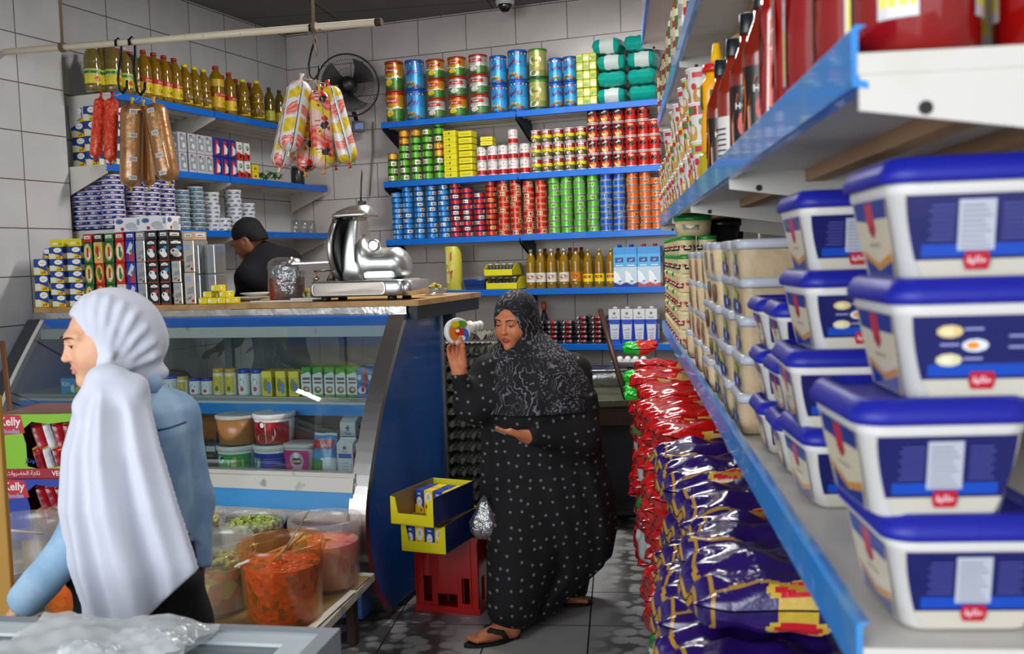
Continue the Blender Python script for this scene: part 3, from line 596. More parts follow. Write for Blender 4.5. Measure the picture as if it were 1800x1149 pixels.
# ---- lowest back shelf
def pouch_mesh(seed, w=.088, d=.16, h=.028):
    return pillow('p', w, d, h, lambda u, v, s_: hexc('#c9c9cc') if u < .16 else (hexc('#a8323a') if .3 < u < .55 and v < .3 else (hexc('#8f8f94') if .55 < u < .7 and v < .18 else hexc('#16141a'))), None, seed=seed, amp=.06)
PK = []
for sd in (1, 2): o = pouch_mesh(sd).build('dark_pouch', [FOILP]); tag(o, 'x', 'pouch'); PK.append(Kind(o))
for c, px in enumerate((955, 979, 1004, 1030, 1056)):
    nn = 5 if c < 3 else 6
    for i in range(nn): PK[(i+c) % 2].put((xfor(px, YF+.09, Z5+.1), YF+.09, Z5+.006+i*.0315), rnd.uniform(-.08, .08), 'black and red coffee pouch %s of the %s pouch pile' % (lv(i, nn), ORD[c]), 'dark pouches on the lowest back shelf', rot=(0, rnd.uniform(-.05, .05), rnd.uniform(-.06, .06)))
def dgoh(m, f, w, h):
    m.poly([(-w*.42, h*.6), (w*.42, h*.6), (w*.33, h*.12), (-w*.33, h*.12)], f, '#d2d6dc'); m.rect(f, -w*.4, w*.4, h*.56, h*.7, '#2a52c0'); m.rect(f, -w/2, w/2, h*.7, h, '#d9dadc')
    m.word('جهينه', f, h*.06, 0, h*.76, '#2a2e34', wmax=w*.75); m.word('حليب', f, h*.09, 0, h*.42, '#5a86b8', wmax=w*.55)
    for k in range(6): a = k*pi/3; m.poly([(0, 0), (.006*cos(a-.4), .006*sin(a-.4)), (.014*cos(a), .014*sin(a)), (.006*cos(a+.4), .006*sin(a+.4))], f, '#3a4046', 0, h*.88)
    for z in (.3, .22, .16): m.rect(f, -w*.2, w*.2, h*z, h*(z+.02), '#93a6c4')
K5 = carton('white_milk_carton', .078, .07, .228, [(.08, '#2a52c8'), (.7, '#1c40b4'), (1, '#d9dadc')], dgoh, '#c9cacc')
for i, px in enumerate((1083, 1104.5, 1126, 1147.5)): K5.put((xfor(px, YF+.06, Z5+.1), YF+.06, Z5+.006), rnd.uniform(-.04, .04), 'white and deep blue milk carton, %s from the left on the lowest back shelf' % ORD[i], 'white and blue milk cartons on the lowest back shelf')
t = thing('spray_bottle', 'dark bottle with orange cap leaning on the lowest back shelf by the pouches', 'bottle', (xfor(958, YF+.2, Z5), YF+.2, Z5+.006))
m = MB(); m.lathe([(.03, 0), (.032, .01), (.032, .15), (.015, .2), (.012, .22)], 14, col='#23282c'); m.build('bottle', [PLAS], t); m = MB(); m.lathe([(.014, .22), (.018, .23), (.018, .27), (.01, .28)], 12, col='#c8501c'); m.build('cap', [PLAS], t)
# ================================================================ left wall shelves
xi = XF-.07
PB2 = [(.85, 0), (1, .02), (1, .14), (.94, .17), (1, .2), (1, .46), (.95, .5), (1, .58), (.97, .68), (.8, .78), (.45, .87), (.32, .91), (.32, .96)]
PSQ = [(.8, 0), (1, .02), (1, .4), (.82, .48), (.98, .6), (.9, .72), (.5, .84), (.34, .9), (.34, .95)]
def lA(m, S_, r, h):
    for k in range(3): LAY[0] = 0; f = S_(k*2.1); m.rect(f, -r, r, h*.35, h*.4, '#1c7a4a', 5); m.word('زيتي', f, h*.05, 0, h*.375, '#f0f4e0', wmax=r); m.disc(f, -r*.1, h*.24, r*.35, h*.05, '#c9541c', 9)
def lB(m, S_, r, h):
    for k in range(3): LAY[0] = 0; f = S_(k*2.1); m.rect(f, -r*.9, r*.9, h*.34, h*.42, '#b81f1c', 5); m.word('كريستال', f, h*.045, 0, h*.38, '#f2e4d0', wmax=r*1.3); m.disc(f, 0, h*.22, r*.5, h*.06, '#e8b81c', 9); m.disc(f, r*.2, h*.2, r*.3, h*.04, '#2c7a2c', 9)
def lC(m, S_, r, h):
    for k in range(3): LAY[0] = 0; f = S_(k*2.1); m.poly([(-r*.9, h*.1), (r*.9, h*.08), (r*.8, h*.3), (-.2*r, h*.44), (-r*.9, h*.34)], f, '#1c2418'); m.word('زيت', f, h*.07, 0, h*.24, '#e6e2d0', wmax=r); m.disc(f, 0, h*.13, r*.3, h*.03, '#d9c41c', 8)
KA = bottle('oil_bottle', .045, .275, PB2, '#fff', 0, '#b9bcc0', [(.15, .32, '#d8c92a'), (.32, .44, '#c9cc5a')], lA, PALEOIL)
KB = bottle('oil_bottle', .043, .29, PB2, '#fff', 0, '#a81c1c', [(.12, .34, '#ddc01c'), (.34, .43, '#b81f1c')], lB)
KC = bottle('oil_bottle', .044, .27, PSQ, '#fff', 0, '#e6d418', [(.08, .1, '#d6b81c'), (.45, .46, '#d6b81c')], lC)
KD = bottle('oil_bottle', .05, .31, PB2, '#fff', 0, '#a81c1c', [(.12, .4, '#d9a81c'), (.55, .7, '#c9a51c')], lB)
KE = bottle('oil_bottle', .036, .26, PB2, '#fff', 0, '#2a3226', [(.1, .36, '#b9b42a')], lC, DARKOIL)
zA = 2.536+.006; gA = 'oil bottles on the top left shelf'
for px, K, tx, dx in ((163, KA, 'cloudy pale bottle with silver cap, leftmost on the top left shelf', -.05), (179, KA, 'cloudy pale bottle with silver cap, second on the top left shelf', -.05), (198, KA, 'cloudy pale bottle behind the first black hook', .0), (219, KA, 'cloudy pale bottle between the two black hooks', .0), (238, KA, 'cloudy pale bottle behind the second black hook', -.04),
                      (254, KB, 'red-capped oil bottle, first beside the cloudy pale ones', 0), (272, KB, 'red-capped oil bottle, second of the first four', 0), (290, KB, 'red-capped oil bottle, third of the first four', 0), (308, KB, 'red-capped oil bottle, fourth, beside the yellow caps', 0),
                      (326, KC, 'yellow-capped oil bottle, first of the three together', 0), (343, KC, 'yellow-capped oil bottle, middle of the three together', 0), (359, KC, 'yellow-capped oil bottle, last of the three together', 0),
                      (381, KD, 'largest red-capped oil bottle right of the three yellow caps', 0), (404, KB, 'red-capped oil bottle just before the far yellow caps', 0), (428, KC, 'yellow-capped oil bottle, nearer of the far two', 0), (452, KC, 'yellow-capped oil bottle, farther of the far two', 0), (474, KE, 'dark green oil bottle, nearer of the two at the far end', 0), (492, KE, 'dark green oil bottle at the very end of the top left shelf', 0)):
    sc = 1.06 if px in (452, 198) else 1
    K.put((xi+dx, yfor(px, xi+dx, zA+.1), zA), pi/2+rnd.uniform(-.2, .2), tx, gA, sc=(sc, sc, sc))
for i, px in enumerate((186, 208, 229, 262, 281, 300, 392, 416, 440)): KB.put((xi-.1, yfor(px, xi-.1, zA+.1), zA), pi/2, 'oil bottle in the back row of the top left shelf, %s from the left' % ORD[i], 'back row of oil bottles on the top left shelf')
# cheese boxes: shared designs
def cbox(name, w, d, h, base, draw, b=.0025, side=None):
    m = MB(); m.rbox(0, 0, 0, w, d, h, b, base)
    draw(m, front(-d/2, 0, .0007), w, h)
    if True: LAY[0] = 0; draw(m, right(w/2+.0006), d, h); LAY[0] = 0
    draw(m, left(-w/2-.0006), d, h)
    o = m.build(name, [CARD]); tag(o, 'x', 'box'); return Kind(o)
def d_cheese(m, f, w, h):       # blue over yellow with an oval badge
    m.poly([(-w/2, h*.0), (w/2, h*.0), (w/2, h*.2), (0, h*.42), (-w/2, h*.5)], f, '#efcb14'); m.poly([(-w*.45, h*.06), (-w*.05, h*.05), (0, h*.3), (-w*.2, h*.5), (-w*.45, h*.4)], f, '#dfe0da')
    m.disc(f, w*.16, h*.74, w*.3, h*.21, '#e9e6e0'); m.disc(f, w*.16, h*.74, w*.27, h*.17, '#f6f2ee'); m.word('تركيش', f, h*.13, w*.16, h*.74, '#b02038', wmax=w*.42); m.disc(f, w*.3, h*.16, w*.1, h*.1, '#d2541c', 8); m.disc(f, w*.12, h*.12, w*.07, h*.07, '#4a8a2a', 8)
def d_oval(bgc, oval, c2, c3):
    def f_(m, f, w, h):
        m.disc(f, 0, h*.52, w*.42, h*.42, '#e8b81c', 18); m.disc(f, 0, h*.52, w*.38, h*.39, oval, 18)
        m.disc(f, -w*.08, h*.62, w*.2, h*.2, c2, 9); m.disc(f, w*.1, h*.38, w*.2, h*.18, c3, 9); m.rect(f, -w*.1, w*.12, h*.3, h*.75, '#b01f1c' if bgc != 'r' else '#2a6a2a')
    return f_
def d_silver(m, f, w, h):
    m.rect(f, -w*.4, w*.1, h*.7, h*.88, '#9fb4d0'); m.disc(f, w*.22, h*.1, w*.11, h*.05, '#b3202a', 8); m.poly([(-w*.3, h*.3), (w*.3, h*.35), (w*.3, h*.55), (-w*.2, h*.5)], f, '#9a9ca0'); m.word('لبن', f, h*.12, -w*.15, h*.2, '#2a3a7a', wmax=w*.4)
def d_cow(c):
    def f_(m, f, w, h):
        m.rect(f, -w*.34, w*.34, h*.8, h*.9, '#e9e6e2'); m.disc(f, 0, h*.88, w*.22, h*.06, '#f4f2ee', 10); m.disc(f, w*.18, h*.6, w*.2, h*.1, c, 10); m.disc(f, -w*.1, h*.42, w*.32, h*.17, '#e9e7e4', 10); m.disc(f, w*.05, h*.3, w*.3, h*.13, '#f2f0ec', 10)
        m.disc(f, -w*.22, h*.48, w*.08, h*.06, '#1c1a1c', 7); m.rect(f, -w*.5, w*.5, 0, h*.07, '#8f2a1c'); m.word('ميلك', f, h*.07, 0, h*.85, '#1c1a1c', wmax=w*.5)
    return f_
K_ch = cbox('cheese_box', .115, .09, .082, '#17408f', d_cheese)
zB = 2.135+.006; gB = 'small boxes on the middle left shelf'
for c, (px, dx) in enumerate(((152, -.2), (174, -.1), (204, -.03), (238, -.03))):
    for i in range(4): K_ch.put((xi+dx, yfor(px, xi+dx, zB+.1), zB+i*.083), pi/2+rnd.uniform(-.05, .05), 'blue and yellow cheese box %s of column %s on the middle left shelf' % (lv(i, 4), ('one', 'two', 'three', 'four')[c]), gB)
def d_grey(m, f, w, h): m.rect(f, -w*.35, w*.35, h*.15, h*.85, '#8f969e'); m.rect(f, -w*.25, w*.1, h*.6, h*.75, '#c9cdd2'); m.disc(f, w*.1, h*.35, w*.2, h*.14, '#d6d9dc', 8); m.rect(f, -w*.3, w*.0, h*.85, h*.92, '#a82a3a')
def d_bluered(m, f, w, h): m.poly([(-w*.4, h*.1), (w*.1, h*.1), (w*.3, h*.8), (-w*.1, h*.9)], f, '#c22a2a'); m.poly([(-w*.1, h*.15), (w*.35, h*.2), (w*.4, h*.5), (0, h*.7)], f, '#dcdfe2')
def d_rw(m, f, w, h): m.disc(f, 0, h*.7, w*.3, h*.14, '#2a7a3a', 8); m.word('حلو', f, h*.16, 0, h*.72, '#fff'); m.poly([(-w*.5, 0), (w*.5, 0), (w*.5, h*.3), (-w*.5, h*.45)], f, '#c9281c'); m.disc(f, w*.1, h*.2, w*.2, h*.13, '#1c1c1c', 8)
KG = cbox('small_box', .075, .07, .12, '#b4bac2', d_grey); KR = cbox('small_box', .075, .07, .12, '#1c2e88', d_bluered); KW = cbox('small_box', .06, .07, .115, '#e2dedb', d_rw)
cols = ((314, KG, 'silver-grey'), (331, KG, 'silver-grey'), (346, KG, 'silver-grey'), (360, KG, 'silver-grey'), (374, KR, 'blue and red'), (388, KR, 'blue and red'), (402, KR, 'blue and red'), (415, KW, 'white and red'), (428, KW, 'white and red'))
cc = {}
for px, K, tx in cols:
    cc[tx] = cc.get(tx, 0)+1
    for i in range(2): K.put((xi, yfor(px, xi, zB+.1), zB+i*.1215), pi/2+rnd.uniform(-.04, .04), '%s small box, %s one of the %s %s pair' % (tx, ('lower', 'upper')[i], ORD[cc[tx]-1], tx), gB)
KY = cbox('small_box', .07, .07, .05, '#e0cc14', lambda m, f, w, h: m.rect(f, -w*.3, w*.1, h*.3, h*.6, '#c9501c'))
for i in range(2): KY.put((xi, yfor(443, xi, zB), zB+i*.051), pi/2, 'small yellow box %s of the pair at the end of the box row' % ('lower', 'upper')[i], gB)
t = thing('glass_jar', 'dark glass jar on the far end of the middle left shelf', 'jar', (xi, yfor(524, xi, zB), zB)); m = MB(); m.lathe([(.045, 0), (.05, .01), (.05, .1), (.04, .12)], 18, col='#23262a'); m.build('jar', [PLAS], t); m = MB(); m.lathe([(.042, .12), (.042, .135)], 16, col='#4a4c50'); m.build('lid', [PLAS], t)
m = MB(); rr = random.Random(4)
for i in range(26):
    a = rr.uniform(0, 6.28); l = rr.uniform(.05, .14); q = rr.uniform(-.06, .06); p = Vector((q*.5, q*2, .01+rr.random()*.02)); e = p+Vector((cos(a)*l*.5, sin(a)*l, rr.uniform(.0, .05))); m.tube([p, (p+e)/2+Vector((0, 0, .015)), e], [.004, .006, .001], 5, col=('#3a6a2a', '#2a4a22', '#5a8a3a')[i % 3])
o = m.build('herb_bundle', [CLOTH], None, (xi, yfor(468, xi, zB), zB)); tag(o, 'bunch of green herbs lying on the far end of the middle left shelf', 'herbs')
t = thing('white_tray', 'white paper tray lying at the far end of the middle left shelf', 'tray', (xi, yfor(556, xi, zB), zB)); m = MB(); m.rbox(0, 0, 0, .14, .1, .015, .004, '#8f8a80'); m.build('base', [CARD], t)
# round tins on the lowest left shelf
def rt(name, r, h, base, lidc, patch):
    m = MB(); m.lathe([(r*.98, 0), (r, .002), (r, h*.62)], 28, col=base, cap1=False); m.lathe([(r*1.03, h*.6), (r*1.03, h*.95), (r, h)], 28, col=lidc, cap0=False)
    for k in range(7): f = cyl(r*1.005, 0, -pi/2+k*2*pi/7, r*.02); m.disc(f, 0, h*.3, r*.3, h*.2, patch, 8); m.disc(f, r*.12, h*.3, r*.12, h*.14, '#b0202a' if base != '#dcdee0' else '#3a5a9a', 6)
    o = m.build(name, [CARD]); tag(o, 'x', 'tin'); return Kind(o)
KU = rt('round_tin', .061, .0265, '#131f86', '#c3c7cf', '#c6cbe0'); KL = rt('round_tin', .054, .0265, '#3f7f9a', '#a3aab0', '#8fb0bc'); KV = rt('round_tin', .054, .0265, '#dcdee0', '#c9cccf', '#7a8aa8')
zC = 1.782+.006; gC = 'round tins on the lowest left shelf'
for c, (px, K, nn, dx, tx) in enumerate(((148, KU, 9, -.2, 'blue'), (170, KU, 10, -.12, 'blue'), (199, KU, 11, .0, 'blue'), (236, KU, 11, -.02, 'blue'), (264, KU, 10, 0, 'blue'), (291, KU, 11, 0, 'blue'), (318, KL, 9, 0, 'teal-grey'), (344, KL, 10, 0, 'teal-grey'), (371, KV, 9, 0, 'white'), (390, KV, 3, .03, 'white'), (411, KV, 10, 0, 'white'), (434, KV, 7, 0, 'white'))):
    y_ = yfor(px, xi+dx, zC+.1)
    for i in range(nn): K.put((xi+dx+rnd.uniform(-.004, .004), y_+rnd.uniform(-.004, .004), zC+i*.0272), rnd.uniform(0, 6), '%s round tin %s of the %s stack on the lowest left shelf' % (tx, lv(i, nn), ORD[c]), gC)
for i, px in enumerate((520, 535, 548)):
    t = thing('drinking_glass', 'upside-down clear drinking glass, %s of three on the lowest left shelf' % ORD[i], 'glass', (xi, yfor(px, xi, zC), zC), 0, 'glasses on the lowest left shelf'); m = MB(); m.lathe([(.036, 0), (.038, .002), (.032, .09), (.028, .094)], 18, col='#cfd6da'); m.build('glass', [film('clear_glass', '#e8eeee', gloss=.3)], t)
# ================================================================ fan on the back wall
fp = onY(612, 150, 6.43); fn = (CAM-fp); FA = atan2(fn.y, fn.x)+pi/2
t = thing('wall_fan', 'black round wire-caged fan mounted on the tiled back wall', 'fan', fp, FA+.12)
BLK = mat('black_plastic', '#15161a', rough=.4); DK = mat('dark_metal', '#23242a', rough=.4, metal=.6)
m = MB(); R = .222
m.tube([(R*cos(2*pi*i/40), 0, R*sin(2*pi*i/40)) for i in range(41)], .006, 6, cap=False)
for k in range(72):
    a = 2*pi*k/72; m.tube([(R*cos(a)*q, -.045*sqrt(max(0, 1-q**2.2)), R*sin(a)*q) for q in (.22, .5, .75, .92, 1)], .0013, 4)
for q in (.5, .8): m.tube([(R*q*cos(2*pi*i/32), -.045*sqrt(1-q**2.2)-.001, R*q*sin(2*pi*i/32)) for i in range(33)], .0015, 4, cap=False)
m.build('cage', [DK], t)
m = MB(); m.lathe([(.05, 0), (.052, .004), (.048, .012), (.001, .014)], 20); o = m.build('cage_badge', [BLK], t); o.rotation_euler = (pi/2, 0, 0); o.location = (0, -.042, 0)
m = MB()
for k in range(3):
    a = k*2*pi/3+.5
    m.grid(lambda u, v: ((.03+.165*u)*cos(a+(v-.5)*(.75+.5*u)+.25*u), -.012+.03*(v-.5), (.03+.165*u)*sin(a+(v-.5)*(.75+.5*u)+.25*u)), 8, 6)
m.build('blades', [BLK], t)
m = MB(); m.lathe([(.06, 0), (.07, .02), (.065, .09), (.03, .12)], 20); o = m.build('motor', [BLK], t); o.rotation_euler = (-pi/2, 0, 0); o.location = (0, .01, 0)
m = MB(); m.tube([(.0, .1, 0), (.02, .13, -.1), (.06, .15, -.2), (.08, .17, -.27)], .016, 8); m.box(.04, .13, .14, .2, -.31, -.235); m.build('mount', [BLK], t)
m = MB(); m.rect(lambda x, y: (x, .1385, y), .055, .115, -.295, -.25, '#2a6ab8'); m.build('sticker', [PLAS], t)
m = MB(); q = onY(655, 215, 6.68); pts = [onY(655, 215, 6.69), onY(656, 260, 6.69), onY(653, 300, 6.69), onY(650, 345, 6.66)]; m.tube(pts, .006, 6, col='#6a655c'); o = m.build('fan_cable', [PLAS]); tag(o, 'grey cable running down the tiled back wall below the fan', 'cable')
# ================================================================ dome camera under the ceiling
cpos = onZ(888, 12, ZC-.06); t = thing('dome_camera', 'white dome security camera under the ceiling by the back wall', 'camera', (cpos.x, cpos.y, ZC))
m = MB(); m.lathe([(.062, -.0), (.065, -.03), (.06, -.05), (.058, -.05)][::-1], 28, col='#d4d4d0'); m.build('housing', [PLAS], t); m = MB(); m.ball((0, 0, -.052), .05, 20); m.build('dome', [mat('smoked_dome', '#0a0b0f', rough=.06, coat=1)], t)
# ================================================================ hanging pipe, hooks and sausages
PL = onX(7, 92, XP-.005); PR = at(671, 39, 4.45); PL.x += .004
def onpipe(px): 
    lo, hi = 0, 1
    for _ in range(40):
        md = (lo+hi)/2; p = PL.lerp(PR, md)-CAM; x = 900+FPX*p.dot(CR)/p.dot(CF)
        if x < px: lo = md
        else: hi = md
    return PL.lerp(PR, lo)
t = thing('hanging_pipe', 'long chipped cream-painted pipe hung on ropes below the ceiling', 'pipe')
m = MB(); m.tube([PL, PR-(PR-PL).normalized()*.03], .0165, 12); m.build('pipe', [mat('cream_paint', '#ddd2b8', rough=.45, noise=('#6a4a34', .66, .7), nscale=22)], t)
m = MB(); dd = (PR-PL).normalized(); m.tube([PR-dd*.03, PR], .017, 12); m.build('end_collar', [mat('rust', '#3a2418', rough=.7)], t)
ROPE = mat('rope', '#7a6a52', rough=.9); HOOK = mat('black_hook', '#0f1010', rough=.35, metal=.5); STR = mat('white_string', '#b9b4a8', rough=.8)
for px, top in ((110, 107), (551, 555)):
    p = onpipe(px); m = MB(); q = Vector((p.x, p.y, ZC)); m.tube([p+Vector((0, 0, .02)), (p+q)/2+Vector((.004, 0, 0)), q], .007, 6)
    for k in (-.008, .002, .012): m.tube([p+dd*k+Vector((0, .021*cos(a*pi/6), .021*sin(a*pi/6))) for a in range(13)], .004, 5, cap=False)
    if px > 300: m.tube([p+Vector((0, -.02, -.01)), p+Vector((.02, -.03, -.03)), p+Vector((.05, -.03, -.02)), p+Vector((.07, -.02, -.04))], .003, 5); m.tube([p+Vector((.0, 0, -.02)), p+Vector((.02, 0, -.09)), p+Vector((.01, 0, -.13)), p+Vector((-.002, 0, -.07)), p+Vector((0, 0, -.02))], .003, 5)
    o = m.build('rope', [ROPE]); tag(o, 'rope tying the %s end of the cream pipe to the ceiling' % ('left', 'right')[px > 300], 'rope')
def hook(px, dx, bot, label, r=.0035):
    p = onpipe(px); z0 = p.z; zb = bot; m = MB(); path = [p+dd*.0+Vector((0, -.02, -.02)), p+Vector((0, -.021, .005)), p+Vector((0, 0, .022)), p+Vector((0, .021, .005)), p+Vector((.0, .02, -.03))]
    n = 5; e = Vector((p.x+dx, p.y, zb))
    path += [p+Vector((.005, .012, -.06)), p.lerp(e, .5)+Vector((-.012, 0, 0)), Vector((p.x+dx-.025, p.y, zb+.07)), Vector((p.x+dx-.02, p.y, zb+.02)), e, Vector((p.x+dx+.025, p.y, zb+.025)), Vector((p.x+dx+.03, p.y, zb+.06))]
    m.tube(path, r, 6); o = m.build('hook', [HOOK]); tag(o, label, 'hook', 'hooks on the hanging pipe'); return e
h1 = hook(208, .01, onpipe(208).z-.245, 'black metal hook on the pipe holding the two red sausages', .006)
h2 = hook(232, .035, onpipe(232).z-.26, 'black metal hook on the pipe holding the golden sausages', .007)
h3 = hook(548, .0, onpipe(548).z-.235, 'black hook below the right rope holding the striped sausages', .005)
def sausage(label, top, bot, r, colfn, mt, hookpt, group, clip='#c0b89a', nu=20, nv=26, bulge=0, name='sausage'):
    top, bot = Vector(top), Vector(bot); ax = (bot-top); Ln = ax.length; ax.normalize(); t = thing(name, label, 'sausage', top, 0, group)
    sx = ax.orthogonal().normalized()
    vdir = (CAM-top).normalized(); sy = ax.cross(vdir).normalized(); sx = sy.cross(ax)      # u = 0 faces the shop front
    m = MB()
    def fn(u, v):
        k = min(.45, 2*r/Ln*.95); w_ = abs(2*v-1); e = max(0., 1-((w_-(1-k))/k)**2.2) if w_ > 1-k else 1.
        rr = r*max(.1, e**.5)*(1+bulge*sin(v*3)); a = 2*pi*u
        return ax*Ln*v+(sx*cos(a)+sy*sin(a))*rr
    m.grid(fn, nu, nv, cfn=colfn); m.build('casing', [mt], t)
    m = MB(); m.tube([-ax*.028, -ax*.012, ax*.006], [.012, .005, .01], 7, col=clip); m.tube([ax*(Ln-.004), ax*(Ln+.008), ax*(Ln+.02)], [.01, .004, .01], 7, col=clip); m.build('tied_ends', [PLAS], t)
    m = MB(); m.tube([-ax*.012, (hookpt-top)*.5+Vector((.003, 0, 0)), hookpt-top], .0018, 5); m.build('string', [STR], t); return t
REDC = mat('red_netted_casing', '#d92008', rough=.3, coat=.5, bump=.9, bscale=85, noise=('#ee6a1c', .5, .62), nscale=70)
GOLD = mat('golden_casing', '#a87a4a', rough=.26, metal=.35, coat=.5, bump=.25, bscale=30, noise=('#8a4f2c', .5, .65), nscale=9)
d1 = (h1-CAM).dot(CF); d2 = (h2-CAM).dot(CF)
sausage('left red netted sausage hanging from the pipe', at(177, 172, d1), at(168, 278, d1), .03, None, REDC, h1, 'red sausages', '#b01c0c')
sausage('right red netted sausage hanging beside the golden one', at(197, 172, d1-.03), at(194, 284, d1-.03), .031, None, REDC, h1, 'red sausages', '#b01c0c')
g1 = sausage('left large golden sausage hanging straight from the pipe', at(232, 182, d2-.02), at(231, 330, d2-.02), .054, None, GOLD, h2, 'golden sausages', '#c9a01c')
g2 = sausage('right large golden sausage hanging at a tilt', at(271, 181, d2-.02), at(298, 320, d2-.02), .055, None, GOLD, h2, 'golden sausages', '#c9a01c')
sausage('short golden sausage end peeping out between the large golden sausages', at(252, 186, d2+.08), at(262, 328, d2+.08), .032, None, GOLD, h2, 'golden sausages', '#c9a01c')
for gi, (gg, p0, p1) in enumerate(((g1, at(232, 182, d2-.02), at(231, 330, d2-.02)), (g2, at(271, 181, d2-.02), at(298, 320, d2-.02)))):
    ax = (p1-p0); Ln = ax.length; ax.normalize(); vd = (CAM-p0).normalized(); sy = ax.cross(vd).normalized(); sx = sy.cross(ax); m = MB()
    for q in (.12, .4, .68, .9):
        a0 = (-.12, .45)[gi]; f = lambda x, y: ax*(Ln*q+y)+(sx*cos(a0+x/.054)+sy*sin(a0+x/.054))*.0556
        m.rect(f, -.018, .018, -.011, .011, '#dcdcdc', 3)
        for k in range(7): m.rect(lambda x, y: f(x, y)*1.0, -.014+k*.004, -.0125+k*.004+(k % 2)*.001, -.007, .007, '#2a2a2a')
        for j in range(len(m.v)-28, len(m.v)): pass
    m.build('barcode_label', [PLAS], gg)
def lerpc(a, b, t): a, b = hexc(a), hexc(b); return tuple(a[i]+(b[i]-a[i])*t for i in range(3))
def stripe(seed, c1='#e8c81c', c2='#e0e0de', c3='#d84a38'):
    def f_(u, v):
        uu = (u*5+.35) % 1
        if uu < .035 or .21 < uu < .245: return hexc('#1c1a1a')
        if uu < .21 : return hexc('#dcdcda')
        k = (v*2.3+.1*sin(2*pi*u*2+seed*7)+.05*sin(v*23+u*9)+seed) % 1
        if k < .16: return hexc(c2)
        if k < .5: return lerpc(c3, '#f0a090', .5+.5*sin(k*60+u*12)) if k < .46 else lerpc(c3, c2, .6)
        if k < .64: return hexc(c2)
        return lerpc(c1, '#d8b414', .5+.5*sin(v*50+u*40))
    return f_
def flowery(seed):
    def f_(u, v):
        q = ((v*3.0+seed) % 1)
        uu = (u*5+.2) % 1
        dx, dy = ((u+.52) % 1)-.5, q-.5
        def el(cx, cy, rx, ry): return ((dx-cx)/rx)**2+((dy-cy)/ry)**2 < 1
        if el(-.02, .02, .05, .13) or el(-.06, -.08, .04, .08): return hexc('#1c2a26')
        if el(.045, .24, .045, .11): return hexc('#5a2a10') if el(.045, .24, .016, .04) else hexc('#e8a81c')
        if el(-.04, -.26, .05, .1) or el(-.1, .1, .03, .08): return hexc('#cc1c14')
        if el(.07, -.12, .045, .16): return hexc('#e6b8b0') if (dy*40) % 1 < .7 else hexc('#8a3a34')
        if uu < .04: return hexc('#1a1a18')
        k = (v*1.7+.12*sin(2*pi*u*2)+seed) % 1
        return lerpc('#d8402c', '#e88a78', .5+.5*sin(k*40)) if k < .45 else (hexc('#e0c62a') if k < .62 else hexc('#e4bcb0'))
    return f_
CAS = mat('glossy_casing', rough=.22, coat=.45); d3 = (h3-CAM).dot(CF); gs = 'striped sausages'
sausage('large white yellow and red striped sausage, front left of the cluster', at(529, 141, d3-.07), at(508, 268, d3-.07), .056, stripe(.3), CAS, h3, gs, '#e8e2d0', 90, 70)
sausage('striped sausage behind the front left one, its lower end showing', at(521, 165, d3+.04), at(492, 296, d3+.04), .05, stripe(.1), CAS, h3, gs, '#e8e2d0', 90, 70)
sausage('sausage printed with peppers and flowers, middle of the cluster', at(561, 160, d3-.05), at(569, 298, d3-.05), .05, flowery(.1), CAS, h3, gs, '#d8a01c', 90, 70)
sausage('flowered sausage hanging lowest behind the middle one', at(546, 170, d3+.06), at(537, 303, d3+.06), .046, flowery(.6), CAS, h3, gs, '#d8a01c', 90, 70)
sausage('white striped sausage tilted outward at the right of the cluster', at(578, 152, d3-.01), at(614, 288, d3-.01), .049, stripe(.62), CAS, h3, gs, '#c8342c', 90, 70)
sausage('yellow-red sausage hanging behind the right striped one', at(570, 160, d3+.09), at(590, 292, d3+.09), .045, stripe(.85), CAS, h3, gs, '#c8342c', 90, 70)
# ================================================================ refrigerated counter
KA_ = radians(3.4); kX = Vector((cos(KA_), sin(KA_), 0)); kY = Vector((-sin(KA_), cos(KA_), 0)); KO = Vector((-2.03, 4.1, 0))
MK = Matrix(((kX.x, kY.x, 0, KO.x), (kX.y, kY.y, 0, KO.y), (0, 0, 1, 0), (0, 0, 0, 1)))
def KP(x, y, z): return MK @ Vector((x, y, z))
def kfor(px, y, z):
    k = (px-900)/FPX; q = CR-CF*k; P0 = KP(0, y, z)-CAM; return -P0.dot(q)/kX.dot(q)
CL = -2.13
ctr = thing('refrigerated_counter', 'blue curved-glass refrigerated counter with chrome end trim and wooden top', 'display counter'); ctr.matrix_world = MK
WOOD = mat('plywood_top', '#b08a56', rough=.5, noise=('#8a6238', .45, .75), nscale=9); WORNB = mat('worn_light_blue', '#2a8ac9', rough=.4, noise=('#4a2a1c', .66, .7), nscale=6)
STEEL = mat('brushed_steel', '#b9b6b4', rough=.3, metal=1, bump=.04, bscale=12); CHROME = mat('bent_chrome', '#c9c4be', rough=.08, metal=1, bump=.35, bscale=4, bdist=.03)
NAVY = mat('navy_side', '#11509a', rough=.3, coat=.2, noise=('#0b3464', .45, .75), nscale=2); OFFW = mat('aged_white_enamel', '#c4c2bc', rough=.4, noise=('#8f8a80', .64, .72), nscale=11)
INB = mat('inner_blue', '#2a7cd4', rough=.4, noise=('#4a86b8', .6, .85), nscale=3); INW = mat('counter_inner_white', '#c9c9c4', rough=.45, noise=('#a09a8c', .6, .8), nscale=8)
DGR = mat('charcoal_panel', '#35373b', rough=.45)
GLS = film('counter_glass', '#e9f0f0', gloss=.02, rough=.02)
PF = [(-.33, .03), (-.40, .10), (-.46, .165), (-.516, .31), (-.53, .468), (-.507, .589), (-.41, .798), (-.3, .987), (-.152, 1.18), (-.04, 1.314)]
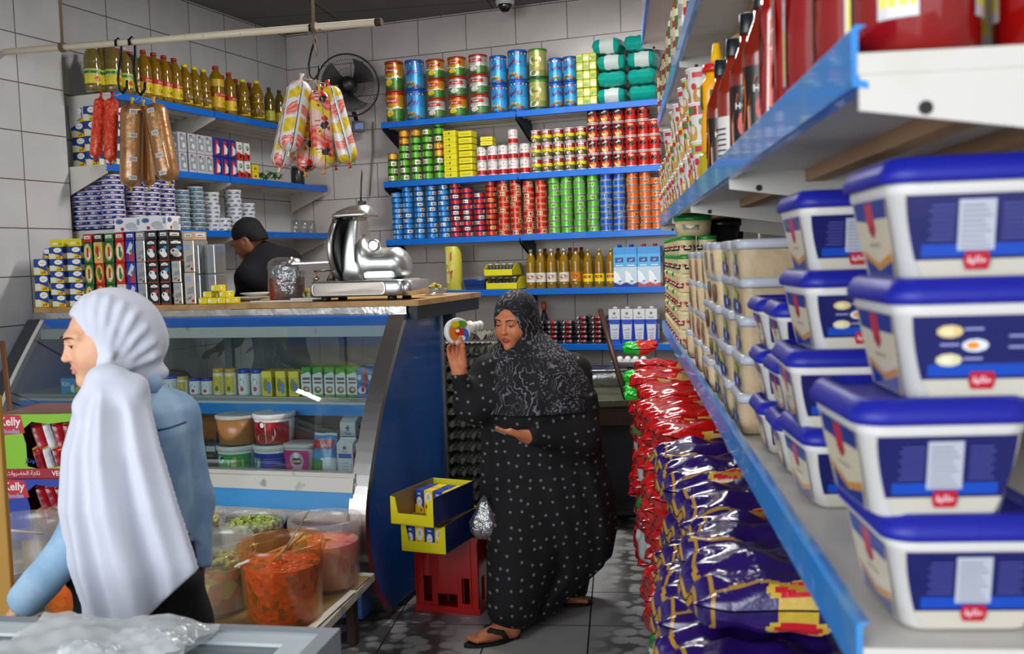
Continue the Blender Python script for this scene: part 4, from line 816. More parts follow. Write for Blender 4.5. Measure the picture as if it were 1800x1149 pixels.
def smoothpf(P, n=5):
    out = []
    for i in range(len(P)-1):
        p0, p1, p2, p3 = P[max(i-1, 0)], P[i], P[i+1], P[min(i+2, len(P)-1)]
        for k in range(n):
            t = k/n; out.append(tuple(.5*((2*p1[j])+(-p0[j]+p2[j])*t+(2*p0[j]-5*p1[j]+4*p2[j]-p3[j])*t*t+(-p0[j]+3*p1[j]-3*p2[j]+p3[j])*t**3) for j in (0, 1)))
    return out+[P[-1]]
PFS = smoothpf(PF)
def slab(m, x0, x1, poly, col=None): m.rings([[(x, y, z) for y, z in poly] for x in (x0, x1)], True, True, True, col=col, smooth=False)
m = MB(); m.box(CL, .03, -.005, .87, 1.349, 1.375); m.build('wooden_top', [WOOD], ctr)
m = MB(); m.box(CL+.0, -.085, -.012, .01, 1.312, 1.347); m.box(-.085, -.028, -.014, .012, 1.308, 1.347); m.build('front_trim', [CHROME], ctr)
m = MB(); m.box(CL+.08, -.085, -.05, -.01, 1.266, 1.312); m.build('upper_band', [BLUE], ctr)
m = MB(); m.box(CL+.08, -.085, -.075, -.03, 1.216, 1.266); m.build('upper_rail', [OFFW], ctr)
side = PFS+[(.45, 1.3), (.42, .03)]
for nm, x0, x1, mt, lab in (('end_panel', -.075, -.03, NAVY, 'navy side panel of the counter facing the aisle'), ('end_panel', CL+.0, CL+.05, INB, 'blue left end panel')):
    m = MB(); slab(m, x0, x1, side); o = m.build(nm, [mt], ctr); o['label'] = lab
m = MB(); n_ = len(PFS)
for x0, x1 in ((-.1, -.022),):
    A = [(x, y-.006, z) for x in (x0,) for y, z in PFS]; Bv = [(x1, y-.006, z) for y, z in PFS]; C2 = [(x1, y+.03, z) for y, z in PFS]; D2 = [(x0, y+.03, z) for y, z in PFS]
    m.rings([list(q) for q in zip(A, Bv, C2, D2)], True, True, True, smooth=False)
m.build('chrome_edge_trim', [STEEL], ctr)
m = MB(); m.box(-.03, -.022, .425, .45, .03, 1.3); m.build('rear_corner_strip', [STEEL], ctr)
for x0, x1, nm, mt in ((CL-.005, CL+.075, 'left_edge_trim', DGR), (CL+.075, CL+.1, 'left_glass_seal', OFFW)):
    m = MB(); A = [(x0, y-.006, z) for y, z in PFS]; Bv = [(x1, y-.006, z) for y, z in PFS]; C2 = [(x1, y+.03, z) for y, z in PFS]; D2 = [(x0, y+.03, z) for y, z in PFS]
    m.rings([list(q) for q in zip(A, Bv, C2, D2)], True, True, True, smooth=False); m.build(nm, [mt], ctr)
m = MB(); m.box(-.02, .02, .0, .86, 1.285, 1.349); m.box(-.03, .02, .45, .5, 1.2, 1.29); m.build('top_apron', [mat('dark_apron', '#0d1826', rough=.5)], ctr)
gp = [p for p in PFS if p[1] > .655]
m = MB(); R_ = [[(x, y, z) for y, z in gp] for x in (CL+.1, -.1)]; m.rings(R_, False, False, False, smooth=True); gl = m.build('curved_glass', [GLS], ctr); 
sm = gl.modifiers.new('thickness', 'SOLIDIFY'); sm.thickness = .005
m = MB(); m.box(CL+.05, -.085, -.235, .36, .935, .953); m.box(CL+.05, -.085, -.235, -.225, .91, .955); m.build('glass_shelf', [INW], ctr)
m = MB(); m.box(CL+.05, -.085, -.24, -.226, .875, .925); m.build('shelf_band', [BLUEW], ctr)
m = MB(); m.box(CL+.05, -.075, -.5, .38, .6, .635); m.build('lower_deck', [INW], ctr)
m = MB(); m.box(CL+.05, -.085, -.49, -.44, .628, .672); m.rings([[(x, y, z) for y, z in ((-.52, .6), (-.505, .655), (-.46, .66), (-.46, .6))] for x in (CL+.05, -.085)], smooth=False); m.build('lower_rail', [OFFW], ctr)
m = MB(); m.rings([[(x, y, z) for y, z in ((-.528, .52), (-.512, .605), (-.46, .605), (-.46, .52))] for x in (CL+.05, -.085)], smooth=False); m.build('lower_band', [WORNB], ctr)
m = MB(); m.tube([(CL+.05, -.53, .495), (-.1, -.53, .495)], .024, 10); m.box(CL+.05, -.085, -.53, -.46, .475, .52); m.build('bumper_rail', [OFFW], ctr)
m = MB(); m.box(CL+.05, -.085, -.48, .4, .05, .5); m.build('base', [NAVY], ctr)
m = MB()
for x in (CL+.1, -1.25, -.14): m.box(x, x+.045, .37, .4, .6, 1.3)
m.box(CL+.05, -.085, .37, .4, 1.24, 1.3); m.box(CL+.05, -.085, .37, .4, .6, .68); m.box(-.56, -.53, .34, .37, .64, 1.25); m.box(CL+.05, -.085, .37, .4, .9, .96); m.build('rear_door_frame', [mat('grey_frame', '#74767a', rough=.4)], ctr)
m = MB(); m.box(CL+.1, -.1, .38, .385, .66, 1.26); m.build('rear_door_glass', [mat('grimy_glass', '#6a6c68', rough=.1, alpha=.45, noise=('#a5a8a4', .45, .7), nscale=3)], ctr)
# ---- stock on the upper shelf
zS = .954; g1_ = 'stock on the upper shelf of the counter'
def kput(K, px, y, z, label, group=None, rz=0, sc=None): return K.put(KP(kfor(px, y, z+.05), y, z), KA_+rz, label, group, sc=sc)
def jar(name, r, h, body, lidc, labc, blob, word=None):
    t = thing(name, 'x', 'jar'); m = MB(); m.lathe([(r*.9, 0), (r, .004), (r, h*.82), (r*.85, h*.88)], 22, col=body)
    for k in (0, pi): f = cyl(r, 0, -pi/2+k, r*.03); m.rect(f, -r*.9, r*.9, h*.1, h*.72, labc, 6); m.disc(f, 0, h*.5, r*.45, h*.14, blob[0], 12); m.disc(f, r*.1, h*.25, r*.3, h*.1, blob[1], 10); 
    if word: m.word(word, cyl(r, 0, -pi/2, r*.05), h*.12, 0, h*.5, '#ffffff', wmax=r*.8)
    m.build('jar', [PLAS], t); m = MB(); m.lathe([(r*.95, h*.84), (r*.98, h*.86), (r*.98, h*.985), (r*.9, h)], 22, col=lidc); m.build('lid', [PLAS], t); return Kind(t)
JW = jar('cream_jar', .029, .078, '#e2e0dc', '#1c3aa8', '#dfe4ea', ('#1c4ab0', '#b8322a')); JG = jar('cream_jar', .029, .125, '#e4deca', '#c9a03a', '#d9c43a', ('#a8841c', '#5a6a2a')); JB = jar('cream_jar', .029, .122, '#e4e2de', '#1c3aa8', '#e4e4e4', ('#1c4ab0', '#c22a2a'), 'لبنة')
JY = jar('cream_jar', .028, .085, '#e4deca', '#d0b43a', '#c9a82a', ('#e8e0b0', '#5a6a2a')); JC = jar('cream_jar', .04, .09, '#dcdcda', '#2a4ac0', '#dfe6ea', ('#2aa0a0', '#9fb4c0'))
zf = -.16
kput(JC, 300, zf, zS, 'wide white tub with blue rim beside the small gold jar', g1_); kput(JY, 322, zf, zS, 'small gold-lidded jar beside the short blue-lidded jars', g1_)
kput(JW, 344, zf, zS, 'short blue-lidded jar, left one of two', g1_); kput(JW, 365, zf, zS, 'short blue-lidded jar, right one of two', g1_)
kput(JG, 386, zf, zS, 'tall gold-lidded cream jar, left one of two', g1_); kput(JG, 407, zf, zS, 'tall gold-lidded cream jar, right one of two', g1_)
kput(JB, 430, zf, zS, 'tall blue-lidded cream jar, left one of two', g1_); kput(JB, 453, zf, zS, 'tall blue-lidded cream jar, right one of two', g1_)
def d_y(m, f, w, h): m.rect(f, -w*.45, w*.45, h*.75, h*.97, '#f0e23a'); m.disc(f, -w*.1, h*.45, w*.22, h*.26, '#3a9a3a', 10); m.disc(f, w*.2, h*.35, w*.2, h*.26, '#4a8ac9', 9); m.rect(f, -w*.14, -w*.02, h*.2, h*.7, '#d0641c')
def d_g(m, f, w, h):
    m.poly([(-w/2, h*.1), (w*.5, h*.1), (w*.5, h*.78), (w*.3, h*.85), (-w/2, h*.75)], f, '#e2e4e0'); m.rect(f, -w*.35, w*.4, h*.58, h*.66, '#4a5a5a'); m.rect(f, -w*.35, w*.4, h*.46, h*.52, '#8f3a4a'); m.disc(f, 0, h*.25, w*.36, h*.12, '#8a5a34', 9); m.disc(f, w*.05, h*.27, w*.2, h*.06, '#d9c8a8', 7)
def d_b(m, f, w, h): m.poly([(w*.1, h*.1), (w*.35, h*.1), (w*.5, h*.97), (w*.2, h*.97)], f, '#c2202a'); m.disc(f, 0, h*.25, w*.4, h*.12, '#e4e6e8', 9); m.disc(f, w*.1, h*.28, w*.16, h*.1, '#b8202a', 8); m.disc(f, -w*.2, h*.7, w*.2, h*.1, '#c9d8e8', 8)
Ky = cbox('cheese_pack', .052, .1, .118, '#d9c41c', d_y); Kg = cbox('cheese_pack', .048, .1, .135, '#3f9a2c', d_g); Kb = cbox('cheese_pack', .05, .1, .13, '#2a6ac0', d_b)
for i, px in enumerate((478, 502, 525)): kput(Ky, px, zf, zS, 'yellow cheese pack with green print, %s of the three' % ORD[i], g1_, rz=.05)
for i, px in enumerate((547, 567, 587.5, 607, 627)): kput(Kg, px, zf, zS, 'green and white cheese pack, %s of the five in a row' % ORD[i], g1_, rz=.04)
for i, px in enumerate((644, 662)): kput(Kb, px, zf, zS, 'blue and red cheese pack at the right end of the shelf, %s one' % ('left', 'right')[i], g1_, rz=.04)
def kiri(m, f, w, h): m.word('Kiri', f, h*.28, -w*.28, h*.66, '#f4f6fa', wmax=w*.32); m.disc(f, -w*.02, h*.35, w*.08, h*.28, '#e9f0f4', 10); m.rect(f, w*.12, w*.3, h*.5, h*.9, '#e06a1c'); m.rect(f, w*.1, w*.32, h*.15, h*.45, '#e8c81c'); m.poly([(-w*.4, .001), (w*.1, .001), (-w*.1, h*.22)], f, '#3f9a3a')
K = cbox('cheese_box_blue', .15, .1, .08, '#2a9ad8', kiri); kput(K, 141, -.17, zS, 'light blue cheese box lettered Kiri on the upper shelf, left end', g1_)
t = thing('serving_plate', 'white plate with film-wrapped food on the upper shelf behind the girl', 'plate', KP(kfor(303, .0, zS), .02, zS), KA_); m = MB(); m.lathe([(.06, 0), (.065, .006), (.14, .03), (.142, .034), (.06, .012)], 28, col='#c9c9c6', cap1=True); m.build('plate', [PLAS], t)
m = MB(); m.loft([(.17, .12, .04, .02), (.18, .13, .05, .05), (.11, .08, .03, .085), (.03, .02, .009, .095)], 4, col='#5a4636'); m.build('food', [CLOTH], t); m = MB(); m.loft([(.19, .14, .05, .02), (.2, .15, .06, .06), (.12, .09, .04, .1)], 4, col='#e0e4e4', cap0=False); m.build('film_wrap', [CLEAR], t)
# ---- stock on the lower deck
zD = .637; g2_ = 'stock on the lower deck of the counter'; fy = -.33
def tub(name, r0, r1, h, body, lidc, draw=None, lidh=.016, sq=None, mt=None, lid=True):
    t = thing(name, 'x', 'tub'); m = MB()
    if sq: m.loft([(2*r0-.01, 2*r0*sq-.01, .02, 0), (2*r0, 2*r0*sq, .025, .004), (2*r1, 2*r1*sq, .03, h)], 4, col=body); f = lambda x, y: (x*(1+(r1/r0-1)*y/h), -(r0+(r1-r0)*y/h)*sq-.001-LAY[0]*.0002, y)
    else: m.lathe([(r0*.95, 0), (r0, .004), (r1, h)], 30, col=body); f = lambda x, y: (((r0+(r1-r0)*y/h)+r0*.03+LAY[0]*.00015)*sin(x/r0), -((r0+(r1-r0)*y/h)+r0*.03+LAY[0]*.00015)*cos(x/r0), y)
    if draw: draw(m, f, r0, h)
    m.build('tub', [mt or PLAS], t)
    if lid:
        m = MB()
        if sq: m.loft([(2*r1+.006, 2*r1*sq+.006, .03, h-lidh*.6), (2*r1+.01, 2*r1*sq+.01, .03, h), (2*r1+.004, 2*r1*sq+.004, .03, h+lidh*.4)], 4, col=lidc)
        else: m.lathe([(r1+.001, h-lidh*.6), (r1+.004, h-lidh*.5), (r1+.005, h+lidh*.3), (r1, h+lidh*.45), (r1*.93, h+lidh*.1)], 30, col=lidc)
        m.build('lid', [PLAS], t)
    return Kind(t)
def gtub(m, f, r, h): m.rect(f, -r*1.3, r*1.3, h*.02, h*.78, '#2f9a44', 14); m.disc(f, -r*.35, h*.45, r*.5, h*.27, '#b9d0d6', 12); m.disc(f, -r*.4, h*.55, r*.2, h*.17, '#e9ecec', 9); m.disc(f, -r*.3, h*.62, r*.1, h*.06, '#1c1c1c', 7); m.disc(f, r*.55, h*.4, r*.35, h*.3, '#b9b060', 10); m.rect(f, -r*.9, r*.1, h*.04, h*.16, '#d9c41c', 6)
def rtub(m, f, r, h): m.rect(f, -r*1.3, r*1.3, h*.02, h*.8, '#a8181c', 14); m.disc(f, -r*.1, h*.4, r*.7, h*.38, '#c6d4d6', 14); m.disc(f, -r*.15, h*.68, r*.2, h*.16, '#1c1c20', 9); m.disc(f, -r*.1, h*.7, r*.12, h*.1, '#e9e9e9', 8); m.disc(f, .0, h*.22, r*.5, h*.18, '#d8c49a', 12)
def btub(m, f, r, h): m.rect(f, -r*1.3, r*1.3, h*.02, h*.78, '#252f9c', 14); m.rect(f, -r*.9, -r*.2, h*.1, h*.6, '#5a9a8a', 5); m.disc(f, -r*.55, h*.4, r*.25, h*.2, '#e2e6e6', 9); [m.rect(f, -r*.05, r*.9, h*(.2+.09*i), h*(.23+.09*i), '#6a74c4', 5) for i in range(5)]
def ptub(m, f, r, h):
    m.poly([(-r*.9, h*.05), (r*.9, h*.05), (r*.95, h*.85), (-r*.95, h*.85)], f, '#b8237c'); m.disc(f, 0, h*.5, r*.55, h*.3, '#c9a0b8', 14); m.disc(f, 0, h*.48, r*.4, h*.12, '#2a2426', 12); m.word('ALSAMA', f, h*.1, 0, h*.48, '#f0e8a0', wmax=r*.7); m.disc(f, 0, h*.68, r*.22, h*.1, '#f0eef0', 9); m.disc(f, 0, h*.18, r*.5, h*.1, '#d8b0b8', 10)
KBR = tub('food_tub', .085, .095, .13, '#a5713f', '#b9b7b0', None); KGT = tub('food_tub', .08, .088, .11, '#dfe2df', '#d9dbd8', gtub, .024); KRT = tub('food_tub', .085, .094, .135, '#dcdcd8', '#dcdcd8', rtub, .024); KBT = tub('food_tub', .08, .088, .115, '#e0e0de', '#dcdcd8', btub, .024); KPT = tub('food_tub', .055, .068, .13, '#d8cdd2', '#cfcac8', ptub, .02, sq=.8)
kput(KGT, 418, fy, zD, 'green and white round tub under the brown one', g2_); kput(KBR, 419, fy, zD+.125, 'clear round tub of light brown food on the green tub', g2_, sc=(1, 1, .95))
kput(KBT, 482, fy+.02, zD, 'deep blue round tub under the red and white one', g2_, rz=.0); kput(KRT, 483, fy+.02, zD+.132, 'red and white round tub on the blue tub', g2_, sc=(.97, .97, .9))
kput(KPT, 532, fy-.02, zD, 'pink square ice cream tub beside the blue tub', g2_)
m = pillow('milk_bag', .175, .115, .05, lambda u, v, s_: hexc('#d9dde0') if u > .93 else (hexc('#c02832') if .6 < u < .82 and abs(v-.5) < .42 and s_ > 0 else (hexc('#3a8a4a') if u < .35 and v > .5 else (hexc('#dde6ea') if u < .38 and v < .6 else hexc('#2a8ac8')))), None, seed=5, amp=.03)
f = lambda x, y: (y, x, .0515); m.word('بخيره', lambda x, y: (y+.035, -x, .0505), .02, 0, 0, '#f2f2f2', wmax=.08)
o = m.build('milk_bag', [FOILP]); tag(o, 'blue milk powder bag with red band, standing beside the pink tub', 'bag', g2_); p = KP(kfor(577, fy, zD+.08), fy, zD+.09); o.matrix_world = Matrix.Translation(p) @ Matrix.Rotation(KA_, 4, 'Z') @ Matrix.Rotation(radians(82), 4, 'X') @ Matrix.Rotation(radians(90), 4, 'Z')
K6 = carton('gable_milk_carton', .075, .075, .15, [(.7, '#c6c9d8'), (1, '#dcdde0')], dgoh, None, gable=True)
for i, (px, y, z, s) in enumerate(((620, fy+.14, zD+.05, 'farther left'), (657, fy+.14, zD+.05, 'farther right'), (614, fy-.02, zD-.02, 'nearer left'), (648, fy-.02, zD-.02, 'nearer right'))):
    kput(K6, px, y, zD, 'white gable-top milk carton, %s of the four by the chrome trim' % s, g2_, sc=(1, 1, 1.38 if i < 2 else .95))
t = thing('tray_of_bars', 'tilted dark cardboard tray of wrapped bars on the lower deck', 'tray', KP(kfor(352, fy, zD), fy+.1, zD+.001), KA_, g2_); m = MB(); 
m.box(-.16, .1, -.1, .14, 0, .004, '#8a6a3c'); m.box(-.16, .1, -.1, -.094, 0, .05, '#17140f'); m.box(.094, .1, -.1, .14, 0, .17, '#1c1712'); m.box(-.16, .1, .134, .14, 0, .2, '#a5641c'); m.build('carton', [CARD], t)
KW_ = cbox('wrapped_bar', .06, .03, .1, '#3a4048', lambda m, f, w, h: (m.rect(f, -w*.4, w*.4, h*.6, h*.85, '#c9c9c4'), m.rect(f, -w*.3, w*.2, h*.2, h*.45, '#a5762c')))
for i in range(6): KW_.put(KP(kfor(352, fy, zD)-.125+.07*(i % 3), fy+.1+.0-.02+.06*(i//3), zD+.005), KA_+.02*i, 'grey wrapped bar, %s in the dark tray' % ORD[i], 'wrapped bars in the dark tray')
# ================================================================ on the counter
zT = 1.376
# one design per carton: (width, height, kind); columns are seen edge to edge along the front of the top
K_bl = cbox('cheese_carton', .088, .12, .083, '#17408f', d_cheese); K_bs = cbox('cheese_carton', .086, .12, .061, '#17408f', d_cheese)
K_yt = cbox('flat_carton', .086, .11, .04, '#dccb1a', lambda m, f, w, h: (m.rect(f, -w*.3, w*.1, h*.3, h*.6, '#efe9b0'), m.rect(f, w*.2, w*.4, h*.2, h*.5, '#b09a1c')))
K_go = cbox('tall_carton', .052, .12, .108, '#14602c', d_oval('g', '#c9b98a', '#e0cf4a', '#e9e4d8')); K_cr = cbox('tall_carton', .052, .12, .108, '#ddb05c', d_oval('c', '#c9a03a', '#c2301c', '#e9e4d8')); K_rr = cbox('tall_carton', .052, .12, .108, '#b8201c', d_oval('r', '#d8a83a', '#4a7a2a', '#8a2a1c'))
K_ro = cbox('tall_carton', .052, .12, .108, '#c8161c', d_oval('r', '#e4d8c4', '#e9e9e0', '#4a8a3a')); K_wo = cbox('tall_carton', .052, .12, .108, '#d9d4cf', d_oval('r', '#e9e4d8', '#c9b85a', '#4a8a3a'))
K_br = cbox('tall_carton', .052, .12, .108, '#23349c', lambda m, f, w, h: (m.poly([(-w*.1, h*.05), (w*.45, h*.05), (w*.4, h*.45), (-w*.05, h*.6)], f, '#c9202c'), m.poly([(-w*.4, h*.45), (w*.1, h*.35), (w*.4, h*.8), (w*.1, h*.95)], f, '#c9cfd6'), m.disc(f, w*.15, h*.5, w*.16, h*.1, '#5a8a4a', 8)))
SILV = mat('silver_card', rough=.25, metal=.75, coat=.3)
K_sv = cbox('silver_carton', .054, .12, .108, '#b9b6b2', d_silver); K_svt = cbox('silver_carton', .062, .12, .157, '#c9bfb0', d_silver); K_sc = cbox('silver_carton', .054, .12, .108, '#c4beb2', d_silver)
for k_ in (K_sv, K_svt, K_sc): k_.o.data.materials[0] = SILV
K_kr = cbox('cow_carton', .058, .12, .108, '#1c1413', d_cow('#c8202c')); K_kb = cbox('cow_carton', .058, .12, .108, '#1c1413', d_cow('#1c8ac8'))
def tops(c, name='flat_carton', w=.052): return cbox(name, w, .11, .042, c, lambda m, f, w, h: (m.rect(f, -w*.35, w*.35, h*.4, h*.8, '#dcd8d4'), m.rect(f, -w*.2, w*.2, h*.5, h*.6, '#5a5654')))
tR, tK, tG, tB_, tS, tW = tops('#b8181c'), tops('#17130f'), tops('#1a6a2c'), tops('#1f2f9c'), tops('#8f8f8c'), tops('#c9a284', w=.06)
y0c = .09; gC_ = 'food cartons stacked on the counter'
def colstack(px, seq, tx, y=None, z=None, rz=.0):
    y = y0c if y is None else y; zz = z or zT; x = kfor(px, y-.06, 1.5)
    for i, (K, h, d) in enumerate(seq):
        K.put(KP(x+rnd.uniform(-.0012, .0012), y+rnd.uniform(-.004, .004), zz), KA_+rz+rnd.uniform(-.015, .015), '%s %s in the %s' % (d, lv(i, len(seq)), tx), gC_); zz += h+.0008
colstack(73, [(K_bl, .083, 'blue-yellow cheese carton')]*3, 'leftmost cheese carton stack')
colstack(82, [(K_bs, .061, 'blue-yellow cheese carton')]*5, 'stack behind the leftmost cheese cartons', y=.23)
colstack(101.5, [(K_bs, .061, 'flat blue-yellow cheese carton')]*5+[(K_yt, .04, 'yellow carton')], 'second cheese carton stack')
colstack(133.5, [(K_bs, .061, 'flat blue-yellow cheese carton')]*5+[(K_yt, .04, 'yellow carton')], 'third cheese carton stack')
colstack(157, [(K_go, .108, 'green carton with oval picture')]*3+[(tR, .042, 'flat red-topped carton')], 'first oval-pictured column')
colstack(175.5, [(K_rr, .108, 'red-brown oval-pictured carton')]*2+[(K_cr, .108, 'cream carton with oval picture'), (tK, .042, 'flat black carton')], 'second oval-pictured column')
colstack(194, [(K_go, .108, 'green carton with oval picture')]*3+[(tG, .042, 'flat green carton')], 'third oval-pictured column')
colstack(212.5, [(K_wo, .108, 'white-red oval-pictured carton'), (K_ro, .108, 'bright red oval-pictured carton'), (K_ro, .108, 'bright red oval-pictured carton'), (tR, .042, 'flat red carton')], 'fourth oval-pictured column')
colstack(231, [(K_br, .108, 'deep blue and red carton')]*3+[(tB_, .042, 'flat deep blue carton')], 'blue-red column')
colstack(249.5, [(K_sv, .108, 'silver carton')]*3+[(tS, .042, 'flat grey carton')], 'first silver column')
colstack(269.5, [(K_kr, .108, 'black carton with white cow and red spot')]*3+[(tK, .042, 'flat black-topped carton')], 'first cow column')
colstack(290.5, [(K_kr, .108, 'black carton with white cow and red spot'), (K_kb, .108, 'black carton with white cow and blue spot'), (K_kb, .108, 'black carton with white cow and blue spot'), (tK, .042, 'flat black-topped carton')], 'second cow column')
colstack(311, [(K_sc, .108, 'silver-gold carton')]*2, 'short silver-gold column'); colstack(315, [(K_sc, .108, 'silver-gold carton')]*3+[(tS, .042, 'flat grey-green carton')], 'silver-gold column set back', y=.22)
colstack(333.5, [(K_svt, .157, 'tall silver-gold carton')]*2+[(tW, .042, 'flat copper-coloured carton')], 'tall silver column')
# clear boxes of dark goods
t = thing('clear_box', 'x', 'box'); m = MB(); 
for i in range(2): m.box(-.014, .014, -.04, .04, .004, .135, '#2c2c2e')
m.build('contents', [CARD], t); m = MB(); m.rbox(0, 0, 0, .048, .1, .146, .004); m.build('clear_shell', [film('clear_plastic_shell', '#b9bdbf', gloss=.5, dens=.16)], t); KCB = Kind(t)
for c, px in enumerate((355, 369, 382)):
    for i in range(2): KCB.put(KP(kfor(px, .1, 1.5), .1+.04*(c == 1), zT+i*.147), KA_+.02, 'clear box with dark contents, %s one of the %s pair on the counter' % (('lower', 'upper')[i], ORD[c]), 'clear boxes on the counter')
def white_long(m, f, w, h): m.disc(f, -w*.3, h*.72, w*.15, h*.18, '#5a6a9c', 9); m.word('ميلك', f, h*.2, -w*.28, h*.72, '#1c2a6a', wmax=w*.3); m.disc(f, -w*.2, h*.2, w*.07, h*.13, '#b02a34', 9); m.disc(f, w*.12, h*.4, w*.22, h*.25, '#b4b4b8', 10); m.disc(f, w*.2, h*.2, w*.2, h*.13, '#bcbcc0', 9); m.rect(f, w*.36, w*.46, h*.45, h*.85, '#7a9ab8')
KWL = cbox('long_white_carton', .158, .11, .072, '#e2e2e4', white_long)
zt2 = zT+3*.1088+.043
KWL.put(KP(kfor(224, .03, 1.73), .09, zt2+.001), KA_, 'long white carton lying on top of the stacks, left one'); KWL.put(KP(kfor(224, .03, 1.73)+.163, .08, zt2+.001), KA_-.02, 'long white carton lying on top of the stacks, right one')
KYS = cbox('small_yellow_box', .052, .05, .03, '#e3cf12', lambda m, f, w, h: (m.rect(f, -w*.4, -w*.1, h*.3, h*.8, '#efe9c0'),))
for i, (px, z, y) in enumerate(((356, 0, -.0), (371, 0, .0), (387, 0, .01), (404, 0, .0), (364, 1, .0), (393, 1, .01), (379, 2, .0))): KYS.put(KP(kfor(px, y, zT), y+.03, zT+z*.0305), KA_+rnd.uniform(-.12, .12), 'small yellow box %s, in the loose heap before the clear boxes' % ('lying first', 'lying second', 'lying third', 'lying fourth', 'left in the upper layer', 'right in the upper layer', 'on the very top')[i], 'small yellow boxes on the counter')
for i, (px, y, r) in enumerate(((440, .32, .1), (452, .3, .085))):
    t = thing('white_plate', ('wide white plate on the counter before the shopkeeper', 'smaller white plate stacked on the wide one')[i], 'plate', KP(kfor(px, y, zT), y, zT+.0+.022*i), KA_); m = MB(); m.lathe([(r*.5, 0), (r*.52, .004), (r, .016), (r*.99, .02), (r*.5, .008)], 28, col='#cfcdc6', cap1=True); m.build('plate', [PLAS], t)
t = thing('paper_pile', 'pile of white wrapping paper sheets lying flat on the counter', 'paper', KP(kfor(505, .08, zT), .12, zT), KA_+.05)
m = MB(); m.box(-.19, .14, -.06, .12, 0, .008, '#cfc9ba'); m.box(.02, .2, -.05, .12, .009, .016, '#d9d5c8'); m.build('sheets', [CARD], t)
t = thing('yellow_wrapper', 'crumpled yellow wrapper on the counter behind the bag', 'wrapper', KP(kfor(540, .25, zT), .25, zT), KA_); m = MB(); m.loft([(.07, .05, .02, 0), (.08, .06, .02, .03), (.05, .03, .01, .06)], 3, col='#b8a85a'); m.build('wrapper', [FOILP], t)
# bag of red-brown bread rolls
p = KP(kfor(502, .16, zT), .16, zT); t = thing('bread_bag', 'clear knotted plastic bag of stacked reddish-brown goods on the counter', 'bag', p+Vector((0, 0, .009)), KA_)
m = MB(); prof = []
for i in range(9): prof += [(.042, i*.012), (.047, i*.012+.006), (.042, i*.012+.0118)]
m.lathe(prof, 24, col='#7a2410', off=(-.035, 0, 0)); m.lathe(prof, 24, col='#571a10', off=(.04, .035, 0)); m.build('contents', [mat('red_brown_food', None, rough=.45, bump=.5, bscale=80)], t)
m = MB(); r_ = random.Random(3)
m.rings([[((.093+.0*z)*w_*(1+.05*sin(a*5+z*40))*cos(a)+.0, (.065)*w_*(1+.06*sin(a*4+z*30))*sin(a)+.015, z) for a in [2*pi*i/36 for i in range(36)]] for z, w_ in ((.001, .96), (.05, 1.02), (.1, 1), (.13, 1.02), (.16, 1.05), (.185, .95), (.2, .75), (.208, .4))])
m.build('bag', [film('crinkled_bag', '#e9ecec', gloss=.5, bump=1, bscale=22, dens=.04)], t)
# slicer
p = KP(kfor(645, .15, zT), .15, zT); t = thing('meat_slicer', 'polished metal meat slicer standing on the wooden counter top', 'slicer', p, KA_+.02)
SL = mat('cast_aluminium', '#d0d2d0', rough=.33, metal=1, bump=.05, bscale=6); SLD = mat('slicer_dark', '#1a1b1d', rough=.4)
sc = 1/377.   # metres per picture pixel at the slicer
m = MB(); m.loft([(.47, .26, .03, .02), (.485, .275, .03, .025), (.485, .275, .03, .085), (.465, .255, .03, .095)], 4); m.loft([(.05, .26, .03, .02, .25), (.06, .26, .03, .09, .25)], 3); m.build('base', [SL], t)
m = MB(); f = lambda x, y: (x, -.1395, .055+y)
m.rings([[(x*s_-.03, -.1378-d, .056+z*s_) for x, z in rring(.38, .058, .02, 4)] for s_, d in ((1, 0), (.985, .003), (.95, .003), (.94, .0))], smooth=False); m.build('base_inset', [mat('dull_steel', '#b7aea4', rough=.35, metal=1)], t)
m = MB()
for x, y in ((-.17, -.09), (.17, -.09), (-.17, .09), (.17, .09)): m.lathe([(.024, 0), (.02, .022)], 12, off=(x, y, 0))
m.build('feet', [SLD], t)
# upright blade housing (thin in x, round in y-z), blade disc at its left
m = MB()
secs = []
for z, x0, x1, d in ((.095, -.085, .03, .1), (.15, -.09, .02, .1), (.2, -.088, .005, .1), (.26, -.08, .0, .095), (.32, -.07, .0, .085), (.37, -.058, .0, .07), (.395, -.05, .0, .06)):
    secs.append((x1-x0, d*2, .03, z, (x0+x1)/2, 0))
m.loft(secs, 5); m.build('blade_housing', [SL], t)
m = MB(); m.loft([(.19, .16, .03, .395, -.045, 0), (.19, .16, .03, .408, -.045, 0), (.16, .13, .05, .43, -.035, 0), (.1, .08, .04, .448, -.02, 0), (.05, .04, .02, .452, -.01, 0)], 5); m.build('sharpener_cover', [SL], t)
m = MB(); m.rbox(-.005, 0, .45, .035, .03, .022, .004); m.build('cover_knob', [SLD], t)
m = MB(); R = .16
for x, rr, c in ((-.104, R, None),): m.rings([[(x+dx, r_*cos(2*pi*i/40), .245+r_*sin(2*pi*i/40)) for i in range(40)] for dx, r_ in ((-.012, R-.012), (-.018, R-.002), (-.012, R), (.004, R), (.008, R-.01))])
m.build('blade_guard_ring', [STEEL], t)
m = MB(); m.rings([[(-.098+dx, r_*cos(2*pi*i/40), .245+r_*sin(2*pi*i/40)) for i in range(40)] for dx, r_ in ((.0, R-.02), (.02, R-.012))]); m.build('blade', [SLD], t)
m = MB(); secs = []
def ringx(x, ry, rz_, zc, n=28): return [(x, ry*cos(2*pi*i/n), zc+rz_*sin(2*pi*i/n)) for i in range(n)]
